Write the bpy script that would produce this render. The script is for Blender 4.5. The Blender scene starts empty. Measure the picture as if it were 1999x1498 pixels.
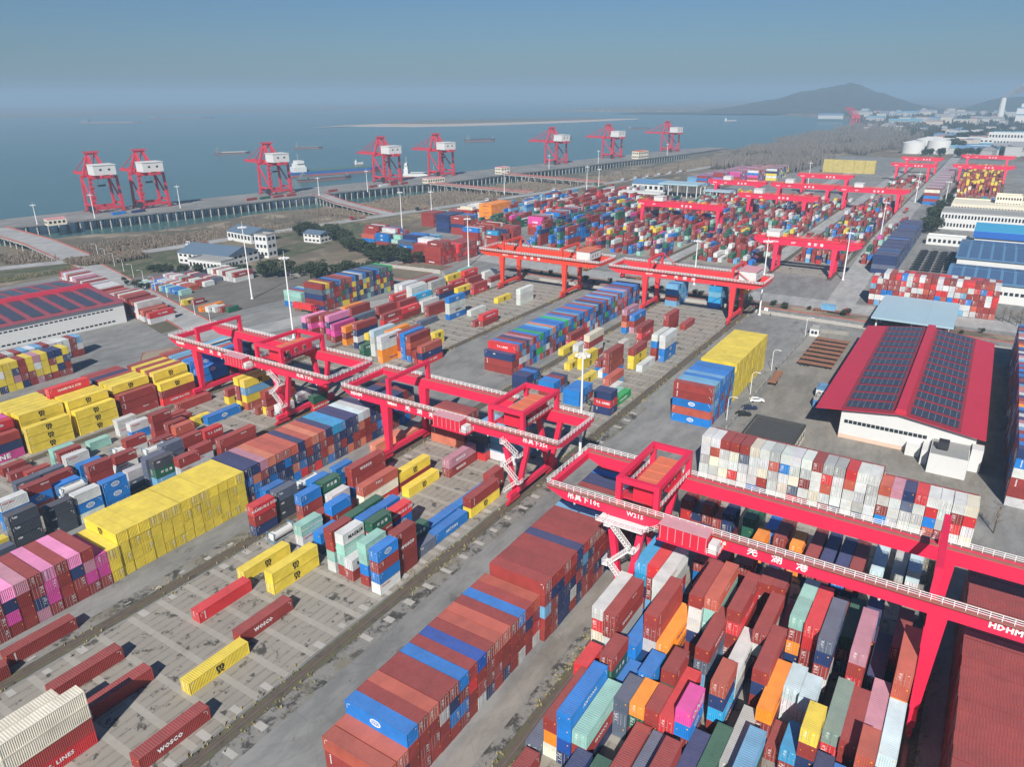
import bpy, math, random
import numpy as np
from mathutils import Vector, Matrix
R_ = math.radians
rnd = random.Random(11)
SC = bpy.context.scene
COL = SC.collection
# ------------------------------------------------------------------ camera
# world frame: x runs along the crane rails away from the camera, y across them towards the river, z up
CAM_H = 94.739; PITCH = 0.3773516; ROLL = -0.0072771; YAW = 0.5748789; FPX = 1422.49
def make_camera():
    fw = Vector((math.cos(PITCH)*math.cos(YAW), math.cos(PITCH)*math.sin(YAW), -math.sin(PITCH)))
    rt = Vector((math.sin(YAW), -math.cos(YAW), 0)); up = rt.cross(fw)
    r2 = rt*math.cos(ROLL)+up*math.sin(ROLL); u2 = -rt*math.sin(ROLL)+up*math.cos(ROLL)
    cd = bpy.data.cameras.new('camera'); co = bpy.data.objects.new('camera', cd); COL.objects.link(co)
    m = Matrix((r2, u2, -fw)).transposed().to_4x4(); m.translation = Vector((0, 0, CAM_H)); co.matrix_world = m
    cd.sensor_fit = 'HORIZONTAL'; cd.sensor_width = 36; cd.lens = FPX/1999*36
    cd.clip_start = 1; cd.clip_end = 60000
    SC.camera = co
make_camera()
# ------------------------------------------------------------------ light
SUN_AZ = R_(22+180); SUN_EL = R_(38)
w = bpy.data.worlds.new('World'); SC.world = w; w.use_nodes = True
nt = w.node_tree; bg = nt.nodes['Background']
sky = nt.nodes.new('ShaderNodeTexSky'); sky.sky_type = 'NISHITA'; sky.sun_disc = False
sky.sun_elevation = SUN_EL; sky.sun_rotation = math.pi/2-SUN_AZ
sky.air_density = 1.2; sky.dust_density = 0.7; sky.ozone_density = 4.0; sky.altitude = 50
tint = nt.nodes.new('ShaderNodeMix'); tint.data_type = 'RGBA'; tint.blend_type = 'MULTIPLY'; tint.inputs[0].default_value = 1
tint.inputs[7].default_value = (.53, .745, 1.03, 1); nt.links.new(sky.outputs[0], tint.inputs[6])
nt.links.new(tint.outputs[2], bg.inputs[0]); bg.inputs[1].default_value = 0.052
sl = bpy.data.lights.new('sun', 'SUN'); so = bpy.data.objects.new('sun', sl); COL.objects.link(so)
sl.energy = 5.0; sl.angle = R_(0.53); sl.color = (1.0, 0.955, 0.88)
sv = Vector((math.cos(SUN_EL)*math.cos(SUN_AZ), math.cos(SUN_EL)*math.sin(SUN_AZ), math.sin(SUN_EL)))
so.rotation_euler = sv.to_track_quat('Z', 'Y').to_euler(); so.location = (-200, -100, 300)
SC.view_settings.view_transform = 'Standard'; SC.view_settings.look = 'None'
SC.view_settings.exposure = 0.34; SC.view_settings.gamma = 1.0
SC.cycles.max_bounces = 5; SC.cycles.volume_bounces = 0
SC.cycles.use_denoising = True

# ------------------------------------------------------------------ materials
MATS = {}
def nodes_of(name):
    m = bpy.data.materials.new(name); m.use_nodes = True
    return m, m.node_tree, m.node_tree.nodes, m.node_tree.links, m.node_tree.nodes['Principled BSDF']
def ramp(N, L, src, stops, mode='LINEAR'):
    r = N.new('ShaderNodeValToRGB'); r.color_ramp.interpolation = mode
    e = r.color_ramp.elements
    e[0].position, e[0].color = stops[0][0], tuple(stops[0][1])+(1,)
    e[1].position, e[1].color = stops[-1][0], tuple(stops[-1][1])+(1,)
    for p, c in stops[1:-1]:
        q = e.new(p); q.color = tuple(c)+(1,)
    L.new(src, r.inputs[0]); return r.outputs[0]
def noise(N, L, vec, scale, detail=4, rough=.6, dist=0.0):
    n = N.new('ShaderNodeTexNoise'); n.inputs['Scale'].default_value = scale; n.inputs['Detail'].default_value = detail
    n.inputs['Roughness'].default_value = rough; n.inputs['Distortion'].default_value = dist
    if vec is not None: L.new(vec, n.inputs['Vector'])
    return n.outputs[0]
def mixc(N, L, fac, a, b, blend='MIX'):
    m = N.new('ShaderNodeMix'); m.data_type = 'RGBA'; m.blend_type = blend
    for sock, v in ((m.inputs[0], fac), (m.inputs[6], a), (m.inputs[7], b)):
        if isinstance(v, (int, float)): sock.default_value = v
        elif isinstance(v, tuple): sock.default_value = v if len(v) == 4 else v+(1,)
        else: L.new(v, sock)
    return m.outputs[2]
def mth(N, L, op, a, b=None, c=None):
    m = N.new('ShaderNodeMath'); m.operation = op
    for i, v in enumerate((a, b, c)):
        if v is None: continue
        if isinstance(v, (int, float)): m.inputs[i].default_value = v
        else: L.new(v, m.inputs[i])
    return m.outputs[0]
def mapping(N, L, vec, scale=(1, 1, 1), loc=(0, 0, 0), rot=(0, 0, 0)):
    m = N.new('ShaderNodeMapping'); m.inputs['Scale'].default_value = scale; m.inputs['Location'].default_value = loc
    m.inputs['Rotation'].default_value = rot; L.new(vec, m.inputs['Vector']); return m.outputs[0]
def bump(N, L, B, h, strength=.3, dist=.1):
    b = N.new('ShaderNodeBump'); b.inputs['Strength'].default_value = strength; b.inputs['Distance'].default_value = dist
    L.new(h, b.inputs['Height']); L.new(b.outputs[0], B.inputs['Normal'])
def paint(name, col, rough=.5, metal=0, var=.18, scale=.6, dirt=(.12, .10, .08), dirt_amt=.25):
    if name in MATS: return MATS[name]
    m, T, N, L, B = nodes_of(name)
    tc = N.new('ShaderNodeTexCoord'); g = N.new('ShaderNodeNewGeometry')
    n1 = noise(N, L, g.outputs['Position'], scale, 6, .65)
    c = mixc(N, L, n1, tuple(x*(1-var) for x in col), tuple(min(1, x*(1+var)) for x in col))
    n2 = noise(N, L, g.outputs['Position'], scale*4.3, 5, .7)
    f = N.new('ShaderNodeMapRange'); f.inputs['From Min'].default_value = .58; f.inputs['From Max'].default_value = .8
    f.inputs['To Max'].default_value = dirt_amt; L.new(n2, f.inputs['Value'])
    c = mixc(N, L, f.outputs[0], c, dirt)
    L.new(c, B.inputs['Base Color']); B.inputs['Roughness'].default_value = rough; B.inputs['Metallic'].default_value = metal
    MATS[name] = m; return m
def emptymat(name, col, rough=.6): return paint(name, col, rough)

def container_mat(name, src):
    m, T, N, L, B = nodes_of(name)
    g = N.new('ShaderNodeNewGeometry'); pos = g.outputs['Position']
    if src == 'object':
        oi = N.new('ShaderNodeObjectInfo'); base = oi.outputs['Color']
    else:
        a = N.new('ShaderNodeAttribute'); a.attribute_name = 'col'; base = a.outputs['Color']
    # sun-bleached patches
    n1 = noise(N, L, pos, .35, 5, .6)
    bleach = mth(N, L, 'MULTIPLY_ADD', n1, .75, .62)
    hs = N.new('ShaderNodeHueSaturation'); L.new(base, hs.inputs['Color']); L.new(bleach, hs.inputs['Value'])
    c = hs.outputs[0]
    # settled dust on roofs
    sx = N.new('ShaderNodeSeparateXYZ'); L.new(g.outputs['True Normal'], sx.inputs[0])
    up = mth(N, L, 'GREATER_THAN', sx.outputs[2], .7)
    nd = noise(N, L, pos, 1.7, 6, .75)
    dust = mth(N, L, 'MULTIPLY', up, mth(N, L, 'MULTIPLY_ADD', nd, .15, .01))
    c = mixc(N, L, dust, c, (.58, .44, .42))
    # rust: streaks stretched downwards on walls, blots on roofs
    v1 = mapping(N, L, pos, (1.6, 1.6, .28)); nr = noise(N, L, v1, 1.3, 8, .8)
    rr = N.new('ShaderNodeMapRange'); rr.inputs['From Min'].default_value = .66; rr.inputs['From Max'].default_value = .76
    rr.inputs['To Max'].default_value = .34 if src == 'object' else .2; L.new(nr, rr.inputs['Value'])
    c = mixc(N, L, rr.outputs[0], c, (.10, .045, .025))
    nb = noise(N, L, mapping(N, L, pos, (1, 1, .1), (31, 7, 0)), .9, 7, .85)
    rb = N.new('ShaderNodeMapRange'); rb.inputs['From Min'].default_value = .63; rb.inputs['From Max'].default_value = .70
    rb.inputs['To Max'].default_value = .8; L.new(nb, rb.inputs['Value'])
    c = mixc(N, L, mth(N, L, 'MULTIPLY', up, rb.outputs[0]), c, (.09, .06, .05))
    L.new(c, B.inputs['Base Color']); B.inputs['Roughness'].default_value = .55
    if src == 'attr':
        uv = N.new('ShaderNodeAttribute'); uv.attribute_name = 'cuv'
        s2 = N.new('ShaderNodeSeparateXYZ'); L.new(uv.outputs['Vector'], s2.inputs[0])
        wv = mth(N, L, 'SINE', mth(N, L, 'MULTIPLY', s2.outputs[0], 2*math.pi/.30))
        st = mth(N, L, 'MULTIPLY_ADD', up, -.75, 1.0)
        b = N.new('ShaderNodeBump'); b.inputs['Distance'].default_value = .018; L.new(wv, b.inputs['Height']); L.new(st, b.inputs['Strength'])
        L.new(b.outputs[0], B.inputs['Normal'])
    MATS[name] = m; return m
CM_OBJ = container_mat('painted_container_steel', 'object')
CM_ATT = container_mat('painted_container_steel_field', 'attr')
PAL = dict(m=(.28, .040, .034), M=(.44, .095, .06), r=(.60, .035, .04), b=(.012, .175, .52), B=(.012, .085, .38), n=(.022, .042, .13),
           w=(.60, .615, .60), c=(.72, .67, .54), y=(.73, .56, .055), o=(.88, .27, .02), O=(.58, .19, .11), g=(.02, .115, .07), t=(.27, .50, .43),
           G=(.17, .25, .21), s=(.10, .125, .18), S=(.055, .062, .078), k=(.15, .36, .55), K=(.03, .33, .62), p=(.62, .07, .30), P=(.80, .27, .50),
           v=(.47, .22, .28), e=(.42, .43, .41), a=(.52, .66, .70), l=(.02, .40, .10))
WHITE_INK = paint('white_ink', (.85, .85, .83), .5, var=.05, dirt_amt=.1)
BLACK_INK = paint('black_ink', (.012, .012, .014), .5)
BLUE_INK = paint('blue_ink', (.02, .06, .25), .5)
RED_INK = paint('red_ink', (.65, .03, .04), .5)
YEL_INK = paint('yellow_sticker', (.95, .42, .02), .5, var=.05)
ROD = paint('lock_rod_steel', (.36, .34, .32), .45, var=.3)
CRANE = paint('crane_crimson_paint', (.72, .022, .075), .42, var=.15, scale=.3, dirt=(.28, .03, .04), dirt_amt=.6)
CRANE_O = paint('crane_orange_red_paint', (.72, .06, .03), .45, var=.10, scale=.25)
CRANE_D = paint('crane_wharf_red_paint', (.55, .035, .06), .5, var=.2, scale=.3)
RAILW = paint('handrail_white', (.80, .80, .78), .5, var=.06)
BROWNTOP = paint('trolley_rail_brown', (.33, .13, .10), .7, var=.2)
PINKROOF = paint('faded_pink_roof', (.60, .30, .33), .6, var=.15)
ORROOF = paint('faded_orange_roof', (.62, .17, .09), .6, var=.2)
HOUSERED = paint('house_red', (.62, .02, .05), .45, var=.1)
DARKM = paint('dark_machinery', (.035, .035, .04), .5, var=.4)
STEEL = paint('rail_steel', (.23, .18, .15), .4, .4, var=.3)
GLASS = paint('window_glass', (.02, .03, .04), .12, var=.3)
WALLW = paint('white_wall', (.64, .64, .62), .7, var=.07, scale=.15, dirt=(.35, .33, .30), dirt_amt=.35)
WALLC = paint('cream_wall', (.72, .66, .52), .75, var=.08, scale=.2)
CONC = paint('pale_concrete', (.40, .38, .345), .85, var=.18, scale=.5)
CONCD = paint('weathered_concrete', (.26, .25, .225), .9, var=.25, scale=.4)
YELP = paint('machine_yellow', (.75, .45, .03), .5)
RUSTT = paint('rusty_trailer_deck', (.26, .12, .07), .8, var=.35)
BARK = paint('bark', (.075, .058, .045), .9, var=.25)
TWIG = paint('bare_twigs', (.22, .185, .15), .95, var=.3, scale=.03)
LEAFD = paint('dark_evergreen_leaves', (.035, .052, .026), .8, var=.45, scale=.5)
WEED = paint('dry_weeds', (.30, .25, .12), .95, var=.5, scale=.3)
REDKERB = paint('red_kerb_paint', (.36, .10, .08), .8, var=.35)
CARW = paint('car_white', (.78, .78, .78), .3, var=.03)
CARB = paint('car_black', (.02, .02, .022), .25, var=.03)
TYRE = paint('tyre_rubber', (.02, .02, .02), .9)
BLUEROOF = paint('blue_sheet_roof', (.11, .23, .38), .45, var=.12, scale=.1)
PALEROOF = paint('pale_blue_sheet_roof', (.36, .50, .57), .5, var=.08, scale=.1)
SLATEROOF = paint('blue_grey_slate_roof', (.11, .16, .22), .6, var=.15)
FARROOF = paint('town_roof', (.30, .31, .33), .7, var=.3, scale=.02)
def objcol_mat(name, rough=.7):
    m, T, N, L, B = nodes_of(name); oi = N.new('ShaderNodeObjectInfo')
    g = N.new('ShaderNodeNewGeometry'); n = noise(N, L, g.outputs['Position'], .15, 4)
    c = mixc(N, L, mth(N, L, 'MULTIPLY', n, .35), oi.outputs['Color'], (.25, .24, .22))
    L.new(c, B.inputs['Base Color']); B.inputs['Roughness'].default_value = rough; MATS[name] = m; return m
OBJC = objcol_mat('painted_wall')

# ------------------------------------------------------------------ mesh helpers
class MB:
    def __init__(s): s.v = []; s.f = []; s.m = []
    def add(s, vs, fs, mi=0):
        o = len(s.v); s.v += [tuple(p) for p in vs]; s.f += [tuple(i+o for i in f) for f in fs]; s.m += [mi]*len(fs)
    def box(s, x0, y0, z0, x1, y1, z1, mi=0):
        s.add([(x0, y0, z0), (x1, y0, z0), (x1, y1, z0), (x0, y1, z0), (x0, y0, z1), (x1, y0, z1), (x1, y1, z1), (x0, y1, z1)],
              [(0, 3, 2, 1), (4, 5, 6, 7), (0, 1, 5, 4), (1, 2, 6, 5), (2, 3, 7, 6), (3, 0, 4, 7)], mi)
    def hexa(s, b, t, mi=0):      # bottom loop, top loop (4 points each)
        s.add(list(b)+list(t), [(0, 3, 2, 1), (4, 5, 6, 7), (0, 1, 5, 4), (1, 2, 6, 5), (2, 3, 7, 6), (3, 0, 4, 7)], mi)
    def beam(s, p, q, w, h=None, mi=0, w2=None, h2=None):
        h = h or w; w2 = w2 or w; h2 = h2 or h
        p = Vector(p); q = Vector(q); d = (q-p).normalized()
        up = Vector((0, 0, 1)) if abs(d.z) < .9 else Vector((1, 0, 0))
        sd = d.cross(up).normalized(); u = sd.cross(d).normalized()
        A = [p+sd*a*w/2+u*b*h/2 for a, b in ((-1, -1), (1, -1), (1, 1), (-1, 1))]
        Bq = [q+sd*a*w2/2+u*b*h2/2 for a, b in ((-1, -1), (1, -1), (1, 1), (-1, 1))]
        s.add(A+Bq, [(0, 1, 2, 3), (7, 6, 5, 4), (0, 4, 5, 1), (1, 5, 6, 2), (2, 6, 7, 3), (3, 7, 4, 0)], mi)
    def cyl(s, p, q, r, r2=None, n=10, mi=0, caps=True):
        r2 = r if r2 is None else r2
        p = Vector(p); q = Vector(q); d = (q-p).normalized()
        up = Vector((0, 0, 1)) if abs(d.z) < .9 else Vector((1, 0, 0))
        a = d.cross(up).normalized(); b = a.cross(d).normalized()
        P = [p+(a*math.cos(t)+b*math.sin(t))*r for t in [2*math.pi*i/n for i in range(n)]]
        Q = [q+(a*math.cos(t)+b*math.sin(t))*r2 for t in [2*math.pi*i/n for i in range(n)]]
        fs = [(i, n+i, n+(i+1) % n, (i+1) % n) for i in range(n)]
        if caps: fs += [tuple(range(n)), tuple(range(2*n-1, n-1, -1))]
        s.add(P+Q, fs, mi)
    def quad(s, a, b, c, d, mi=0): s.add([a, b, c, d], [(0, 1, 2, 3)], mi)
    def prism(s, pts, y0, y1, axis='y', mi=0):   # pts: (u, z) outline extruded along an axis
        n = len(pts)
        if axis == 'y': V = [(u, y0, z) for u, z in pts]+[(u, y1, z) for u, z in pts]
        else: V = [(y0, u, z) for u, z in pts]+[(y1, u, z) for u, z in pts]
        s.add(V, [tuple(range(n)), tuple(range(2*n-1, n-1, -1))]+[(i, n+i, n+(i+1) % n, (i+1) % n) for i in range(n)], mi)
    def mesh(s, name, mats):
        me = bpy.data.meshes.new(name); me.from_pydata(s.v, [], s.f)
        for m in (mats if isinstance(mats, (list, tuple)) else [mats]): me.materials.append(m)
        if any(s.m): me.polygons.foreach_set('material_index', s.m)
        me.update(); return me
    def build(s, name, mats, parent=None, loc=(0, 0, 0), rz=0):
        return put(name, s.mesh(name, mats), parent, loc, rz)
def put(name, me, parent=None, loc=(0, 0, 0), rz=0):
    o = bpy.data.objects.new(name, me); COL.objects.link(o); o.location = loc; o.rotation_euler = (0, 0, rz)
    if parent: o.parent = parent
    return o
def thing(name, label, cat, loc=(0, 0, 0), rz=0, group=None):
    o = bpy.data.objects.new(name, None); COL.objects.link(o); o.location = loc; o.rotation_euler = (0, 0, rz)
    o.empty_display_size = .5
    return tag(o, label, cat, group)
def tag(o, label, cat, group=None, kind=None):
    if label: o['label'] = label
    if cat: o['category'] = cat
    if group: o['group'] = group
    if kind: o['kind'] = kind
    return o
def struct(o): o['kind'] = 'structure'; return o
def dup(root, loc, rz=None, label=None, group=None):
    r = root.copy(); COL.objects.link(r); r.location = loc
    if rz is not None: r.rotation_euler = (0, 0, rz)
    if label: r['label'] = label
    if group: r['group'] = group
    for ch in list(root.children):
        c = ch.copy(); COL.objects.link(c); c.parent = r
        for g in list(ch.children):
            d = g.copy(); COL.objects.link(d); d.parent = c
    return r
_tx = {}
def text_mesh(txt, size=1.0, mat=None, bold=0.0, align='CENTER', sx=1.0):
    key = (txt, size, mat.name if mat else '', bold, sx)
    if key in _tx: return _tx[key]
    cu = bpy.data.curves.new('t', 'FONT'); cu.body = txt; cu.size = size; cu.resolution_u = 1
    cu.align_x = align; cu.align_y = 'CENTER'; cu.offset = bold; cu.fill_mode = 'FRONT'; cu.space_character = 1.1
    ob = bpy.data.objects.new('t', cu); COL.objects.link(ob)
    dg = bpy.context.evaluated_depsgraph_get(); me = bpy.data.meshes.new_from_object(ob.evaluated_get(dg))
    bpy.data.objects.remove(ob); bpy.data.curves.remove(cu)
    for v in me.vertices: v.co.x *= sx
    me.materials.clear()
    if mat: me.materials.append(mat)
    _tx[key] = me; return me
def text_into(mb, txt, size, origin, xdir, zdir, mi=0, bold=0.0, sx=1.0):
    me = text_mesh(txt, size, None, bold, sx=sx); X = Vector(xdir); Z = Vector(zdir); O = Vector(origin)
    mb.add([O+X*v.co.x+Z*v.co.y for v in me.vertices], [tuple(p.vertices) for p in me.polygons], mi)
# ------------------------------------------------------------------ ground, roads, water
def interp(tab, x):
    if x <= tab[0][0]: return tab[0][1]
    for (a, u), (b, v) in zip(tab, tab[1:]):
        if x <= b: return u+(v-u)*(x-a)/(b-a)
    return tab[-1][1]
INLAND = [(-1000, 506), (150, 505), (198, 500), (242, 474), (300, 468), (450, 449), (560, 425), (785, 385), (1000, 352), (1300, 335), (1406, 410), (1700, 395), (2500, 390), (2806, 410), (3515, 540), (4061, 980), (4300, 1150), (4600, 2600), (6000, 2800), (22000, 3000)]
SHORE = [(-1000, 620), (300, 618), (355, 590), (471, 578), (700, 532), (1000, 494), (1262, 446), (1406, 474), (1636, 445), (2008, 438), (2517, 433), (2806, 452), (3515, 590), (4061, 1052), (4300, 1250), (4600, 2700), (6000, 2900), (22000, 3100)]
def ground_mat():
    m, T, N, L, B = nodes_of('open_ground')
    g = N.new('ShaderNodeNewGeometry'); pos = g.outputs['Position']
    n1 = noise(N, L, pos, .012, 8, .62); n2 = noise(N, L, pos, .15, 8, .7); n3 = noise(N, L, mapping(N, L, pos, (1, 1, 1), (300, 90, 0)), .03, 6, .6)
    c = ramp(N, L, n1, [(.34, (.085, .085, .045)), (.48, (.16, .13, .09)), (.56, (.24, .19, .13)), (.70, (.13, .12, .075))])
    c = mixc(N, L, mth(N, L, 'MULTIPLY', n2, .7), c, (.075, .07, .055))
    f = N.new('ShaderNodeMapRange'); f.inputs['From Min'].default_value = .55; f.inputs['From Max'].default_value = .62; L.new(n3, f.inputs['Value'])
    c = mixc(N, L, mth(N, L, 'MULTIPLY', f.outputs[0], .7), c, (.36, .29, .21))
    L.new(c, B.inputs['Base Color']); B.inputs['Roughness'].default_value = .95
    bump(N, L, B, n2, .6, .5); return m
def build_ground():
    xs = [-1000, -400, -100]+list(range(0, 1500, 12))+list(range(1500, 4700, 40))+[5000, 6000, 8000, 12000, 22000]
    V = []; F = []
    prof = 9
    for x in xs:
        wob = 5*math.sin(x*.031)+3*math.sin(x*.083+1)
        b = interp(INLAND, x); s = interp(SHORE, x)+wob
        s = max(s, b+34)
        for y, z in ((-15000, -.02), (-900, -.02), (-100, -.02), (b-30, -.02), (b, -.02), (b+13, -5.2), (s-16, -6.6), (s+6, -10), (s+60, -15)):
            V.append((x, y, z))
    for i in range(len(xs)-1):
        for j in range(prof-1):
            a = i*prof+j; F.append((a, a+prof, a+prof+1, a+1))
    me = bpy.data.meshes.new('ground'); me.from_pydata(V, [], F); me.materials.append(ground_mat()); me.update()
    struct(put('ground', me))
build_ground()
def water_mat():
    m, T, N, L, B = nodes_of('river_water')
    g = N.new('ShaderNodeNewGeometry'); pos = g.outputs['Position']
    n1 = noise(N, L, mapping(N, L, pos, (1, .55, 1), rot=(0, 0, .5)), .0035, 6, .6)
    c = ramp(N, L, n1, [(.3, (.05, .115, .115)), (.7, (.07, .145, .135))])
    L.new(c, B.inputs['Base Color']); B.inputs['Roughness'].default_value = .22; B.inputs['IOR'].default_value = 1.33
    n2 = noise(N, L, mapping(N, L, pos, (1, .45, 1), rot=(0, 0, .9)), .22, 8, .7)
    bump(N, L, B, n2, .55, .9); return m
mb = MB(); mb.quad((-1000, 300, -9), (22000, 300, -9), (22000, 20000, -9), (-1000, 20000, -9)); struct(mb.build('river_water', water_mat()))

def asphalt_mat(name, base=(.19, .19, .185), light=(.28, .275, .26), stains=.5):
    m, T, N, L, B = nodes_of(name)
    g = N.new('ShaderNodeNewGeometry'); pos = g.outputs['Position']
    n0 = noise(N, L, pos, .03, 6, .6); n1 = noise(N, L, mapping(N, L, pos, (.4, 1, 1)), .22, 9, .72); n2 = noise(N, L, pos, 4, 6, .8)
    r0 = N.new('ShaderNodeMapRange'); r0.inputs['From Min'].default_value = .38; r0.inputs['From Max'].default_value = .62; L.new(n0, r0.inputs['Value'])
    c = mixc(N, L, r0.outputs[0], base, light)
    # tyre-worn streaks along the lanes
    r1 = N.new('ShaderNodeMapRange'); r1.inputs['From Min'].default_value = .48; r1.inputs['From Max'].default_value = .66; r1.inputs['To Max'].default_value = .4; L.new(n1, r1.inputs['Value'])
    c = mixc(N, L, r1.outputs[0], c, tuple(min(1, x*1.35) for x in light))
    r4 = N.new('ShaderNodeMapRange'); r4.inputs['From Min'].default_value = .52; r4.inputs['From Max'].default_value = .36; r4.inputs['To Max'].default_value = .38; L.new(n1, r4.inputs['Value'])
    c = mixc(N, L, r4.outputs[0], c, tuple(x*.55 for x in base))
    c = mixc(N, L, mth(N, L, 'MULTIPLY', n2, .35), c, tuple(x*.6 for x in base))
    n3 = noise(N, L, mapping(N, L, pos, (.6, 1, 1), (50, 20, 0)), .16, 9, .75)
    f = N.new('ShaderNodeMapRange'); f.inputs['From Min'].default_value = .60; f.inputs['From Max'].default_value = .64; f.inputs['To Max'].default_value = stains; L.new(n3, f.inputs['Value'])
    c = mixc(N, L, f.outputs[0], c, (.045, .043, .04))
    v = N.new('ShaderNodeTexVoronoi'); v.feature = 'DISTANCE_TO_EDGE'; v.inputs['Scale'].default_value = .09; L.new(mapping(N, L, pos, (1, 1, .001)), v.inputs['Vector'])
    cr = N.new('ShaderNodeMapRange'); cr.inputs['From Min'].default_value = .0; cr.inputs['From Max'].default_value = .012; cr.inputs['To Min'].default_value = .16; cr.inputs['To Max'].default_value = 0; L.new(v.outputs['Distance'], cr.inputs['Value'])
    c = mixc(N, L, cr.outputs[0], c, (.06, .06, .055))
    L.new(c, B.inputs['Base Color']); B.inputs['Roughness'].default_value = .88
    bump(N, L, B, n2, .3, .05); return m
def stain_mat():
    m, T, N, L, B = nodes_of('stained_shoulder')
    g = N.new('ShaderNodeNewGeometry'); pos = g.outputs['Position']
    n0 = noise(N, L, pos, .25, 9, .75); n1 = noise(N, L, pos, 1.4, 8, .75); n2 = noise(N, L, mapping(N, L, pos, (1, 1, 1), (7, 3, 0)), .07, 5, .6)
    c = mixc(N, L, n1, (.15, .145, .13), (.30, .285, .26))
    f = N.new('ShaderNodeMapRange'); f.inputs['From Min'].default_value = .49; f.inputs['From Max'].default_value = .56; f.inputs['To Max'].default_value = .9; L.new(n0, f.inputs['Value'])
    c = mixc(N, L, f.outputs[0], c, (.035, .033, .03))
    f2 = N.new('ShaderNodeMapRange'); f2.inputs['From Min'].default_value = .52; f2.inputs['From Max'].default_value = .6; f2.inputs['To Max'].default_value = .6; L.new(n2, f2.inputs['Value'])
    c = mixc(N, L, f2.outputs[0], c, (.17, .15, .10))
    L.new(c, B.inputs['Base Color']); B.inputs['Roughness'].default_value = .9; bump(N, L, B, n1, .4, .05); return m
ASPH = asphalt_mat('yard_asphalt'); ROADM = asphalt_mat('road_concrete', (.32, .32, .31), (.41, .405, .39), .12)
DIRTM = asphalt_mat('dirty_paving', (.13, .12, .11), (.19, .175, .155), .6)
def slab_mat():
    m, T, N, L, B = nodes_of('lane_slabs')
    g = N.new('ShaderNodeNewGeometry'); pos = g.outputs['Position']
    sx = N.new('ShaderNodeSeparateXYZ'); L.new(pos, sx.inputs[0])
    nw = noise(N, L, pos, .8, 5, .7); n0 = noise(N, L, pos, .06, 6, .65); n1 = noise(N, L, pos, .5, 8, .7); n2 = noise(N, L, mapping(N, L, pos, (1, 1, 1), (9, 40, 0)), .28, 9, .72)
    c = mixc(N, L, n0, (.22, .20, .17), (.38, .35, .30)); c = mixc(N, L, mth(N, L, 'MULTIPLY', n1, .55), c, (.24, .215, .18))
    # dark joints every 1.95 m across, wandering in strength
    u = mth(N, L, 'ABSOLUTE', mth(N, L, 'SUBTRACT', mth(N, L, 'FRACT', mth(N, L, 'ADD', mth(N, L, 'DIVIDE', sx.outputs[1], 1.95), mth(N, L, 'MULTIPLY', nw, .10))), .5))
    j = N.new('ShaderNodeMapRange'); j.inputs['From Min'].default_value = .0; j.inputs['From Max'].default_value = .17; j.inputs['To Min'].default_value = 1; j.inputs['To Max'].default_value = 0; L.new(u, j.inputs['Value'])
    jm = mth(N, L, 'MULTIPLY', j.outputs[0], mth(N, L, 'MULTIPLY_ADD', n1, 1.7, -.55)); c = mixc(N, L, jm, c, (.055, .05, .042))
    # dark oily blotches
    f = N.new('ShaderNodeMapRange'); f.inputs['From Min'].default_value = .56; f.inputs['From Max'].default_value = .60; f.inputs['To Max'].default_value = .88; L.new(n2, f.inputs['Value'])
    c = mixc(N, L, f.outputs[0], c, (.045, .042, .036))
    n5 = noise(N, L, mapping(N, L, pos, (.5, 2, 1), (70, 14, 0), (0, 0, .2)), .35, 8, .75)
    f5 = N.new('ShaderNodeMapRange'); f5.inputs['From Min'].default_value = .69; f5.inputs['From Max'].default_value = .76; f5.inputs['To Max'].default_value = .8; L.new(n5, f5.inputs['Value'])
    c = mixc(N, L, f5.outputs[0], c, (.55, .53, .49))
    # pale bearer strips every 6.12 m
    s = mth(N, L, 'ABSOLUTE', mth(N, L, 'SUBTRACT', mth(N, L, 'FRACT', mth(N, L, 'ADD', mth(N, L, 'DIVIDE', sx.outputs[0], 6.12), .30)), .5))
    f2 = N.new('ShaderNodeMapRange'); f2.inputs['From Min'].default_value = .095; f2.inputs['From Max'].default_value = .11; f2.inputs['To Min'].default_value = 1; f2.inputs['To Max'].default_value = 0; L.new(s, f2.inputs['Value'])
    sc = mixc(N, L, n1, (.26, .24, .20), (.45, .42, .37)); wear = mth(N, L, 'MULTIPLY', f2.outputs[0], mth(N, L, 'MULTIPLY_ADD', n0, 1.1, .28))
    wear = mth(N, L, 'MINIMUM', wear, 1.0); c = mixc(N, L, wear, c, sc)
    L.new(c, B.inputs['Base Color']); B.inputs['Roughness'].default_value = .88; bump(N, L, B, n1, .35, .06); return m
SLAB = slab_mat()
def ballast_mat():
    m, T, N, L, B = nodes_of('weedy_ballast')
    g = N.new('ShaderNodeNewGeometry'); pos = g.outputs['Position']
    n1 = noise(N, L, pos, .5, 8, .75); n2 = noise(N, L, pos, 6, 5, .8)
    c = ramp(N, L, n1, [(.35, (.07, .06, .045)), (.5, (.13, .11, .08)), (.58, (.12, .12, .05)), (.72, (.24, .20, .14))]); c = mixc(N, L, mth(N, L, 'MULTIPLY', n2, .5), c, (.05, .045, .04))
    L.new(c, B.inputs['Base Color']); B.inputs['Roughness'].default_value = .95; bump(N, L, B, n2, .6, .08); return m
BALL = ballast_mat()
def sheet(name, pts, z, mat):
    mb = MB(); mb.add([(x, y, z) for x, y in pts], [tuple(range(len(pts)))]); o = mb.build(name, mat)
    if o.data.polygons[0].normal.z < 0: o.data.flip_normals()
    return struct(o)
def rect(name, x0, y0, x1, y1, z, mat): return sheet(name, [(x0, y0), (x1, y0), (x1, y1), (x0, y1)], z, mat)
rect('yard_paving', -60, -120, 1320, 245, .004, ASPH)
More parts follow.
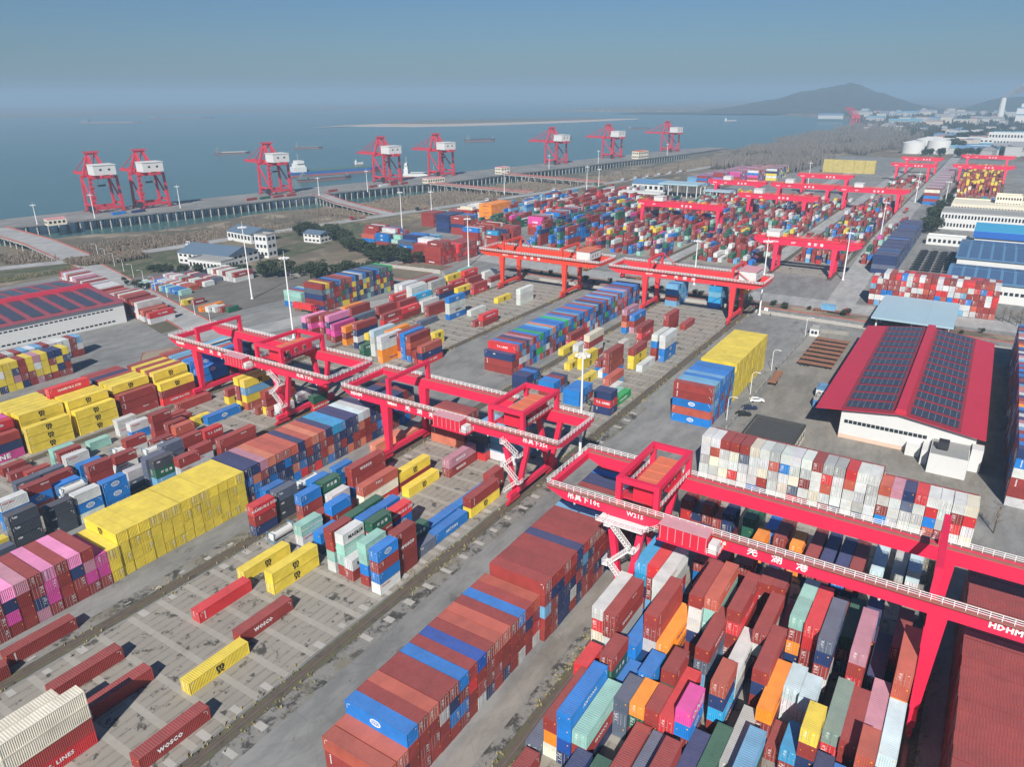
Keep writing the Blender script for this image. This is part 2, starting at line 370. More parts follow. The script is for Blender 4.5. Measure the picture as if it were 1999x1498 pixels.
sheet('yard_paving', [(90, 245), (700, 245), (700, 345), (500, 365), (360, 345), (300, 285), (245, 300), (190, 290), (90, 290)], .004, ASPH)
sheet('yard_paving', [(195, 292), (300, 285), (300, 300), (262, 400), (215, 440)], .008, DIRTM)
sheet('yard_paving', [(60, 290), (170, 290), (205, 440), (60, 440)], .004, ASPH)
sheet('dirt_yard', [(186, -14), (320, -14), (320, 53), (186, 53)], .010, asphalt_mat('tan_yard', (.21, .195, .17), (.29, .27, .235), .4))
# storage lanes with their slab paving
for (x0, x1, y0, y1) in ((10, 165, -3, 43.6), (10, 345, 88, 126), (10, 345, 174, 211), (10, 190, 216, 250), (424, 1180, 68, 97), (424, 760, 112, 152), (424, 760, 166, 222), (760, 1180, -4, 34)):
    rect('lane_paving', x0, y0, x1, y1, .012, SLAB)
RAILS = [(45.8, 10, 175), (-5.2, 10, 175), (86.0, -10, 348), (128.0, -10, 348), (172.0, -10, 348), (213.5, -10, 348), (66.5, 418, 1250), (98.5, 418, 1250), (110.5, 418, 770), (153.5, 418, 770), (164.5, 418, 800), (224, 418, 800), (36.5, 850, 1250), (-6, 850, 1250)]
for y, x0, x1 in RAILS:
    rect('rail_ballast', x0, y-1.5, x1, y+1.5, .020, BALL)
    mb = MB()
    for dy in (-.28, .28): mb.box(x0, y+dy-.05, .02, x1, y+dy+.05, .16)
    mb.box(x0, y-.2, .021, x1, y+.2, .05)
    struct(mb.build('crane_rail', STEEL))
STAIN = stain_mat()
rect('stained_shoulder', -10, 80.8, 205, 84.5, .014, STAIN); rect('stained_shoulder', -10, 129.5, 150, 132.6, .014, STAIN); rect('stained_shoulder', 10, 47.3, 175, 49.6, .017, STAIN)
# short jacking pads beside the rails
mb = MB()
for y, sgn, x0, x1 in ((86.0, -1, 20, 200), (128.0, 1, 20, 140), (128.0, -1, 20, 140), (86, 1, 20, 130)):
    x = x0+2.0
    while x < x1:
        if rnd.random() < .84:
            a = y+sgn*1.7; b = y+sgn*(4.6 if sgn*(y-107) < 0 or y == 86 and sgn < 0 else 3.2); a, b = min(a, b), max(a, b)
            mb.box(x-rnd.uniform(.5, .75), a+rnd.uniform(0, .9), .0, x+rnd.uniform(.45, .75), b-rnd.uniform(0, .7), .03+.01*rnd.random())
        x += 6.12
struct(mb.build('jacking_pads', CONC))
rect('bearer_edge', 10, 46.8, 175, 53.4, .013, asphalt_mat('tan_service_road', (.20, .185, .16), (.30, .28, .25), .35))
# river road, ramp road and cross roads
def ribbon(name, pts, width, z, mat, kerb=None, wall=None):
    L_ = []; R2 = []
    for i, p in enumerate(pts):
        a = Vector(pts[max(i-1, 0)]); b = Vector(pts[min(i+1, len(pts)-1)]); d = (b-a).normalized(); n = Vector((-d.y, d.x)); p = Vector(p)
        L_.append(p+n*width/2); R2.append(p-n*width/2)
    mb = MB(); n = len(pts)
    zz = [q[2] if len(q) > 2 else z for q in pts] if False else [z]*n
    mb.add([(p.x, p.y, z) for p in L_]+[(p.x, p.y, z) for p in R2], [(i, n+i, n+i+1, i+1) for i in range(n-1)])
    o = struct(mb.build(name, mat))
    if o.data.polygons[0].normal.z < 0: o.data.flip_normals()
    if kerb:
        mb = MB()
        for S in (L_, R2):
            for p, q in zip(S, S[1:]): mb.beam((p.x, p.y, z+.25), (q.x, q.y, z+.25), .3, .7)
        struct(mb.build('road_kerb', kerb))
    return L_, R2
ribbon('river_road', [(-100, 545), (120, 520), (198, 492), (242, 470), (300, 459), (450, 437), (560, 415), (785, 374), (1000, 342), (1300, 325), (1700, 300), (2200, 250)], 12, .016, ROADM)
ribbon('ramp_road', [(231, 464), (211, 385), (186, 290), (178, 262)], 14, .020, ROADM, REDKERB)
ribbon('cross_road', [(178, 262), (235, 250), (300, 225)], 14, .016, ROADM)
ribbon('cross_road', [(372, 300), (368, 200), (366, 120), (366, 40), (372, -60)], 17, .018, ROADM)
ribbon('main_road', [(372, 52), (560, 59), (760, 60), (1250, 60), (1800, 60)], 13, .022, ROADM)
for y in (104.5, 159): ribbon('lane_road', [(376, y), (1180, y)], 9, .016, ROADM)
# planted strip with red kerbs between the two yards
def island(pts, name='planted_strip'):
    mb = MB(); n = len(pts); mb.add([(x, y, 0) for x, y in pts]+[(x, y, .35) for x, y in pts], [tuple(range(n, 2*n))]+[(i, (i+1) % n, n+(i+1) % n, n+i) for i in range(n)])
    struct(mb.build(name, ground_mat()))
    k = MB()
    for a, b in zip(pts, pts[1:]+pts[:1]): k.beam((a[0], a[1], .2), (b[0], b[1], .2), .28, .5)
    struct(k.build('strip_kerb', REDKERB))
island([(350, 230), (358, 228), (356, 150), (352, 138), (347, 146), (346, 200)])
island([(346, 124), (354, 124), (354, 60), (352, -40), (344, -40), (346, 60)])
island([(206, 236), (226, 226), (235, 236), (212, 247)])
island([(300, 262), (340, 262), (338, 285), (318, 305), (300, 290)])
island([(143, 262), (150, 258), (182, 252), (176, 262), (150, 272)])
# concrete retaining channel
def wall_line(pts, h, t, mat, label, cat='wall', name='retaining_wall'):
    mb = MB()
    for a, b in zip(pts, pts[1:]):
        mb.beam((a[0], a[1], h/2), (b[0], b[1], h/2), t, h)
        n = int(math.dist(a, b)/6)
        for i in range(n+1):
            x = a[0]+(b[0]-a[0])*i/max(n, 1); y = a[1]+(b[1]-a[1])*i/max(n, 1); mb.box(x-.3, y-.3, 0, x+.3, y+.3, h+.25)
    return tag(mb.build(name, mat), label, cat)
wall_line([(303, 236), (322, 256), (318, 300), (300, 318), (270, 322)], 2.2, .5, CONC, 'curved pale concrete wall around the planted mound beside the office')
wall_line([(236, 236), (262, 236), (300, 232), (336, 212)], 1.8, .5, CONCD, 'weathered concrete wall running behind the white container rows')
wall_line([(338, 200), (338, 90)], 1.4, .4, CONC, 'low pale wall with posts between the striped block and the cross road')
wall_line([(336, 84), (334, 30), (330, -60)], 1.4, .4, CONC, 'low pale wall with posts behind the light blue canopy')
wall_line([(203, 54.3), (262, 54.6), (318, 54)], 1.0, .3, CONCD, 'low grey wall beside the parked cars and thin lamps')
wall_line([(318, 54), (321, 40)], 1.6, .1, CONCD, 'dark mesh fence beside the small guard hut', 'fence', 'mesh_fence')
# sand island and far banks in the river
def landmass(name, pts, z0, z1, mat, seed=1):
    pts = [(x*1.095, y*1.095) for x, y in pts]
    r = random.Random(seed); n = len(pts); cx = sum(p[0] for p in pts)/n; cy = sum(p[1] for p in pts)/n
    top = [(cx+(x-cx)*.86, cy+(y-cy)*.86, z1) for x, y in pts]
    mb = MB(); mb.add([(x, y, z0) for x, y in pts]+top, [tuple(range(n, 2*n))]+[(i, (i+1) % n, n+(i+1) % n, n+i) for i in range(n)])
    o = struct(mb.build(name, mat)); 
    if o.data.polygons[0].normal.z < 0: o.data.flip_normals()
    return o
SAND = paint('river_sand', (.50, .40, .32), .95, var=.15, scale=.01); SCRUB = paint('far_scrub', (.13, .12, .09), .95, var=.4, scale=.01)
landmass('sand_bar', [(1700, 1905), (1850, 1880), (1930, 1620), (2080, 1500), (2500, 1330), (2900, 1262), (3020, 1290), (2900, 1420), (2700, 1650), (2500, 1850), (2200, 1930), (1950, 1960)], -9.3, -7.6, SAND)
landmass('sand_bar', [(2080, 1900), (2150, 1680), (2450, 1500), (2850, 1370), (2900, 1420), (2700, 1640), (2480, 1830), (2250, 1905)], -7.8, -3.0, SCRUB)
landmass('far_bank', [(-900, 3700), (800, 4150), (1500, 4300), (2600, 4350), (3400, 4100), (4600, 4200), (6000, 4600), (9000, 5200), (9000, 12000), (-900, 12000)], -9.4, -5, SCRUB, 2)
# hills
def hill(name, peaks, x0, x1, y0, y1, n=90, m=90, seed=3):
    from mathutils import noise as mn
    V = []; F = []
    for i in range(n+1):
        for j in range(m+1):
            x = x0+(x1-x0)*i/n; y = y0+(y1-y0)*j/m
            z = 0
            for (px, py, h, sx, sy) in peaks: z += h*math.exp(-((x-px)/sx)**2-((y-py)/sy)**2)
            z *= 1+.20*mn.fractal(Vector((x*.006, y*.006, seed)), .8, 2.1, 5)
            V.append((x, y, z-6))
    for i in range(n):
        for j in range(m): a = i*(m+1)+j; F.append((a, a+m+1, a+m+2, a+1))
    me = bpy.data.meshes.new(name); me.from_pydata(V, [], F); me.materials.append(HILLM); me.update()
    for p in me.polygons: p.use_smooth = True
    o = struct(put(name, me)); 
    if me.polygons[0].normal.z < 0: me.flip_normals()
m_, T, N, L, B = nodes_of('wooded_hillside'); g = N.new('ShaderNodeNewGeometry'); n1 = noise(N, L, g.outputs['Position'], .02, 8, .7)
L.new(ramp(N, L, n1, [(.35, (.025, .032, .02)), (.65, (.075, .075, .05))]), B.inputs['Base Color']); B.inputs['Roughness'].default_value = 1; bump(N, L, B, n1, .8, 12); HILLM = m_
hill('hill', [(4900, 890, 66, 500, 330), (4900, 850, 46, 500, 190), (4900, 620, 38, 500, 220), (4900, 1090, 34, 500, 200), (5000, 1340, 30, 500, 240)], 4000, 5900, -100, 1900)
hill('hill', [(5400, 60, 58, 500, 150), (5500, -150, 45, 500, 160)], 4600, 6200, -700, 400, seed=5)

GRASSM, T, N, L, B = nodes_of('rough_grass'); g = N.new('ShaderNodeNewGeometry'); n1 = noise(N, L, g.outputs['Position'], .12, 8, .7); n2 = noise(N, L, g.outputs['Position'], 1.5, 6, .8)
c = ramp(N, L, n1, [(.38, (.05, .075, .03)), (.5, (.085, .095, .045)), (.62, (.19, .16, .10))]); c = mixc(N, L, mth(N, L, 'MULTIPLY', n2, .5), c, (.06, .065, .04)); L.new(c, B.inputs['Base Color']); B.inputs['Roughness'].default_value = .95; bump(N, L, B, n2, .6, .2)
for pts in ([(240, 455), (262, 452), (262, 402), (222, 400)], [(262, 452), (300, 448), (300, 420), (262, 412)], [(352, 440), (352, 376), (392, 372), (430, 400), (430, 430)], [(306, 368), (345, 372), (348, 400), (318, 400)], [(180, 488), (232, 468), (226, 444), (170, 452)]):
    sheet('grass_patch', pts, .012, GRASSM)
ZONES = ['L1', 'B1', 'B2P', 'B2Y', 'B2B', 'U1', 'YR', 'W', 'Wb', 'MR', 'MR2', 'RE', 'L2', 'L3', 'L2f', 'L3s', 'L4', 'LB', 'LB2', 'BL', 'DL', 'SL', 'NV', 'TV', 'YF', 'LF', 'KC', 'KD', 'RW', 'WQ', 'TK']
TANKS = [('white tank container on the slabs in front of the mint stack', 88.6, 122.0, 0.0), ('white tank container behind the charcoal stack beside the navy block', 105.6, 131.3, 2.6), ('white tank container beside the blue globe-marked stacks at left', 71.6, 178.7, 2.6), ('white tank container in the middle of the left lane', 95.5, 181.2, 2.6), ('second white tank container farther left in the left lane', 93.7, 194.1, 0.0)]
STACKS = [(0,72.4,39.3,0,1,101917,4),(0,72.2,36.9,0,1,13131415,8),(0,72.4,34.4,0,1,221015,6),(0,71.2,41.8,0,1,24,1),(0,58.1,41,0,1,10,1),(0,84.7,40.7,0,0,121212,4),(0,86,36.8,0,0,10212115,8),(0,87.2,34.4,0,0,1313,2),
(0,92.2,38.3,0,0,1313,0),(0,93.4,35.9,0,1,131313,4),(0,81.5,32,0,0,242424,4),(0,88.5,31,0,0,131313,4),(0,81.9,29.5,0,0,192110,4),(0,82.1,27.1,0,0,101010,4),(0,69.2,27.9,0,1,1010,2),(0,69.1,25.2,0,1,2415,2),
(0,66.8,22.4,0,1,101324,4),(0,60.2,33.3,0,1,1515,2),(0,60.7,30.4,0,1,2121,0),(0,88.3,27.1,0,0,10211010,8),(0,82,22.3,0,0,28131013,12),(0,81.7,24.7,0,1,121212,4),(0,90,19.7,0,0,11152710,14),(0,96.1,24.3,0,1,10242610,12),
(0,96.2,19.6,0,1,161615,4),(0,96.2,15,0,1,10151010,8),(0,91.4,12.8,0,1,191015,4),(0,81.4,15,0,1,3124,2),(0,88.3,8.2,0,0,2710,2),(0,89.9,10.5,0,0,10,1),(0,75.2,12.6,0,1,262110,4),(0,72.8,19.9,0,1,1510,2),
(0,75.8,17.4,0,1,2110,2),(0,88.1,5.9,0,0,18101515,12),(0,98,10.4,0,0,321616,4),(0,96.9,7.9,0,0,321615,4),(0,92.4,3.4,0,1,231215,4),(0,78.6,3.4,0,1,1515,2),(0,77.7,1,0,1,1313,0),(0,91.8,1,0,1,101021,4),
(0,105.6,7.5,0,1,2415101623,24),(0,108,10.1,0,1,1212101010,16),(0,108.8,12.6,0,0,2210191515,16),(0,114.9,12.6,0,0,2210191515,16),(0,105,17.5,0,1,10161015,8),(0,111.5,15,0,1,1010,0),(0,87.7,-1.5,0,0,11101515,8),(0,95.3,-1.5,0,1,301515,4),
(0,119.7,2.2,0,1,15151015,8),(0,110.9,-0.2,0,1,1515,2),(0,104.5,-4,0,1,1111193110,24),(0,92.1,-4,0,1,322310,4),(0,105.5,2.6,0,1,3010121010,16),(0,96.1,43.2,0,1,16121710,8),(0,95.7,40.8,0,1,10101613,12),(0,96.2,33.5,0,1,1010161513,24),
(0,96.6,31.2,0,1,191915,4),(0,105.2,28.9,0,1,1016161510,16),(0,106.1,26.4,0,1,1122222710,16),(0,105,22.1,0,1,1012101010,24),(0,109.3,41,0,1,2727151013,16),(0,109.2,38.5,0,1,1210102615,16),(0,105.6,36,0,1,1616121315,16),(0,122.8,33.9,0,0,101315,4),
(0,114.3,31.4,0,1,101015,0),(0,126.4,26,0,0,101015,4),(0,129.3,31.5,0,0,1010,0),(0,143.9,44.5,0,0,101210,4),(0,144.7,39.6,0,0,101015,4),(0,143.1,34.6,0,0,151510,4),(0,143.7,30.2,0,1,212124,4),(0,136,26.1,0,0,191915,4),
(0,142.1,25.1,0,0,131315,0),(0,139.8,22.6,0,1,101015,4),(0,138.7,19,0,0,191919,4),(0,135.9,15.5,0,1,101015,4),(0,136.2,12.7,0,1,151015,4),(0,135.5,9.8,0,1,151315,4),(0,135.7,7.2,0,1,101015,4),(0,142,3.8,0,1,3216,2),
(0,147,0.2,0,1,31,1),(0,146,-2.5,0,1,3216,2),(0,144,37.1,0,0,1010,0),(0,144.8,42.1,0,0,1510,0),(0,122.4,21.1,0,0,101010,4),(0,122.7,18.6,0,0,101010,4),(0,115,5.1,0,1,211015,4),(0,116.7,-2.7,0,1,101015,4),
(0,120.1,7.6,0,0,101010,0),(1,51.9,55,1,1,111010,4),(1,54.4,55,1,1,111510,4),(1,56.8,55,1,1,13101010,8),(1,59.3,55,1,1,10101010,8),(1,61.7,55,1,1,11101010,8),(1,64.2,55,1,1,10161010,8),(1,66.7,55,1,1,10151310,8),
(1,69.2,55,1,1,13101310,8),(1,71.6,55,1,1,10121010,8),(1,74.1,55,1,1,14101016,8),(1,76.6,55,1,1,10101015,8),(1,79,55,1,1,11101010,8),(1,81.5,55,1,1,11101015,8),(1,84,55,1,1,10101010,8),(1,86.4,55,1,1,13101016,8),
(1,88.9,55,1,1,10151010,8),(1,91.4,55,1,1,11101216,8),(1,93.9,54,1,1,1010261010,16),(1,96.4,54,1,1,1015101010,16),(1,98.8,54,1,1,1015151515,16),(1,101.3,54,1,1,1010151515,16),(1,103.8,54,1,1,1010151610,16),(1,106.2,54,1,1,1515101515,16),
(1,108.7,54,1,1,1026151010,16),(1,111.2,54,1,1,1015101010,16),(1,113.7,54,1,1,1010101510,16),(1,116.1,54,1,1,1010101510,16),(1,118.6,54,1,1,2610101515,16),(1,121.1,54,1,1,1515101010,16),(1,123.5,54,1,1,1515161010,16),(1,126,54,1,1,2210101015,16),
(1,128.5,54,1,1,1010101010,16),(1,130.9,54,1,1,1515161510,16),(1,133.4,54,1,1,1515151015,16),(1,135.9,54,1,1,1315151510,16),(1,138.4,54,1,1,1010101510,16),(1,140.8,54,1,1,1510101010,16),(2,36.3,139.3,1,1,10101010,0),(2,38.8,139.3,1,1,10101010,0),
(2,41.2,139.3,1,1,29152810,8),(2,43.7,139.3,1,1,30101010,8),(2,46.2,139.3,1,1,10101530,8),(2,48.6,139.3,1,1,29282810,8),(2,51.1,139.3,1,1,10101010,8),(2,53.6,139.3,1,1,29151010,8),(2,56.1,139.3,1,1,10302810,8),(2,58.6,139.3,1,1,282810,4),
(3,61.1,139.3,1,1,181818,4),(3,63.6,139.6,1,1,18181818,8),(3,66.1,139.6,1,1,18181818,8),(3,68.5,139.6,1,1,18181818,8),(3,71,139.6,1,1,18181818,8),(3,73.5,139.6,1,1,18181818,8),(3,76,139.6,1,1,18181818,8),(3,78.4,139.6,1,1,18181818,8),
(3,80.9,139.6,1,1,18181818,8),(3,83.4,139.6,1,1,18181818,8),(3,85.8,139.6,1,1,18181818,8),(3,88.3,139.6,1,1,18181818,8),(3,90.8,139.6,1,1,18181818,8),(3,93.2,139.6,1,1,18181818,8),(4,96,140.2,1,1,15131510,8),(4,98.5,140.2,1,1,15201313,8),
(4,100.9,140.2,1,1,30101513,8),(4,103.4,140.2,1,1,20151312,8),(4,105.9,140.2,1,1,11151524,8),(4,108.3,140.2,1,1,11131515,8),(4,110.8,140.2,1,1,11152013,8),(4,113.3,140.2,1,1,15151312,0),(4,115.8,140.2,1,1,11101510,0),(4,118.2,140.2,1,1,20151512,0),
(4,120.7,140.2,1,1,11101024,0),(4,123.2,140.2,1,1,15102013,0),(4,125.6,140.2,1,1,27151515,0),(4,128.1,140.2,1,1,27151015,0),(4,130.6,140.2,1,1,15151520,0),(4,133.1,140.2,1,1,15151010,0),(4,135.5,140.2,1,1,32201020,0),(4,138,140.2,1,1,16101010,0),
(4,140.5,140.2,1,1,15151015,0),(4,142.9,140.2,1,1,24151315,0),(4,145.4,140.2,1,1,26101310,0),(4,147.9,140.2,1,1,10151010,0),(4,150.3,140.2,1,1,15131510,0),(4,152.8,140.2,1,1,15151513,0),(4,155.3,140.2,1,1,10101013,0),(4,157.8,140.2,1,1,15201010,0),
(5,207,134,1,1,151010,4),(5,209.5,134,1,1,12121010,8),(5,211.9,134,1,1,13101612,0),(5,214.4,134,1,1,10261615,0),(5,216.9,134,1,1,15101630,0),(5,219.3,134,1,1,30131310,0),(5,221.8,134,1,1,10131513,0),(5,224.3,134,1,1,13123326,0),
(5,226.8,134,1,1,33133312,0),(5,229.2,134,1,1,13132624,0),(5,231.7,134,1,1,13151610,0),(5,234.2,134,1,1,26102430,0),(5,236.6,134,1,1,20131010,0),(5,239.1,134,1,1,13151315,0),(5,241.6,134,1,1,13331310,0),(5,244.1,134,1,1,13101315,0),
(5,246.5,134,1,1,33121013,0),(5,249,134,1,1,26243324,0),(5,251.5,134,1,1,13131513,0),(5,253.9,134,1,1,10331513,0),(5,256.4,134,1,1,26101630,0),(5,258.9,134,1,1,13151316,0),(5,261.3,134,1,1,13101213,0),(5,263.8,134,1,1,11131210,0),
(5,266.3,134,1,1,13131612,0),(5,268.8,134,1,1,13301326,0),(5,271.2,134,1,1,11132610,0),(5,273.7,134,1,1,26151016,0),(5,276.2,134,1,1,15151310,0),(5,278.6,134,1,1,10151313,0),(5,281.1,134,1,1,13131515,0),(5,283.6,134,1,1,10153315,0),
(5,286,134,1,1,26101315,0),(5,288.5,134,1,1,13131513,0),(5,291,134,1,1,10331013,0),(5,293.4,134,1,1,26101613,0),(5,295.9,134,1,1,10301010,0),(5,298.4,134,1,1,13301010,0),(5,300.9,134,1,1,26122415,0),(5,303.3,134,1,1,30301212,0),
(5,305.8,134,1,1,13101513,0),(5,308.3,134,1,1,10131333,0),(5,310.7,134,1,1,15151313,0),(5,313.2,134,1,1,13302612,0),(5,315.7,134,1,1,13151515,0),(5,318.1,134,1,1,15101310,0),(6,201,59,1,1,1010131113,31),(6,203.5,59,1,1,2613262610,0),
(6,205.9,59,1,1,2613261313,0),(6,208.4,59,1,1,1313131010,0),(6,210.9,59,1,1,2613101313,0),(6,213.3,59,1,1,1313131313,0),(6,215.8,59,1,1,1313131010,0),(6,218.3,59,1,1,1324102424,0),(6,220.8,59,1,1,1313132613,0),(6,223.6,59.2,1,1,18181818,0),
(6,226.1,59.2,1,1,1818181818,0),(6,228.6,59.2,1,1,1818181818,0),(6,231,59.2,1,1,1818181818,0),(6,233.5,59.2,1,1,1818181818,0),(6,236,59.2,1,1,1818181818,0),(6,238.4,59.2,1,1,1818181818,0),(6,240.9,59.2,1,1,1818181818,0),(6,243.4,59.2,1,1,1818181818,0),
(6,245.9,59.2,1,1,1818181818,0),(6,248.3,59.2,1,1,1818181818,0),(6,250.8,59.2,1,1,1818181818,0),(6,253.3,59.2,1,1,1818181818,0),(6,255.7,59.2,1,1,1818181818,0),(6,258.2,59.2,1,1,1818181818,0),(6,260.7,59.2,1,1,1818181818,0),(7,168.5,48.6,0,0,1616311616,0),
(8,174.8,48.6,0,0,10161016,0),(7,168.5,46.1,0,0,1611171616,0),(8,174.8,46.1,0,0,10101016,0),(7,168.5,43.7,0,0,1016161716,0),(8,174.8,43.7,0,0,10161616,0),(7,168.5,41.2,0,0,1017161231,0),(8,174.8,41.2,0,0,10101616,0),(7,168.5,38.7,0,0,1024161616,0),
(8,174.8,38.7,0,0,10161616,0),(7,168.5,36.2,0,0,1716161613,0),(8,174.8,36.2,0,0,10161010,0),(7,168.5,33.8,0,0,1616171024,0),(8,174.8,33.8,0,0,10161616,0),(7,168.5,31.3,0,0,3111311616,0),(8,174.8,31.3,0,0,10161616,0),(7,168.5,28.8,0,0,1613161716,0),
(8,174.8,28.8,0,0,10161616,0),(7,168.5,26.4,0,0,1616172412,0),(8,174.8,26.4,0,0,10161010,0),(7,168.5,23.9,0,0,1631101610,0),(8,174.8,23.9,0,0,10161016,0),(7,168.5,21.4,0,0,1016161716,0),(8,174.8,21.4,0,0,10161616,0),(7,168.5,19,0,0,3112111610,0),
(8,174.8,19,0,0,10161616,0),(7,168.5,16.5,0,0,3116161624,0),(8,174.8,16.5,0,0,10161610,0),(7,168.5,14,0,0,1211161616,0),(8,174.8,14,0,0,10161616,0),(7,168.5,11.6,0,0,1616163124,0),(8,174.8,11.6,0,0,10161616,0),(7,168.5,9.1,0,0,1631161616,16),
(8,174.8,9.1,0,0,10161016,0),(7,170,6.6,0,0,11311013,8),(8,176.3,6.6,0,0,101616,0),(7,170,4.1,0,0,30161616,8),(8,176.3,4.1,0,0,101010,0),(7,170,1.7,0,0,15241616,8),(8,176.3,1.7,0,0,101610,0),(7,170,-0.8,0,0,12163116,8),
(8,176.3,-0.8,0,0,101610,0),(7,170,-3.3,0,0,16121311,8),(8,176.3,-3.3,0,0,101616,0),(7,170,-5.7,0,0,16163110,8),(8,176.3,-5.7,0,0,101016,0),(7,170,-8.2,0,0,16101216,8),(8,176.3,-8.2,0,0,101616,0),(7,170,-10.7,0,0,17121617,8),
(8,176.3,-10.7,0,0,101616,0),(9,64,-22,1,1,1010101010,0),(9,66.5,-22,1,1,1010101010,0),(9,68.9,-22,1,1,1010101010,0),(9,71.4,-22,1,1,1010101010,0),(9,73.9,-22,1,1,1010101010,0),(9,76.3,-22,1,1,1010101010,0),(9,78.8,-22,1,1,1010101010,0),
(9,81.3,-22,1,1,1010101010,0),(9,83.8,-22,1,1,1010101010,0),(9,86.2,-22,1,1,1010101010,0),(9,88.7,-22,1,1,1010101010,0),(9,91.2,-22,1,1,1010101010,16),(9,93.6,-22,1,1,1010101010,16),(9,96.1,-22,1,1,1010101010,16),(9,98.6,-22,1,1,1010101010,16),
(9,101,-22,1,1,1010101010,16),(9,103.5,-22,1,1,1010101010,16),(9,106,-22,1,1,1010101010,16),(9,108.5,-22,1,1,1010101010,16),(9,110.9,-22,1,1,1010101010,16),(9,113.4,-22,1,1,1010101010,16),(9,115.9,-22,1,1,1010101010,16),(9,118.3,-22,1,1,1010101010,16),
(9,120.8,-22,1,1,1010101010,16),(9,123.3,-22,1,1,1010101010,16),(9,125.8,-22,1,1,1010101010,16),(9,128.2,-22,1,1,1010101010,16),(9,130.7,-22,1,1,1010101010,16),(9,133.2,-22,1,1,1010101010,16),(9,135.6,-22,1,1,1010101010,16),(9,138.1,-22,1,1,1010101010,16),
(9,140.6,-22,1,1,1010101010,16),(9,143,-22,1,1,1010101010,16),(10,64,-34.5,1,1,1010101010,0),(10,66.5,-34.5,1,1,1010101010,0),(10,68.9,-34.5,1,1,1010101010,0),(10,71.4,-34.5,1,1,1010101010,0),(10,73.9,-34.5,1,1,1010101010,0),(10,76.3,-34.5,1,1,1010101010,0),
(10,78.8,-34.5,1,1,1010101010,0),(10,81.3,-34.5,1,1,1010101010,0),(10,83.8,-34.5,1,1,1010101010,0),(10,86.2,-34.5,1,1,1010101010,0),(10,88.7,-34.5,1,1,1010101010,0),(10,91.2,-34.5,1,1,1010101010,0),(10,93.6,-34.5,1,1,1010101010,0),(10,96.1,-34.5,1,1,1010101010,0),
(10,98.6,-34.5,1,1,1010101010,0),(10,101,-34.5,1,1,1010101010,0),(10,103.5,-34.5,1,1,1010101010,0),(10,106,-34.5,1,1,1010101010,0),(10,108.5,-34.5,1,1,1010101010,0),(10,110.9,-34.5,1,1,1010101010,0),(10,113.4,-34.5,1,1,1010101010,0),(10,115.9,-34.5,1,1,1010101010,0),
(10,118.3,-34.5,1,1,1010101010,0),(10,120.8,-34.5,1,1,1010101010,0),(10,123.3,-34.5,1,1,1010101010,0),(10,125.8,-34.5,1,1,1010101010,0),(10,128.2,-34.5,1,1,1010101010,0),(10,130.7,-34.5,1,1,1010101010,0),(10,133.2,-34.5,1,1,1010101010,0),(10,135.6,-34.5,1,1,1010101010,0),
(10,138.1,-34.5,1,1,1010101010,0),(10,140.6,-34.5,1,1,1010101010,0),(10,143,-34.5,1,1,1010101010,0),(11,196,-29,1,1,151316101016,0),(11,198.5,-29,1,1,131615101610,0),(11,200.9,-29,1,1,101615131013,0),(11,203.4,-29,1,1,131015131310,0),(11,205.9,-29,1,1,101010151010,0),
(11,208.3,-29,1,1,261013131015,0),(11,210.8,-29,1,1,161310131015,0),(11,213.3,-29,1,1,301515101515,0),(11,215.8,-29,1,1,151515151510,0),(11,218.2,-29,1,1,161515101313,0),(11,220.7,-29,1,1,151510151010,0),(11,223.2,-29,1,1,131510151510,0),(11,225.6,-29,1,1,191510131315,0),
(11,228.1,-29,1,1,111015101610,0),(11,230.6,-29,1,1,101316131310,0),(11,233.1,-29,1,1,151615161610,0),(11,235.5,-29,1,1,161316101013,0),(11,238,-29,1,1,301013101310,0),(11,240.5,-29,1,1,201516101015,0),(11,242.9,-29,1,1,261010101016,0),(11,245.4,-29,1,1,151513101310,0),
(11,247.9,-29,1,1,101515101315,0),(11,250.3,-29,1,1,151513101615,0),(11,252.8,-29,1,1,131013101615,0),(11,255.3,-29,1,1,151013151013,0),(11,257.8,-29,1,1,131013101516,0),(11,260.2,-29,1,1,101515101010,0),(11,262.7,-29,1,1,131015151513,0),(11,265.2,-29,1,1,101010151010,0),
(11,267.6,-29,1,1,261010101015,0),(11,270.1,-29,1,1,161510151510,0),(11,272.6,-29,1,1,301610101015,0),(11,275,-29,1,1,151313151010,0),(11,277.5,-29,1,1,161515101515,0),(11,280,-29,1,1,151613101610,0),(11,282.4,-29,1,1,131515101013,0),(11,284.9,-29,1,1,191015161010,0),
(11,287.4,-29,1,1,111515151310,0),(11,289.9,-29,1,1,101010101313,0),(11,292.3,-29,1,1,151310131315,0),(11,294.8,-29,1,1,161315101010,0),(11,297.3,-29,1,1,301010131513,0),(11,299.7,-29,1,1,201310151513,0),(11,302.2,-29,1,1,261510151610,0),(11,304.7,-29,1,1,151310101013,0),
(11,307.1,-29,1,1,101613101310,0),(11,309.6,-29,1,1,151016151515,0),(11,312.1,-29,1,1,131615131513,0),(12,88.5,127.7,0,0,121015,7),(12,95.7,128.3,0,0,242525,4),(12,97.9,135.3,0,0,1313,0),(12,106.8,128.8,0,0,1313,0),(12,114.9,128.8,0,0,1313,0),
(12,104.5,122.3,0,0,212121,4),(12,97.6,122,0,0,131011,6),(12,104.4,119.5,0,0,1616,0),(12,98.3,112.9,0,0,131010,4),(12,113.7,121.7,0,1,101013,6),(12,108.4,112.7,0,1,111712,6),(12,104.3,115.5,0,0,10,0),(12,97.5,115.8,0,0,1010,0),
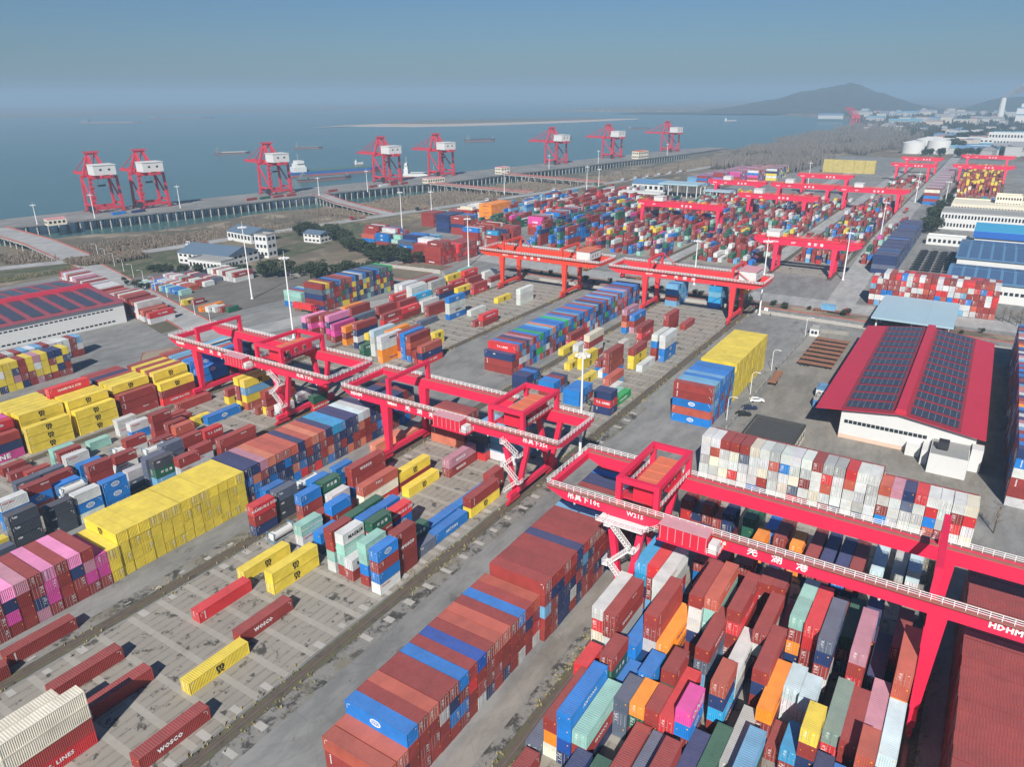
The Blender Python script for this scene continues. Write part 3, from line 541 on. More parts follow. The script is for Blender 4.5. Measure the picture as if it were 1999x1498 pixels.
(12,88.8,112.4,0,0,221624,4),(12,91.6,109.8,0,0,1315,0),(12,88.3,102.2,0,0,10102216,8),(12,88.5,99.2,0,0,16222210,12),(12,94.8,99.7,0,0,13131315,0),(12,95.1,97.1,0,0,21101510,8),(12,95.9,105.8,0,0,211010,0),(12,102.1,106,0,0,212110,0),
(12,104.1,102.7,0,0,131315,0),(12,104,99.2,0,0,121310,4),(12,88.1,96.8,0,0,1610,0),(12,88.5,92.8,0,0,22221310,8),(12,87.8,89,0,0,13101316,15),(12,94.5,89.8,0,0,10101010,8),(12,101.7,90.6,0,0,24,1),(12,102.8,93.2,0,0,2110,0),
(12,108.9,93.7,0,1,13,1),(12,107.9,90.7,0,1,13,1),(12,121.1,93.6,0,1,13,0),(12,121.3,90.5,0,1,1018,3),(12,133.3,93,0,0,1010,0),(12,121.8,113.1,0,1,1810,2),(12,120.6,109.2,0,1,18,1),(12,134.3,106.9,0,1,3010,3),
(12,75.9,116.1,0,1,18,1),(12,76.3,107.4,0,1,1818,3),(12,62.7,112.7,0,1,12,1),(12,63.1,100.9,0,1,10,1),(12,50.4,98.1,0,1,18,1),(12,37.1,91,0,1,10,1),(12,37.3,116.2,0,1,10,1),(12,37.2,107,0,1,10,1),
(12,24.5,102.1,0,1,17171012,15),(12,23.2,107.8,0,1,171710,4),(13,37.1,131.5,0,1,10,1),(13,24.2,129.1,0,1,10,0),(12,134.5,133.3,0,1,20,1),(12,141.8,130.8,0,1,20,1),(12,149.7,113.3,1,1,11101020,14),(12,152.2,113.3,1,1,10101110,0),
(12,154.6,113.3,1,1,10101110,0),(12,147.1,104.3,1,0,251512,4),(12,149.5,95.9,1,1,26262616,12),(12,151.9,95.9,1,1,26262616,0),(12,154.4,95.9,1,1,26262616,0),(12,156.9,95.9,1,1,242626,0),(12,159.3,95.9,1,1,242626,0),(14,246,131.1,0,1,1012,0),
(14,234.6,117.2,0,1,17101610,0),(14,235.5,128.6,0,1,18,0),(14,225.3,114.8,0,1,1818,0),(14,220.8,102.3,0,1,10101013,0),(14,224.9,107.3,0,1,1013,0),(14,209.6,107.2,0,1,18,0),(14,222.1,104.8,0,1,16,0),(14,235.8,99.4,0,1,101818,0),
(14,234.8,95.5,0,1,16,0),(14,248.6,95.8,0,1,16131010,0),(14,249.2,92.8,0,1,16161313,0),(14,263,108,0,1,101210,0),(14,274.3,119.8,0,1,30102013,0),(14,276.5,117.2,0,1,131030,0),(14,284.2,105,0,1,101010,0),(14,291.9,100.3,0,1,10,0),
(14,210,97,0,1,1126,0),(14,199.9,89.7,0,1,33,0),(14,204.8,94.6,0,1,16,0),(14,222.6,118.9,0,0,18,0),(14,236,122.5,0,0,1616,0),(14,255.8,112.6,0,0,16,0),(14,206,92.1,0,0,22,0),(14,229.9,121.2,0,0,18,0),
(14,197.1,121.7,1,0,1515,0),(14,199.6,121.7,1,0,1515,0),(14,202,121.7,1,0,1315,0),(14,204.5,121.7,1,0,1524,0),(14,196.8,110.9,1,0,1310,0),(14,199.3,110.9,1,0,1310,0),(14,201.7,110.9,1,0,1013,0),(14,204.2,110.9,1,0,1524,0),
(14,194.5,100.2,1,0,1313,0),(14,197,100.2,1,0,1313,0),(14,199.4,100.2,1,0,1315,0),(14,201.9,100.2,1,0,1310,0),(14,193.2,88.3,1,0,151215,0),(14,195.7,88.3,1,0,151215,0),(14,325.8,117.1,1,0,26131026,0),(14,328.3,117.1,1,0,13262626,0),
(14,330.7,117.1,1,0,26262613,0),(14,333.2,117.1,1,0,26272613,0),(14,335.7,117.1,1,0,26262626,0),(14,338.1,117.1,1,0,13131326,0),(14,332.6,98.3,1,0,27262713,0),(14,335.1,98.3,1,0,13261326,0),(14,337.5,98.3,1,0,26132726,0),(14,340,98.3,1,0,13132613,0),
(14,342.5,98.3,1,0,27262626,0),(14,344.9,98.3,1,0,26262626,0),(14,332.6,88.8,1,0,21232110,0),(14,335.1,88.8,1,0,21232110,0),(14,337.5,88.8,1,0,21232110,0),(14,340,88.8,1,0,21232110,0),(14,342.5,88.8,1,0,21232110,0),(13,82,216.8,0,1,181818,7),
(13,83,221.7,0,1,18181818,8),(13,83,224.3,0,1,18181818,0),(13,82.3,226.9,0,1,18181818,0),(13,82.7,229.5,0,1,18181818,0),(13,83,232.1,0,1,18181818,0),(13,83,234.7,0,1,18181818,0),(13,96,217,0,1,181818,7),(13,95.9,220,0,1,18181818,8),
(13,95.9,222.6,0,1,18181818,0),(13,95.9,225.2,0,1,18181818,0),(13,94.9,227.8,0,1,1212181010,16),(13,95.9,230.4,0,1,10101010,0),(13,95.9,233,0,1,10181010,0),(13,95.9,235.6,0,1,10151010,0),(13,109.9,217.7,0,1,101010,7),(13,109.8,220.7,0,1,18101010,8),
(13,109.8,223.3,0,1,18101010,0),(13,109.8,225.9,0,1,18181010,0),(13,109.8,228.5,0,1,10101818,0),(13,109.8,231.1,0,1,15101010,0),(13,109.8,233.7,0,1,10101815,0),(13,109.8,236.3,0,1,10181010,0),(13,122.8,216,0,1,181012,7),(13,123.7,220.2,0,1,18181818,8),
(13,123.7,222.8,0,1,10181810,0),(13,123.7,225.4,0,1,18101010,0),(13,123.7,228,0,1,10181010,0),(13,123.7,230.6,0,1,18101518,0),(13,123.7,233.2,0,1,10101010,0),(13,137.5,217.4,0,1,131310,4),(13,137,219.9,0,1,13131510,8),(13,137,222.4,0,1,13101010,0),
(13,137,224.8,0,1,10151313,0),(13,137,227.3,0,1,26101010,0),(13,137,229.9,0,1,26131510,0),(13,137,232.5,0,1,10101010,0),(13,137,235.1,0,1,11111010,0),(13,150,216.9,0,1,151015,4),(13,150,219.5,0,1,15151010,8),(13,150,222.1,0,1,13151010,0),
(13,150,224.7,0,1,11131010,0),(13,150,227.3,0,1,26101010,0),(13,150,229.9,0,1,17131010,0),(13,150,232.5,0,1,26101010,0),(13,68.8,218.3,0,1,101528,0),(13,69.2,221.6,0,1,12101528,0),(13,69.2,224.2,0,1,28121015,0),(13,69.2,226.8,0,1,28101015,0),
(13,69.2,229.4,0,1,10101015,0),(15,135.3,189.5,0,1,18261811,12),(15,135.4,192.8,0,1,18101018,0),(15,135.2,198.9,0,0,1018,0),(15,136.3,181.2,0,1,101018,4),(15,134.6,183.6,0,0,10,0),(15,135.6,178.7,0,0,10,0),(15,135.2,173.9,0,0,1615,0),
(15,144.2,175.7,0,0,1615,0),(15,145.9,170.3,0,0,2112,0),(15,121.3,190.8,0,1,13,1),(15,122.6,207.6,0,1,10,1),(15,109.8,168.7,0,1,1010,2),(15,118.4,193.2,0,0,18,0),(15,108.3,187,0,0,1110,2),(15,108.5,190.8,0,0,1010,0),
(15,115.7,201.9,0,0,10,0),(15,115.1,198.4,0,0,10,0),(15,106.5,194.9,0,0,101010,4),(15,101.9,206.1,0,0,1616,0),(15,102.5,200.4,0,0,1613,0),(15,92,204,0,0,22,1),(15,95.5,191,0,0,1016,2),(15,105.1,178.9,0,0,1010,0),
(15,111.2,177.6,0,0,1210,0),(15,96,173.8,0,0,242424,4),(15,99.3,183.8,0,0,1010,0),(15,102.4,170.4,0,0,1016,0),(15,93.8,163.4,0,0,101624,4),(15,89.7,168,0,0,252126,4),(15,89.1,170.5,0,0,242424,0),(15,88.2,184,0,0,1016,2),
(15,85.2,173,0,0,3124,0),(15,76.2,167.6,0,0,131313,6),(15,69.5,167.7,0,0,161316,6),(15,62.7,167.3,0,0,252525,6),(15,54.8,165.8,0,0,25252525,14),(15,58.4,179.2,0,0,161313,4),(15,64.7,181.5,0,0,101310,4),(15,66.8,191.1,0,0,2424,0),
(15,79.1,179.2,0,0,101010,4),(15,80.6,187.3,0,0,1313,0),(15,81,194.7,0,0,1616,2),(15,81.5,199.2,0,0,1010,0),(15,81.3,202.1,0,0,2222,0),(15,71.5,181.3,0,0,1315,2),(15,72.9,187.5,0,0,1010,2),(15,72.9,191.2,0,0,2424,0),
(15,73.3,200.3,0,0,10,0),(15,70.4,203.1,0,0,10,0),(15,70.9,208.6,0,0,10,0),(15,46.2,158.5,0,0,241315,0),(15,48.4,167.3,0,0,1810,0),(16,201.5,220.3,0,1,29152810,0),(16,200.1,216.1,0,1,282810,0),(16,201.7,234.7,0,1,291510,0),
(16,202.5,232.2,0,1,102810,0),(16,206.8,229.7,0,1,102810,0),(16,229.6,235.4,0,1,1010,0),(16,228.4,238.5,0,1,1919,0),(16,220.3,223.5,0,1,2410,0),(16,200.3,209.8,0,1,191019,0),(16,199.6,202.7,0,1,10151615,0),(16,196.3,190.4,0,1,32161616,0),
(16,192,182.8,0,1,16161919,0),(16,199.2,185.2,0,1,19211512,0),(16,200.5,180.3,0,1,10101019,0),(16,199.5,177.8,0,1,13131313,0),(16,198.5,174.2,0,1,10111013,0),(16,197,167.4,0,1,111512,0),(16,235.3,199.8,0,1,24,0),(16,236.5,225.3,0,1,1010,0),
(16,228.2,214.6,0,1,1012,0),(16,240.4,214.5,0,1,1210,0),(16,248.7,223.1,0,1,1010,0),(16,255.8,234,0,1,1210,0),(16,254.3,213.9,0,1,1616,0),(16,262.4,224.8,0,1,2716,0),(16,249.4,206.7,0,1,1010,0),(16,198.4,195.4,0,0,182116,0),
(16,192.6,192.9,0,0,2121,0),(16,198.7,187.7,0,0,261313,0),(16,197.6,170.7,0,0,1010,0),(16,219.2,179,0,0,1818,0),(16,264,228.7,0,1,161616,0),(16,266,231.6,0,1,161616,0),(16,266,236.5,0,1,161616,0),(16,265.4,238.9,0,1,161616,0),
(16,286.5,234.7,0,1,3131,0),(16,277.3,222.2,0,1,1015,0),(16,301.8,235.7,0,1,1818,0),(16,291.9,225.7,0,1,1210,0),(16,306,227.8,0,1,121010,0),(16,303.3,223.2,0,1,1010,0),(16,283.5,215.4,0,1,1815,0),(16,293.7,212.9,0,1,1012,0),
(16,319.4,224.1,0,1,1616,0),(16,310.8,214.1,0,1,1016,0),(16,250.8,195.7,0,1,13161613,0),(16,317.2,238.5,0,1,2210,0),(16,287.1,240,0,1,1010,0),(16,285.7,192.9,0,1,18,0),(16,288.9,182,0,1,161616,0),(16,260.9,191.1,0,1,16,0),
(16,250.4,177.1,0,1,1210,0),(16,248.1,179.6,0,0,10,0),(17,81.9,273.3,1,0,15181010,0),(17,84.4,273.3,1,0,15181818,0),(17,86.8,273.3,1,0,15151010,0),(17,89.3,273.3,1,0,18301016,0),(17,91.8,273.3,1,0,18101810,0),(17,94.3,273.3,1,0,15101510,0),
(17,96.7,273.3,1,0,15151018,0),(17,99.2,273.3,1,0,18161815,0),(17,101.7,273.3,1,0,18181818,0),(17,104.1,273.3,1,0,18153018,0),(17,106.6,273.3,1,0,10101015,0),(17,109.1,273.3,1,0,18181010,0),(17,111.5,273.3,1,0,30161830,0),(17,114,273.3,1,0,18181810,0),
(17,116.5,273.3,1,0,15101810,0),(17,119,273.3,1,0,15181510,0),(17,121.4,273.3,1,0,18151010,0),(18,105.7,290.9,1,0,161016,0),(18,108.2,290.9,1,0,101516,0),(18,110.6,290.9,1,0,161516,0),(18,113.1,290.9,1,0,101616,0),(18,115.6,290.9,1,0,261210,0),
(18,118,290.9,1,0,161615,0),(18,120.5,290.9,1,0,261610,0),(18,123,290.9,1,0,101015,0),(18,125.5,290.9,1,0,161510,0),(18,127.9,290.9,1,0,161616,0),(18,130.4,290.9,1,0,161615,0),(18,132.9,290.9,1,0,101010,0),(18,135.3,290.9,1,0,261610,0),
(19,231,255,1,1,1024151015,0),(19,233.5,255,1,1,1822101010,0),(19,235.9,255,1,1,1024241010,0),(19,238.4,255,1,1,1510101510,0),(19,240.9,255,1,1,1310102124,0),(19,243.3,255,1,1,1010211018,0),(19,245.8,255,1,1,1021242418,0),(19,248.3,255,1,1,1110151010,0),
(19,250.8,255,1,1,1318101824,0),(19,253.2,255,1,1,1524151515,0),(19,255.7,255,1,1,1610151824,0),(19,258.2,255,1,1,1322181524,0),(19,260.6,255,1,1,1518102422,0),(19,263.1,255,1,1,2424242224,0),(19,265.6,255,1,1,1515151015,0),(19,268.1,255,1,1,1310182424,0),
(19,270.5,255,1,1,2115101815,0),(19,273,255,1,1,2415182422,0),(19,275.5,255,1,1,2110242418,0),(19,277.9,255,1,1,3315211015,0),(19,229,267.6,1,1,222213,0),(19,231.5,267.6,1,1,101310,0),(19,233.9,267.6,1,1,132210,0),(19,236.4,267.6,1,1,221013,0),
(19,238.9,267.6,1,1,101010,0),(20,175.4,306,0,1,1216,0),(20,176.3,312,0,1,1116,0),(20,177.3,315,0,1,1016,0),(20,177.4,318,0,1,161616,0),(20,178,321,0,1,101611,0),(20,178.6,324,0,1,103030,0),(20,179.8,330,0,1,101010,0),
(20,180.6,333,0,1,101616,0),(20,180.9,336,0,1,113010,0),(20,182.1,339,0,1,161011,0),(20,182,342,0,1,101016,0),(20,183.3,348,0,1,1016,0),(20,184.3,351,0,1,1611,0),(20,184.8,354,0,1,1630,0),(20,185.7,357,0,1,1010,0),
(20,185.6,360,0,1,1116,0),(20,187.3,366,0,1,1030,0),(20,187.9,369,0,1,1630,0),(20,188.7,372,0,1,1630,0),(20,188.9,375,0,1,1616,0),(20,189.4,378,0,1,1630,0),(20,190.6,384,0,1,1630,0),(20,191.4,387,0,1,1010,0),
(20,192.2,390,0,1,1016,0),(20,192.8,393,0,1,1630,0),(20,193.4,396,0,1,1010,0),(20,194.3,402,0,1,3016,0),(20,195,405,0,1,3016,0),(20,195.3,408,0,1,1610,0),(20,195.9,411,0,1,1016,0),(20,196.8,414,0,1,1110,0),
(20,198.1,420,0,1,1616,0),(20,198.3,423,0,1,3016,0),(20,198.8,426,0,1,1011,0),(21,214,340,0,0,22,0),(21,214,342.9,0,0,13,0),(21,214,345.8,0,0,13,0),(21,214,348.7,0,0,13,0),(21,214,351.6,0,0,22,0),
(21,214,354.5,0,0,13,0),(21,214,357.4,0,0,22,0),(21,214,360.3,0,0,10,0),(21,214,363.2,0,0,13,0),(21,214,366.1,0,0,16,0),(21,214,369,0,0,13,0),(21,214,371.9,0,0,16,0),(21,214,374.8,0,0,22,0),
(21,214,377.7,0,0,16,0),(21,222,345,0,0,11,0),(21,222,347.9,0,0,11,0),(21,222,350.8,0,0,11,0),(21,222,353.7,0,0,16,0),(21,222,356.6,0,0,11,0),(21,222,359.5,0,0,16,0),(21,222,362.4,0,0,11,0),
(21,222,365.3,0,0,16,0),(21,222,368.2,0,0,16,0),(21,222,371.1,0,0,16,0),(21,222,374,0,0,13,0),(21,222,376.9,0,0,11,0),(21,232,346,0,0,16,0),(21,232,348.9,0,0,10,0),(21,232,351.8,0,0,10,0),
(21,232,354.7,0,0,16,0),(21,232,357.6,0,0,16,0),(21,232,360.5,0,0,10,0),(21,232,363.4,0,0,10,0),(21,232,366.3,0,0,22,0),(21,232,369.2,0,0,30,0),(21,232,372.1,0,0,16,0),(21,232,375,0,0,16,0),
(21,232,377.9,0,0,30,0),(21,232,380.8,0,0,16,0),(21,240,350,0,0,24,0),(21,240,352.9,0,0,10,0),(21,240,355.8,0,0,16,0),(21,240,358.7,0,0,10,0),(21,240,361.6,0,0,24,0),(21,240,364.5,0,0,24,0),
(21,240,367.4,0,0,10,0),(21,240,370.3,0,0,16,0),(21,240,373.2,0,0,10,0),(21,240,376.1,0,0,24,0),(21,247,340,0,1,1016,0),(21,247,342.7,0,1,1616,0),(21,247,345.4,0,1,1616,0),(21,247,348.1,0,1,1016,0),
(21,247,350.8,0,1,1616,0),(21,247,353.5,0,1,1616,0),(21,247,356.2,0,1,1016,0),(21,247,358.9,0,1,1616,0),(21,247,361.6,0,1,1616,0),(21,200,304,0,1,19,0),(21,201.5,301,0,0,16,0),(21,203,298,0,0,16,0),
(21,204.5,295,0,0,10,0),(21,206,292,0,0,21,0),(21,203,322,0,0,18,0),(21,206,318,0,0,10,0),(22,450,38,1,1,15152415,0),(22,452.5,38,1,1,24151524,0),(22,454.9,38,1,1,15151515,0),(22,457.4,38,1,1,15152415,0),
(22,459.9,38,1,1,24241515,0),(22,462.4,38,1,1,15151513,0),(22,464.8,38,1,1,15242415,0),(22,467.3,38,1,1,13151515,0),(22,469.8,38,1,1,15242415,0),(22,472.2,38,1,1,24242415,0),(22,474.7,38,1,1,15151515,0),(22,477.2,38,1,1,15151324,0),
(22,479.6,38,1,1,15242413,0),(22,482.1,38,1,1,24242424,0),(22,484.6,38,1,1,15241524,0),(22,487.1,38,1,1,15152415,0),(22,489.5,38,1,1,25241515,0),(22,492,38,1,1,15152413,0),(22,494.5,38,1,1,15241524,0),(22,496.9,38,1,1,24241515,0),
(22,499.4,38,1,1,15151515,0),(22,501.9,38,1,1,15152413,0),(22,504.3,38,1,1,15151515,0),(22,506.8,38,1,1,24152415,0),(22,509.3,38,1,1,13131515,0),(22,511.8,38,1,1,15151513,0),(22,514.2,38,1,1,15131515,0),(22,516.7,38,1,1,15152415,0),
(22,519.2,38,1,1,24151515,0),(22,521.6,38,1,1,15241513,0),(22,524.1,38,1,1,15152415,0),(22,526.6,38,1,1,24152415,0),(22,529,38,1,1,15241515,0),(22,531.5,38,1,1,15242424,0),(22,534,38,1,1,24241524,0),(22,536.5,38,1,1,25241513,0),
(22,538.9,38,1,1,15151324,0),(22,541.4,38,1,1,15151524,0),(22,543.9,38,1,1,15241515,0),(22,546.3,38,1,1,24241524,0),(22,548.8,38,1,1,15151515,0),(22,551.3,38,1,1,15151524,0),(22,553.7,38,1,1,24152415,0),(22,556.2,38,1,1,15242415,0),
(22,558.7,38,1,1,15152413,0),(22,561.1,38,1,1,13241515,0),(22,563.6,38,1,1,15151324,0),(22,566.1,38,1,1,15241524,0),(22,568.6,38,1,1,24132424,0),(22,571,38,1,1,15151524,0),(22,573.5,38,1,1,15152424,0),(22,576,38,1,1,15242415,0),
(22,578.4,38,1,1,24151515,0),(22,580.9,38,1,1,15152424,0),(22,583.4,38,1,1,15152424,0),(22,585.9,38,1,1,24241515,0),(22,588.3,38,1,1,15242424,0),(22,590.8,38,1,1,15131515,0),(23,768,41,1,1,1710131013,0),(23,770.5,41,1,1,2217101313,0),
(23,772.9,41,1,1,1010101013,0),(23,775.4,41,1,1,1013102217,0),(23,777.9,41,1,1,1013101017,0),(23,780.4,41,1,1,1017101010,0),(23,782.8,41,1,1,1022222213,0),(23,785.3,41,1,1,3010101010,0),(23,787.8,41,1,1,3122221710,0),(23,790.2,41,1,1,1622131322,0),
(23,792.7,41,1,1,1010101022,0),(23,795.2,41,1,1,1622171710,0),(23,797.6,41,1,1,3110101310,0),(23,800.1,41,1,1,3017131717,0),(23,802.6,41,1,1,1010221022,0),(23,805,41,1,1,2622221017,0),(23,807.5,41,1,1,1010171722,0),(23,810,41,1,1,3010102217,0),
(23,812.5,41,1,1,3010101317,0),(23,814.9,41,1,1,3113101022,0),(23,817.4,41,1,1,1617171022,0),(23,819.9,41,1,1,1010101717,0),(23,822.3,41,1,1,1617221313,0),(23,824.8,41,1,1,3113172222,0),(23,827.3,41,1,1,3013171310,0),(23,829.8,41,1,1,1010132210,0),
(23,832.2,41,1,1,2610221022,0),(23,834.7,41,1,1,1010221322,0),(23,837.2,41,1,1,3013222217,0),(23,839.6,41,1,1,3010171717,0),(23,842.1,41,1,1,3122102217,0),(23,844.6,41,1,1,1617131010,0),(23,847,41,1,1,1017101322,0),(23,849.5,41,1,1,1610221310,0),
(23,852,41,1,1,3122171010,0),(23,854.5,41,1,1,3022101710,0),(23,856.9,41,1,1,1022101017,0),(23,859.4,41,1,1,2622172217,0),(23,861.9,41,1,1,1013101010,0),(23,864.3,41,1,1,3010101017,0),(23,866.8,41,1,1,3017172210,0),(23,869.3,41,1,1,3117221310,0),
(23,871.7,41,1,1,1617221710,0),(23,874.2,41,1,1,1022221710,0),(23,876.7,41,1,1,1622101710,0),(23,879.1,41,1,1,3110222213,0),(23,881.6,41,1,1,3013222222,0),(23,884.1,41,1,1,1013101010,0),(23,886.6,41,1,1,2613131710,0),(23,889,41,1,1,1010221310,0),
(23,891.5,41,1,1,3013221710,0),(23,894,41,1,1,3017171022,0),(23,896.4,41,1,1,3117101710,0),(23,898.9,41,1,1,1622171022,0),(23,901.4,41,1,1,1010102210,0),(23,903.9,41,1,1,1610102213,0),(23,906.3,41,1,1,3117171013,0),(23,908.8,41,1,1,3010132217,0),
(23,911.3,41,1,1,1017101010,0),(23,913.7,41,1,1,2610221710,0),(23,916.2,41,1,1,1022221017,0),(23,918.7,41,1,1,3022221322,0),(23,921.1,41,1,1,3022101010,0),(23,923.6,41,1,1,3113221713,0),(23,926.1,41,1,1,1622221010,0),(23,928.5,41,1,1,1010221022,0),
(23,931,41,1,1,1610172210,0),(23,933.5,41,1,1,3113221717,0),(23,936,41,1,1,3010101710,0),(23,938.4,41,1,1,1010171310,0),(23,940.9,41,1,1,2610101017,0),(23,943.4,41,1,1,1017171717,0),(23,945.8,41,1,1,3022101717,0),(23,948.3,41,1,1,3010101310,0),
(23,950.8,41,1,1,3110221010,0),(23,953.2,41,1,1,1622221713,0),(23,955.7,41,1,1,1017131717,0),(23,958.2,41,1,1,1617221310,0),(23,960.7,41,1,1,3113101017,0),(23,963.1,41,1,1,3013101010,0),(23,965.6,41,1,1,1017101013,0),(23,968.1,41,1,1,2622101710,0),
(23,970.5,41,1,1,1010101022,0),(23,973,41,1,1,3022221010,0),(23,975.5,41,1,1,3010102210,0),(23,978,41,1,1,3117131013,0),(23,980.4,41,1,1,1610131010,0),(23,982.9,41,1,1,1013101010,0),(23,985.4,41,1,1,1610101010,0),(23,987.8,41,1,1,3122101710,0),
(23,990.3,41,1,1,3010101017,0),(23,992.8,41,1,1,1010132222,0),(23,995.2,41,1,1,2617102210,0),(23,997.7,41,1,1,1010132210,0),(23,1000.2,41,1,1,3017132210,0),(23,1002.6,41,1,1,3010131317,0),(23,1005.1,41,1,1,3117101313,0),(23,1007.6,41,1,1,1613101313,0),
(23,1010.1,41,1,1,1017221722,0),(23,1012.5,41,1,1,1613101017,0),(23,1015,41,1,1,3110101317,0),(23,1017.5,41,1,1,3013101010,0),(23,1019.9,41,1,1,1013101010,0),(23,1022.4,41,1,1,2610101317,0),(23,1024.9,41,1,1,1010102210,0),(23,1027.3,41,1,1,3022101022,0),
(23,1029.8,41,1,1,3017101717,0),(23,1032.3,41,1,1,3117101017,0),(23,1034.8,41,1,1,1622221010,0),(23,1037.2,41,1,1,1017131017,0),(23,1039.7,41,1,1,1610101310,0),(23,1042.2,41,1,1,3110101017,0),(23,1044.6,41,1,1,3013102210,0),(23,1047.1,41,1,1,1010101017,0),
(23,1049.6,41,1,1,2617101013,0),(23,1052,41,1,1,1017101017,0),(23,1054.5,41,1,1,3022101717,0),(24,1033,130,1,1,181818181818,0),(24,1035.5,130,1,1,181818181818,0),(24,1037.9,130,1,1,181818181818,0),(24,1033,142.3,1,1,181818181818,0),(24,1035.5,142.3,1,1,181818181818,0),
(24,1037.9,142.3,1,1,181818181818,0),(24,1033,154.6,1,1,181818181818,0),(24,1035.5,154.6,1,1,181818181818,0),(24,1037.9,154.6,1,1,181818181818,0),(24,1033,166.9,1,1,181818181818,0),(24,1035.5,166.9,1,1,181818181818,0),(24,1037.9,166.9,1,1,181818181818,0),(24,1033,179.2,1,1,181818181818,0),
(24,1035.5,179.2,1,1,181818181818,0),(24,1037.9,179.2,1,1,181818181818,0),(25,812,268,1,1,10131026,0),(25,814.5,268,1,1,12282626,0),(25,816.9,268,1,1,13261610,0),(25,819.4,268,1,1,26101313,0),(25,821.9,268,1,1,10101028,0),(25,824.4,268,1,1,28281626,0),
(25,826.8,268,1,1,26281016,0),(25,829.3,268,1,1,12261628,0),(25,831.8,268,1,1,15101626,0),(25,834.2,268,1,1,10132810,0),(25,836.7,268,1,1,16131310,0),(25,839.2,268,1,1,10281326,0),(25,841.6,268,1,1,30131610,0),(25,844.1,268,1,1,26102610,0),
(25,846.6,268,1,1,13101013,0),(25,849,268,1,1,16262826,0),(25,851.5,268,1,1,10101026,0),(25,854,268,1,1,10162816,0),(25,856.5,268,1,1,12101010,0),(25,858.9,268,1,1,13261316,0),(25,861.4,268,1,1,26161610,0),(25,863.9,268,1,1,10261326,0),
(25,866.3,268,1,1,28162810,0),(25,868.8,268,1,1,26102626,0),(25,871.3,268,1,1,12162626,0),(25,873.8,268,1,1,15162826,0),(25,876.2,268,1,1,10132610,0),(25,878.7,268,1,1,16162810,0),(25,881.2,268,1,1,10162613,0),(25,883.6,268,1,1,30261010,0),
(25,886.1,268,1,1,26161026,0),(25,888.6,268,1,1,13101310,0),(25,891,268,1,1,16131616,0),(25,893.5,268,1,1,10101026,0),(25,818,281,1,1,262610,0),(25,820.5,281,1,1,101010,0),(25,822.9,281,1,1,131010,0),(25,825.4,281,1,1,262626,0),
(25,827.9,281,1,1,101013,0),(25,830.4,281,1,1,261010,0),(25,832.8,281,1,1,261310,0),(25,835.3,281,1,1,122613,0),(25,837.8,281,1,1,151310,0),(25,840.2,281,1,1,102613,0),(25,842.7,281,1,1,162628,0),(25,845.2,281,1,1,101028,0),
(25,847.6,281,1,1,302610,0),(25,850.1,281,1,1,262610,0),(25,852.6,281,1,1,101310,0),(25,855,281,1,1,132826,0),(25,857.5,281,1,1,262610,0),(25,860,281,1,1,102610,0),(25,862.5,281,1,1,262810,0),(25,864.9,281,1,1,262626,0),
(25,867.4,281,1,1,121013,0),(25,869.9,281,1,1,152626,0),(25,872.3,281,1,1,102610,0),(25,874.8,281,1,1,162610,0),(25,877.3,281,1,1,101028,0),(25,879.8,281,1,1,302626,0),(25,828,255,1,1,1010131016,0),(25,830.5,255,1,1,1010101010,0),
(25,832.9,255,1,1,1310281016,0),(25,835.4,255,1,1,1626282626,0),(25,837.9,255,1,1,1010101013,0),(25,840.4,255,1,1,2613101613,0),(25,842.8,255,1,1,2813102810,0),(25,845.3,255,1,1,1213101026,0),(25,847.8,255,1,1,1528281010,0),(25,850.2,255,1,1,1010101010,0),
(25,852.7,255,1,1,1610101310,0),(25,855.2,255,1,1,1028132810,0),(25,857.6,255,1,1,3016131010,0),(25,860.1,255,1,1,1028281010,0),(25,862.6,255,1,1,1026131010,0),(25,865,255,1,1,1310281026,0),(25,867.5,255,1,1,1628101310,0),(25,870,255,1,1,1028281010,0),
(25,872.5,255,1,1,2626162613,0),(25,874.9,255,1,1,2828281316,0),(25,877.4,255,1,1,1210131616,0),(25,879.9,255,1,1,1526102810,0),(25,882.3,255,1,1,1028281016,0),(25,884.8,255,1,1,1626131610,0),(25,887.3,255,1,1,1010101610,0),(25,889.8,255,1,1,3010102813,0),
(25,892.2,255,1,1,1010101616,0),(25,894.7,255,1,1,1026101026,0),(25,897.2,255,1,1,1310131028,0),(25,899.6,255,1,1,1616281013,0),(25,902.1,255,1,1,1013162828,0),(25,904.6,255,1,1,2610101010,0),(25,907,255,1,1,2810101028,0),(25,909.5,255,1,1,1216101016,0),
(25,912,255,1,1,1510101010,0),(25,914.5,255,1,1,1026281028,0),(25,916.9,255,1,1,1626131016,0),(25,919.4,255,1,1,1016101610,0),(25,921.9,255,1,1,3026131326,0),(25,845,242,1,1,2828101010,0),(25,847.5,242,1,1,1610282810,0),(25,849.9,242,1,1,3010282826,0),
(25,852.4,242,1,1,1010282828,0),(25,854.9,242,1,1,1016102816,0),(25,857.4,242,1,1,2616131628,0),(25,859.8,242,1,1,2810101328,0),(25,862.3,242,1,1,1228282626,0),(25,864.8,242,1,1,1513131010,0),(25,867.2,242,1,1,1013102810,0),(25,869.7,242,1,1,1616261010,0),
(25,872.2,242,1,1,1016102810,0),(25,874.6,242,1,1,3028262816,0),(25,877.1,242,1,1,2810281316,0),(25,879.6,242,1,1,1616162828,0),(25,882,242,1,1,3026101016,0),(25,884.5,242,1,1,1013161010,0),(25,887,242,1,1,1016132626,0),(25,889.5,242,1,1,2626262628,0),
(25,891.9,242,1,1,2828102828,0),(25,894.4,242,1,1,1210132613,0),(25,896.9,242,1,1,1528101626,0),(25,899.3,242,1,1,1010102816,0),(25,901.8,242,1,1,1610281613,0),(25,904.3,242,1,1,1016131316,0),(25,906.8,242,1,1,3010102613,0),(25,909.2,242,1,1,2810261010,0),
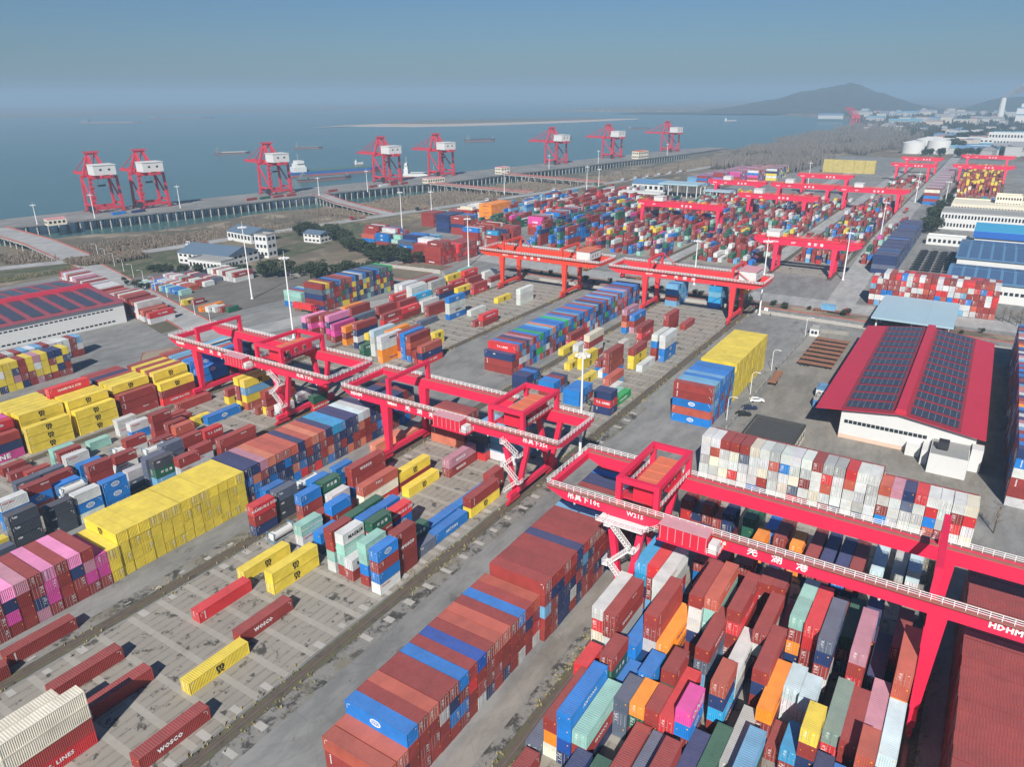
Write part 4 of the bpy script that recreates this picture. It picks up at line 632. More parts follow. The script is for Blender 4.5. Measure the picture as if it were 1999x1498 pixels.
(25,911.7,242,1,1,1613101313,0),(25,914.2,242,1,1,3010131013,0),(25,916.6,242,1,1,1013101610,0),(25,919.1,242,1,1,1016261328,0),(25,921.6,242,1,1,2628102628,0),(25,924,242,1,1,2810281610,0),(25,926.5,242,1,1,1226132810,0),(25,929,242,1,1,1528101016,0),
(25,931.5,242,1,1,1010131010,0),(25,933.9,242,1,1,1628162628,0),(25,936.4,242,1,1,1026132626,0),(25,938.9,242,1,1,3010281628,0),(25,870,229,1,1,1613281016,0),(25,872.5,229,1,1,2828152810,0),(25,874.9,229,1,1,1113101328,0),(25,877.4,229,1,1,1010151316,0),
(25,879.9,229,1,1,1510162813,0),(25,882.4,229,1,1,1810101028,0),(25,884.8,229,1,1,1210131613,0),(25,887.3,229,1,1,1516101513,0),(25,889.8,229,1,1,1013281510,0),(25,892.2,229,1,1,1616101315,0),(25,894.7,229,1,1,1028101028,0),(25,897.2,229,1,1,3013161310,0),
(25,899.6,229,1,1,1628161513,0),(25,902.1,229,1,1,2810161615,0),(25,904.6,229,1,1,1113101016,0),(25,907,229,1,1,1013131616,0),(25,909.5,229,1,1,1510131610,0),(25,912,229,1,1,1813151010,0),(25,914.5,229,1,1,1213161613,0),(25,916.9,229,1,1,1516131315,0),
(25,919.4,229,1,1,1015101328,0),(25,921.9,229,1,1,1615281313,0),(25,924.3,229,1,1,1016162815,0),(25,926.8,229,1,1,3015131628,0),(25,929.3,229,1,1,1628131316,0),(25,931.8,229,1,1,2813161016,0),(25,934.2,229,1,1,1116151316,0),(25,936.7,229,1,1,1016161610,0),
(25,939.2,229,1,1,1510151316,0),(25,941.6,229,1,1,1813161010,0),(25,944.1,229,1,1,1216162813,0),(25,946.6,229,1,1,1515161513,0),(25,949,229,1,1,1010101315,0),(25,951.5,229,1,1,1616281615,0),(25,954,229,1,1,1010131516,0),(25,956.5,229,1,1,3016101016,0),
(25,900,216,1,1,1615181618,0),(25,902.5,216,1,1,1513151318,0),(25,904.9,216,1,1,1515151318,0),(25,907.4,216,1,1,1015151618,0),(25,909.9,216,1,1,1518131513,0),(25,912.4,216,1,1,1615181615,0),(25,914.8,216,1,1,1213161316,0),(25,917.3,216,1,1,1518161813,0),
(25,919.8,216,1,1,1016131318,0),(25,922.2,216,1,1,1616181513,0),(25,924.7,216,1,1,1015181315,0),(25,927.2,216,1,1,3016181818,0),(25,929.6,216,1,1,1615181516,0),(25,932.1,216,1,1,1513131313,0),(25,934.6,216,1,1,1513161518,0),(25,937,216,1,1,1015151516,0),
(25,939.5,216,1,1,1515151616,0),(25,942,216,1,1,1613151818,0),(25,944.5,216,1,1,1216131516,0),(25,946.9,216,1,1,1515181518,0),(25,949.4,216,1,1,1018181813,0),(25,951.9,216,1,1,1613181516,0),(25,954.3,216,1,1,1018181515,0),(25,956.8,216,1,1,3018181518,0),
(26,372.9,354.1,1,1,1113,0),(26,375.4,354.1,1,1,101016,0),(26,377.8,354.1,1,1,10101510,0),(26,380.3,354.1,1,1,10101310,0),(26,382.8,354.1,1,1,16161016,0),(26,385.2,354.1,1,1,11101510,0),(26,387.7,354.1,1,1,10161013,0),(26,390.2,354.1,1,1,151316,0),
(26,392.7,354.1,1,1,131010,0),(26,368.6,337.2,1,1,131310,0),(26,371.1,337.2,1,1,151313,0),(26,373.5,337.2,1,1,171010,0),(26,376,337.2,1,1,16131613,0),(26,378.5,337.2,1,1,12101316,0),(26,380.9,337.2,1,1,13161310,0),(26,383.4,337.2,1,1,131613,0),
(26,385.9,337.2,1,1,111310,0),(26,388.4,337.2,1,1,101613,0),(26,367.8,328,1,0,2210,0),(26,370.3,328,1,0,221022,0),(26,372.7,328,1,0,111010,0),(26,375.2,328,1,0,102210,0),(26,346.3,297,1,1,24131010,0),(26,348.8,297,1,1,13151010,0),
(26,351.2,297,1,1,1515151510,0),(26,353.7,297,1,1,1515101522,0),(26,356.2,297,1,1,1315152215,0),(26,358.6,297,1,1,1315102210,0),(26,361.1,297,1,1,1310151510,0),(26,363.6,297,1,1,13221513,0),(26,366.1,297,1,1,13151315,0),(26,368.5,297,1,1,24151015,0),
(26,371,297,1,1,26101513,0),(26,373.5,297,1,1,26151315,0),(26,342.6,281.7,1,1,10101210,0),(26,345.1,281.7,1,1,12101211,0),(26,347.5,281.7,1,1,1611161112,0),(26,350,281.7,1,1,1616161012,0),(26,352.5,281.6,1,1,3212121212,0),(26,354.9,281.4,1,1,11101110,0),
(26,357.4,281.4,1,1,17111210,0),(26,359.9,281.4,1,1,10101010,0),(26,362.4,281.4,1,1,11101616,0),(26,339.2,269.6,1,1,10101010,0),(26,341.6,269.4,1,1,1010121010,0),(26,344.1,269.3,1,1,1010101210,0),(26,346.5,269.3,1,1,1010121010,0),(26,349,269.3,1,1,10101010,0),
(26,351.4,269.3,1,1,10101210,0),(26,353.9,267.4,1,1,12121010,0),(26,356.4,267.4,1,1,12101010,0),(26,358.8,267.4,1,1,10101210,0),(26,361.3,267.4,1,1,10121210,0),(26,363.7,267.4,1,1,10101210,0),(26,366.2,267.4,1,1,10101210,0),(26,368.6,267.4,1,1,10121010,0),
(26,371.1,267.4,1,1,10101010,0),(26,381,271.9,1,1,131010161016,0),(26,383.4,271.9,1,1,162010101010,0),(26,385.8,271.9,1,1,111616201010,0),(26,388.2,271.9,1,1,101020161620,0),(26,395.5,271.9,1,1,101010202020,0),(26,397.8,271.9,1,1,201610202016,0),(26,405.1,271.9,1,1,101616161020,0),
(26,407.4,271.9,1,1,171010161020,0),(26,390.6,263.5,1,1,2710101010,0),(26,393.1,263.5,1,1,1510101010,0),(26,400.2,263.5,1,1,1510101010,0),(26,402.7,263.5,1,1,1010101010,0),(26,409.8,263.5,1,1,1010101010,0),(26,412.2,263.5,1,1,1010101010,0),(26,414.7,263.5,1,1,1010101010,0),
(26,417.2,263.5,1,1,1010101010,0),(26,444.9,359.2,1,1,10101010,0),(26,447.4,359.2,1,1,10101010,0),(26,449.8,359.2,1,1,10221010,0),(26,452.3,359.2,1,1,10102210,0),(26,454.8,359.2,1,1,10221010,0),(26,457.2,359.2,1,1,10101010,0),(26,459.7,359.2,1,1,10101010,0),
(26,462.2,359.2,1,1,22102210,0),(26,429.5,332.4,1,1,1515151515,0),(26,432,332.4,1,1,1515151515,0),(26,434.4,332.4,1,1,1515151515,0),(26,436.9,332.4,1,1,1515151515,0),(26,439.4,332.4,1,1,1515151515,0),(26,441.9,332.4,1,1,1515151515,0),(26,444.3,332.4,1,1,1515151515,0),
(26,446.8,332.4,1,1,1515151515,0),(26,427.6,317,1,1,1010151010,0),(26,430.1,317,1,1,1011111110,0),(26,432.5,317,1,1,1110101011,0),(26,435,317,1,1,2410101010,0),(26,437.5,317,1,1,2411101010,0),(26,439.9,317,1,1,1310101111,0),(26,442.4,317,1,1,1311101010,0),
(26,490.4,336.2,1,1,1919191919,0),(26,492.9,336.2,1,1,1919191919,0),(26,495.3,336.2,1,1,1919191919,0),(26,497.8,336.2,1,1,1919191919,0),(26,500.3,336.2,1,1,1919191919,0),(26,502.8,336.2,1,1,1919191919,0),(26,505.2,336.2,1,1,1919191919,0),(26,507.7,336.2,1,1,1919191919,0),
(26,510.2,336.2,1,1,1919191919,0),(26,512.6,336.2,1,1,1919191919,0),(26,515.1,336.2,1,1,1919191919,0),(26,517.6,336.2,1,1,1919191919,0),(26,487.8,353.1,1,1,17101016,0),(26,490,353.1,1,1,16101610,0),(26,497.2,353.1,1,1,16101616,0),(26,502,353.1,1,1,17101610,0),
(26,506.9,353.1,1,1,16161616,0),(26,509.2,353.1,1,1,17161616,0),(26,511.7,353.1,1,1,16101610,0),(26,514.2,353.1,1,1,10161010,0),(26,477.9,360,1,1,101016,0),(26,480.4,360,1,1,111010,0),(26,482.8,360,1,1,101010,0),(26,485.3,360,1,1,121610,0),
(26,492.4,360,1,1,161010,0),(26,494.9,360,1,1,101016,0),(26,499.6,360,1,1,101016,0),(26,504.4,360,1,1,101010,0),(27,455,268,1,1,2828121010,0),(27,457.5,268,1,1,1026122810,0),(27,459.9,268,1,1,1012281212,0),(27,462.4,268,1,1,1210101028,0),
(27,464.9,268,1,1,2628102810,0),(27,467.4,268,1,1,1012281028,0),(27,469.8,268,1,1,1626101012,0),(27,480,268,1,1,1313101310,0),(27,482.5,268,1,1,1013131013,0),(27,484.9,268,1,1,1010101013,0),(27,487.4,268,1,1,1213101310,0),(27,489.9,268,1,1,2613101313,0),
(27,492.4,268,1,1,1010131315,0),(27,494.8,268,1,1,1613151513,0),(27,500,268,1,1,1513131513,0),(27,502.5,268,1,1,1013101313,0),(27,504.9,268,1,1,1013101013,0),(27,507.4,268,1,1,1213131313,0),(27,509.9,268,1,1,2613151015,0),(27,512.4,268,1,1,1013151310,0),
(27,514.8,268,1,1,1610101310,0),(28,378,38.5,0,0,1226101610,0),(28,384.3,38.5,0,0,1610161010,0),(28,378,36,0,0,1610101626,0),(28,384.3,36,0,0,1016161210,0),(28,378,33.6,0,0,161010131610,0),(28,384.3,33.6,0,0,161011101616,0),(28,378,31.1,0,0,101010132616,0),
(28,384.3,31.1,0,0,111116121616,0),(28,378,28.6,0,0,121010101613,0),(28,384.3,28.6,0,0,161211161110,0),(28,378,26.1,0,0,131216121216,0),(28,384.3,26.1,0,0,101216121013,0),(28,378,23.7,0,0,161610161216,0),(28,384.3,23.7,0,0,121016161216,0),(28,378,21.2,0,0,121016101616,0),
(28,384.3,21.2,0,0,101013101616,0),(28,378,18.7,0,0,161216101110,0),(28,384.3,18.7,0,0,101210161110,0),(28,378,16.3,0,0,101011101026,0),(28,384.3,16.3,0,0,101210111010,0),(28,378,13.8,0,0,101210101310,0),(28,384.3,13.8,0,0,101216121011,0),(28,378,11.3,0,0,161612131010,0),
(28,384.3,11.3,0,0,121010161616,0),(28,378,8.9,0,0,101612111013,0),(28,384.3,8.9,0,0,121610161113,0),(28,378,6.4,0,0,101616131210,0),(28,384.3,6.4,0,0,161116101212,0),(28,378,3.9,0,0,161116121616,0),(28,384.3,3.9,0,0,101010131210,0),(28,378,1.4,0,0,121126101626,0),
(28,384.3,1.4,0,0,161016101610,0),(28,378,-1,0,0,121610131616,0),(28,384.3,-1,0,0,101016121610,0),(28,378,-3.5,0,0,101210101116,0),(28,384.3,-3.5,0,0,121613161016,0),(28,378,-6,0,0,101310101010,0),(28,384.3,-6,0,0,101010131010,0),(28,378,-8.4,0,0,111216161010,0),
(28,384.3,-8.4,0,0,161116161610,0),(28,378,-10.9,0,0,161012121011,0),(28,384.3,-10.9,0,0,101116101610,0),(29,470,610.3,0,1,10,0),(29,484,607.3,0,1,21,0),(29,498,604.3,0,1,10,0),(29,512,601.3,0,1,10,0),(29,350,636.1,0,1,13,0),
(29,366,632.6,0,1,15,0),(29,610,580.3,0,1,10,0),(29,624,577.3,0,1,16,0),(29,638,574.3,0,1,1010,0),(29,652,571.3,0,1,10,0),(29,560,591,0,1,10,0),(30,105.6,131.3,0,0,16,0),(30,71.6,178.7,0,0,16,0),
(30,95.5,181.2,0,0,16,0)]
FILLS = [('FA', 458, 600, 67, 96, 'm44 n8 b7 w12 t6 g9 r5 M4 y3 s4 p1 k1', 3, 0.8, 3.0, 0.3),
('FA', 600, 690, 67, 96, 'm44 n8 b7 w12 t6 g9 r5 M4 y3 s4 p1 k1', 4, 0.85, 3.0, 0.3),
('FA', 690, 760, 67, 96, 'm40 w30 n20 M20', 3, 0.4, 3.0, 0.5),
('FA', 470, 640, 50, 61, 'm44 n8 b7 w12 t6 g9 r5 M4 y3 s4 p1 k1', 3, 0.7, 3.0, 0.3),
('FB', 432, 465, 112, 150, 'm60 w20 g10 k6 b6', 4, 0.7, 3.0, 0.5),
('FB', 465, 640, 110, 152, 'm44 n8 b7 w12 t6 g9 r5 M4 y3 s4 p1 k1', 4, 0.85, 3.0, 0.3),
('FB', 640, 700, 110, 152, 'm44 n8 b7 w12 t6 g9 r5 M4 y3 s4 p1 k1', 3, 0.5, 3.0, 0.5),
('FC', 425, 520, 165, 222, 'm44 n8 b7 w12 t6 g9 r5 M4 y3 s4 p1 k1', 4, 0.6, 3.0, 0.3),
('FC', 520, 680, 165, 222, 'm44 n8 b7 w12 t6 g9 r5 M4 y3 s4 p1 k1', 4, 0.8, 3.0, 0.3),
('FC', 690, 760, 110, 220, 'w30 m30 y20 g10', 2, 0.25, 3.0, 0.5),
('FD', 420, 520, 232, 262, 'm40 b25 g20 n15', 5, 0.75, 3.0, 0.5),
('FD', 520, 640, 232, 290, 'm44 n8 b7 w12 t6 g9 r5 M4 y3 s4 p1 k1', 4, 0.8, 3.0, 0.5),
('FD', 540, 700, 292, 330, 'm50 w20 r15 g15', 4, 0.75, 3.0, 0.5),
('FE', 880, 1000, 68, 98, 'm50 w20 g15', 2, 0.3, 3.0, 0.5),
('FF', 800, 830, -4, 34, 'm65 w12 b10 y13', 2, 0.7, 3.0, 0.5),
('FF', 860, 960, -4, 34, 'm62 y20 M10 t3 c5', 5, 0.9, 3.0, 0.9),
('FG', 960, 1120, -4, 34, 'm60 y40', 4, 0.6, 3.0, 0.5),
('FD', 505, 640, 332, 350, 'm40 w20 b20 k20', 4, 0.8, 3.0, 0.5),
('FD', 430, 505, 300, 318, 'g45 m30 p10 w10', 4, 0.8, 3.0, 0.5)]
# ------------------------------------------------------------------ containers
CW, CH, TIER = 2.44, 2.56, 2.6
def body_mesh(L):
    mb = MB(); p = .13
    for x in (0, L-p):
        for y in (0, CW-p): mb.box(x, y, 0, x+p, y+p, CH)
    for y in (0, CW-.11):
        mb.box(p, y, .01, L-p, y+.11, .16); mb.box(p, y, CH-.12, L-p, y+.11, CH-.02)
    for x in (0, L-.11):
        mb.box(x, p, .01, x+.11, CW-p, .16); mb.box(x, p, CH-.12, x+.11, CW-p, CH-.02)
    pitch = .278; d = .045
    def corr(a0, a1, f, z0, z1, flip):       # f(a, off) -> (x, y)
        n = int((a1-a0)/pitch); q = (a1-a0)/n; P = []
        for i in range(n):
            s = a0+i*q; P += [(s, 0), (s+q*.27, 0), (s+q*.5, d), (s+q*.77, d)]
        P.append((a1, 0))
        V = [f(a, o)+(z0,) for a, o in P]+[f(a, o)+(z1,) for a, o in P]; k = len(P)
        F = [((i, i+1, k+i+1, k+i) if not flip else (i, k+i, k+i+1, i+1)) for i in range(k-1)]
        mb.add(V, F)
    corr(p, L-p, lambda a, o: (a, .025+o), .16, CH-.12, False)
    corr(p, L-p, lambda a, o: (a, CW-.025-o), .16, CH-.12, True)
    corr(p, CW-p, lambda a, o: (L-.025-o, a), .16, CH-.12, False)
    # roof with shallow ribs
    n = int(L/.42); q = (L-.2)/n; V = []; F = []
    for i in range(n):
        s = .1+i*q
        for a, z in ((s, CH-.05), (s+q*.35, CH-.05), (s+q*.5, CH-.022), (s+q*.85, CH-.022)): V += [(a, .1, z), (a, CW-.1, z)]
    V += [(L-.1, .1, CH-.05), (L-.1, CW-.1, CH-.05)]
    for i in range(len(V)//2-1): F.append((2*i, 2*i+2, 2*i+3, 2*i+1))
    mb.add(V, F)
    mb.quad((.1, .1, .1), (.1, CW-.1, .1), (L-.1, CW-.1, .1), (L-.1, .1, .1))
    return mb.mesh('container_body', CM_OBJ)
def door_mesh():
    mb = MB()
    for a, b in ((.13, 1.205), (1.235, 2.31)):
        mb.box(.035, a, .16, .09, b, 2.44)
        for z in (.5, .95, 1.4, 1.85): mb.box(.015, a+.05, z, .036, b-.05, z+.16)
    return mb.mesh('door', CM_OBJ)
def rod_mesh():
    mb = MB()
    for y in (.33, .98, 1.46, 2.11):
        mb.box(-.03, y-.022, .05, .012, y+.022, 2.5)
        mb.box(-.045, y-.03, .98, -.01, y+.22, 1.04)
    return mb.mesh('lock_rods', ROD)
def label_mesh():
    mb = MB(); r = random.Random(5)
    for z in (2.1, 1.95, 1.82): mb.box(.008, 1.5, z, .014, 1.5+.22+.2*r.random(), z+.05)
    for z in (1.55, 1.43, 1.31, 1.2, .9): mb.box(.008, 1.55, z, .014, 1.55+.2+.2*r.random(), z+.035)
    mb.box(.008, .5, 2.05, .014, .75, 2.12)
    return mb.mesh('door_data', WHITE_INK)
def mark_mesh():      # small code block and end tick, on both long sides near x = 0..L (unit: placed from the right-hand end)
    mb = MB()
    for y in (.016, CW-.022):
        mb.box(.40, y, 1.25, .455, y+.006, 2.0); mb.box(.62, y, 2.10, 1.05, y+.006, 2.19)
    return mb.mesh('code_mark', WHITE_INK)
def sticker_mesh(L):
    mb = MB(); mb.box(L-.012, 1.9, 1.9, L-.004, 2.1, 2.1); mb.box(L-.012, .4, 1.2, L-.004, .52, 1.32); return mb.mesh('sticker', YEL_INK)
def globe_logo(mb, cx, cz, y, s):
    n = 22
    for k in range(n):
        a, b = 2*math.pi*k/n, 2*math.pi*(k+1)/n
        P = [(cx+1.0*s*r*math.cos(t), y, cz+.62*s*r*math.sin(t)) for t in (a, b) for r in (.82, 1.0)]
        mb.add(P, [(0, 1, 3, 2)])
    for zz in (-.40, .38): mb.quad((cx-.72*s, y, cz+zz*s-.05*s), (cx+.72*s, y, cz+zz*s-.05*s), (cx+.72*s, y, cz+zz*s+.05*s), (cx-.72*s, y, cz+zz*s+.05*s))
    for xx in (-.45, 0, .45):
        for a, b in ((-.56, -.25), (.25, .56)): mb.quad((cx+(xx-.04)*s, y, cz+a*s), (cx+(xx+.04)*s, y, cz+a*s), (cx+(xx+.04)*s, y, cz+b*s), (cx+(xx-.04)*s, y, cz+b*s))
    text_into(mb, 'COSCO', .50*s, (cx, y, cz), (1, 0, 0), (0, 0, 1), bold=.025)
_lm = {}
INKS = dict(MSC=BLACK_INK, MAERSK=BLACK_INK, HL=BLUE_INK, YM=RED_INK, KAM=RED_INK)
def letter_mesh(word, L, both=True):
    key = (word, L)
    if key in _lm: return _lm[key]
    mb = MB(); cx = L/2
    for side in (0, 1) if both else (0,):
        Y = -.004 if side == 0 else CW+.004; X = (1, 0, 0) if side == 0 else (-1, 0, 0)
        def tx(t, s, dx=0, z=1.3, bold=.03, sx=1.0): text_into(mb, t, s, (cx+dx*(1 if side == 0 else -1), Y, z), X, (0, 0, 1), bold=bold, sx=sx)
        if word == 'MSC': tx('m', 1.8, 0, 1.72, .06, 1.2); tx('sc', 1.45, 0, .85, .06, 1.0)
        elif word == 'ONE': tx('ONE', 1.9, 0, 1.3, .07, 1.15)
        elif word == 'GLOBE': globe_logo(mb, cx, 1.35, Y, 1.05)
        elif word == 'WOSCO': tx('WOSCO', 1.05, -1.0 if L > 8 else 0, 1.35, .06)
        elif word == 'MAERSK': tx('MAERSK', 1.15, .6, 1.3, .04)
        elif word == 'COSCO': tx('COSCO', 1.0, 0, 1.3, .03)
        elif word == 'HS': tx('HAMBURG SÜD', .95, 0, 1.4, .03)
        elif word == 'TS': tx('T.S. LINES', 1.0, .3, 1.4, .03)
        elif word == 'HL': tx('Hapag-Lloyd', 1.0, .5, 1.3, .03)
        elif word == 'CS': tx('CHINA SHIPPING', .78, 0, 1.3, .02)
        elif word == 'WH': tx('武 汉 港', .85, 0, 1.3, .03)
        elif word == 'TCLC': tx('TCLC', .9, -.6, 1.7, .04)
        elif word == 'SITC': tx('SITC', 1.25, 0, 1.3, .06)
        elif word == 'AT': tx('ANTONG', .95, 0, 1.3, .04)
        elif word == 'YM': tx('YANG MING', .42, -1.3, 1.85, .02)
        elif word == 'UES': tx('UES', .55, -1.7, 1.8, .03)
        elif word == 'SM':
            for i, ch in enumerate('COSCO' if L > 8 else 'CAI'): text_into(mb, ch, .42, ((1.3 if side == 0 else L-1.3), Y, 2.1-.38*i), X, (0, 0, 1), bold=.03)
        elif word == 'EG': tx('EVERGREEN', 1.0, 0, 1.3, .04)
        elif word == 'KAM': tx('KAMBARA KISEN', .7, 0, 1.9, .02)
        elif word == 'TR': tx('TRITON', .5, 1.8, 1.9, .02)
    ink = INKS.get(word, WHITE_INK)
    me = mb.mesh('lettering', ink); _lm[key] = me; return me
WORDS = dict(m=[('SM', .5), ('TR', .2), ('WOSCO', .12)], M=[('SM', .4), ('TCLC', .1)], r=[('HS', .3), ('TS', .3), ('SM', .2)], b=[('GLOBE', .5), ('AT', .2), ('SM', .2)],
             B=[('GLOBE', .6), ('SM', .2)], n=[('UES', .3), ('SM', .3)], w=[('YM', .5), ('MAERSK', .2), ('COSCO', .1)], y=[('MSC', 1.0)], o=[('HL', .85)], g=[('WH', .4), ('SM', .2)],
             t=[('CS', .7)], s=[('UES', .7)], S=[('UES', 1.0)], p=[('ONE', .9)], P=[('ONE', .9)], v=[('WOSCO', .5)], l=[('EG', 1.0)], e=[('MAERSK', .4)], K=[('SITC', .8)], k=[('SM', .3)])
def word_for(c, r):
    q = r.random()
    for w_, p in WORDS.get(c, []):
        if q < p: return w_
        q -= p
    return None
CNAME = dict(m='maroon', M='salmon-brown', r='red', b='blue', B='royal blue', n='navy', w='white', c='cream', y='yellow', o='orange', O='coral', g='dark green', t='mint', G='grey-green',
             s='slate grey', S='charcoal', k='pale blue', K='sky blue', p='magenta', P='pink', v='mauve', e='light grey', a='ice blue', l='bright green')
LET = 'mMrbBnwcyoOgtGsSkKpPveal'
DATA = []
for (zi, x, y, o, l4, code, bits) in STACKS:
    cc = ''.join(LET[int(str(code)[i:i+2])-10] for i in range(0, len(str(code)), 2)); n = len(cc)
    DATA.append(dict(z=ZONES[zi], x=x, y=y, o=o, L=12.19 if l4 else 6.06, c=cc, m=''.join('i' if bits >> (n-1-t) & 1 else '.' for t in range(n))))
for fi, (z, x0, x1, y0, y1, p, tmax, occ, pitch, l40) in enumerate(FILLS):
    rf = random.Random((fi+1)*13+5); it = [(q[0], float(q[1:])) for q in p.split()]
    def pick():
        r = rf.random()*sum(w_ for _, w_ in it)
        for k, w_ in it:
            r -= w_
            if r <= 0: return k
        return it[0][0]
    y = y0
    while y < y1-2.4:
        x = x0+rf.uniform(0, 3)
        while x < x1-6:
            L = 12.19 if rf.random() < l40 else 6.06
            if rf.random() < occ:
                n = min(tmax, 1+int(rf.random()**0.8*tmax)); DATA.append(dict(z=z, x=round(x, 1), y=round(y, 1), o=0, L=L, c=''.join(pick() for _ in range(n)), m='.'*n))
            x += L+.5
        y += pitch
hgrid = {}
def dims_(s): return (s['L'], CW) if s['o'] == 0 else (CW, s['L'])
for s in DATA:
    w_, h_ = dims_(s)
    for gx in np.arange(s['x']+.3, s['x']+w_, .6):
        for gy in np.arange(s['y']+.3, s['y']+h_, .6):
            k = (int(gx//1), int(gy//1)); hgrid[k] = max(hgrid.get(k, 0), len(s['c']))
for s in DATA:      # containers walled in on every side are not needed
    w_, h_ = dims_(s); n = len(s['c']); m = list(s['m'])
    for t in range(1, n):
        if m[t] == 'i': continue
        k = n-1-t
        if not any(hgrid.get((int(px//1), int(py//1)), 0) <= k for f in (.2, .5, .8) for px, py in ((s['x']-.9, s['y']+h_*f), (s['x']+w_+.9, s['y']+h_*f), (s['x']+w_*f, s['y']-.9), (s['x']+w_*f, s['y']+h_+.9))): m[t] = 'x'
    s['m'] = ''.join(m)
BODY = {12.19: body_mesh(12.19), 6.06: body_mesh(6.06)}
DOOR = door_mesh(); ROD_M = rod_mesh(); DLAB = label_mesh(); MARK = mark_mesh(); STK = {12.19: sticker_mesh(12.19), 6.06: sticker_mesh(6.06)}
ZN = dict(B1='the long block beside the bare service road', B2P='the magenta and brown block at the left edge', B2Y='the all-yellow block', B2B='the navy and coral block',
          YR='the tall yellow block', U1='the striped blue and green block', MR='the all-maroon block in the corner', MR2='the all-maroon block in the corner', W='the mostly white wall of containers')
GRP = dict(B1='containers of the long mixed block', B2P='containers of the magenta block', B2Y='containers of the all-yellow block', B2B='containers of the navy block', MR='containers of the maroon block',
           L1='containers in the right-hand crane lane', L2='containers in the middle crane lane', L3='tall container groups in the left crane lane', L3s='containers in the left crane lane', W='containers of the white wall')
ORD = ['bottom', 'second', 'third', 'fourth', 'fifth', 'sixth']
NUM = 'first second third fourth fifth sixth seventh eighth ninth tenth eleventh twelfth thirteenth fourteenth fifteenth sixteenth seventeenth eighteenth nineteenth twentieth 21st 22nd 23rd 24th 25th 26th 27th 28th 29th 30th 31st 32nd 33rd 34th 35th'.split()+[str(k)+'th' for k in range(36, 90)]
used_labels = {}
def ws(n): return ['', 'single', 'double'][n] if n < 3 else str(n)+'-high'
zone_cols = {}
for s in DATA: zone_cols.setdefault(s['z'], []).append(s)
for z_, l_ in zone_cols.items():
    l_.sort(key=lambda s: (s['y'] if z_ == 'W' else s['x']))
    if z_ == 'W': l_.reverse()
def side_neighbour(s):
    best = None; bd = 5.5
    for t in zone_cols[s['z']]:
        if t is s: continue
        ax, ay = s['x']+(s['L']/2 if s['o'] == 0 else 1.2), s['y']+1.2; bx, by = t['x']+(t['L']/2 if t['o'] == 0 else 1.2), t['y']+1.2
        d = abs(ay-by)+max(0, abs(ax-bx)-5)*.8
        if d < bd: bd = d; best = (t, 'left' if by > ay else 'right')
    return best
def make_label(s, ti):
    n = len(s['c']); c = s['c'][ti]; tier = n-1-ti; nm = CNAME[c]; z_ = s['z']; sz = 'long' if s['L'] > 8 else 'short'
    if z_ in ZN:
        k = zone_cols[z_].index(s)
        end = 'left end' if z_ == 'W' else 'near end'
        pos = 'top' if ti == 0 else ORD[tier]+'-tier'
        zn = ZN[z_].replace('the ', '', 1) if False else ZN[z_]
        return '%s %s container, %s column from %s of %s' % (pos, nm, NUM[k], end, zn)
    uniq = []
    for q in s['c']:
        if CNAME[q] not in uniq: uniq.append(CNAME[q])
    if n == 1: lab = '%s %s container standing alone on the slabs' % (sz, nm) if side_neighbour(s) is None else '%s %s container one tier high' % (sz, nm)
    elif ti == 0: lab = '%s %s container on top of %s' % (sz, nm, ' over '.join(CNAME[q] for q in s['c'][1:4]))
    else: lab = '%s %s container %s %s' % (sz, nm, 'at the bottom under' if tier == 0 else ORD[tier]+' up, under', ' and '.join(reversed([CNAME[q] for q in s['c'][max(0, ti-2):ti]])))
    nb = side_neighbour(s)
    if nb: lab += ', just %s of the %s %s stack' % ('right' if nb[1] == 'left' else 'left', CNAME[nb[0]['c'][0]], '' if len(nb[0]['c']) < 2 else 'topped')
    return lab.replace('  ', ' ').replace('topped stack', '-topped stack').replace(' -topped', '-topped')
pend = []
for s in DATA:
    n = len(s['c'])
    for ti, (c, mk) in enumerate(zip(s['c'], s['m'])):
        if mk != 'i': continue
        tier = n-1-ti; r = random.Random(hash((round(s['x']*10), round(s['y']*10), tier)) & 0xffff)
        lab = make_label(s, ti)
        pend.append((s, ti, c, tier, r, lab))
from collections import Counter
cnt = Counter(p[5] for p in pend)
def place_words(s):     # where in the yard it stands
    fx = (s['x']-36)/130
    row = sorted({round(t['y']) for t in zone_cols[s['z']]})
    return row.index(round(s['y']))+1
def cam_px(x, y, z):
    co = SC.camera; v = co.matrix_world.inverted() @ Vector((x, y, z)); f = FPX; return 999.5+f*v.x/-v.z, 749-f*v.y/-v.z
seen = {}
def trim(l): return ' '.join(l.split()[:16])
labels = []
groups = {}
for i, p in enumerate(pend): groups.setdefault(p[5], []).append(i)
final = [None]*len(pend)
for lab, ids in groups.items():
    if len(ids) == 1: final[ids[0]] = trim(lab); continue
    pts = [(cam_px(pend[i][0]['x'], pend[i][0]['y'], pend[i][3]*2.6), i) for i in ids]
    base = lab.split(', just')[0]
    pts.sort(key=lambda q: q[0][0])
    for k, (xy, i) in enumerate(pts):
        final[i] = trim('%s, %s from photo left of %s alike' % (base, NUM[k], ['', '', 'two', 'three', 'four', 'five', 'six', 'seven', 'eight', 'nine', 'ten'][len(pts)] if len(pts) < 11 else 'those'))
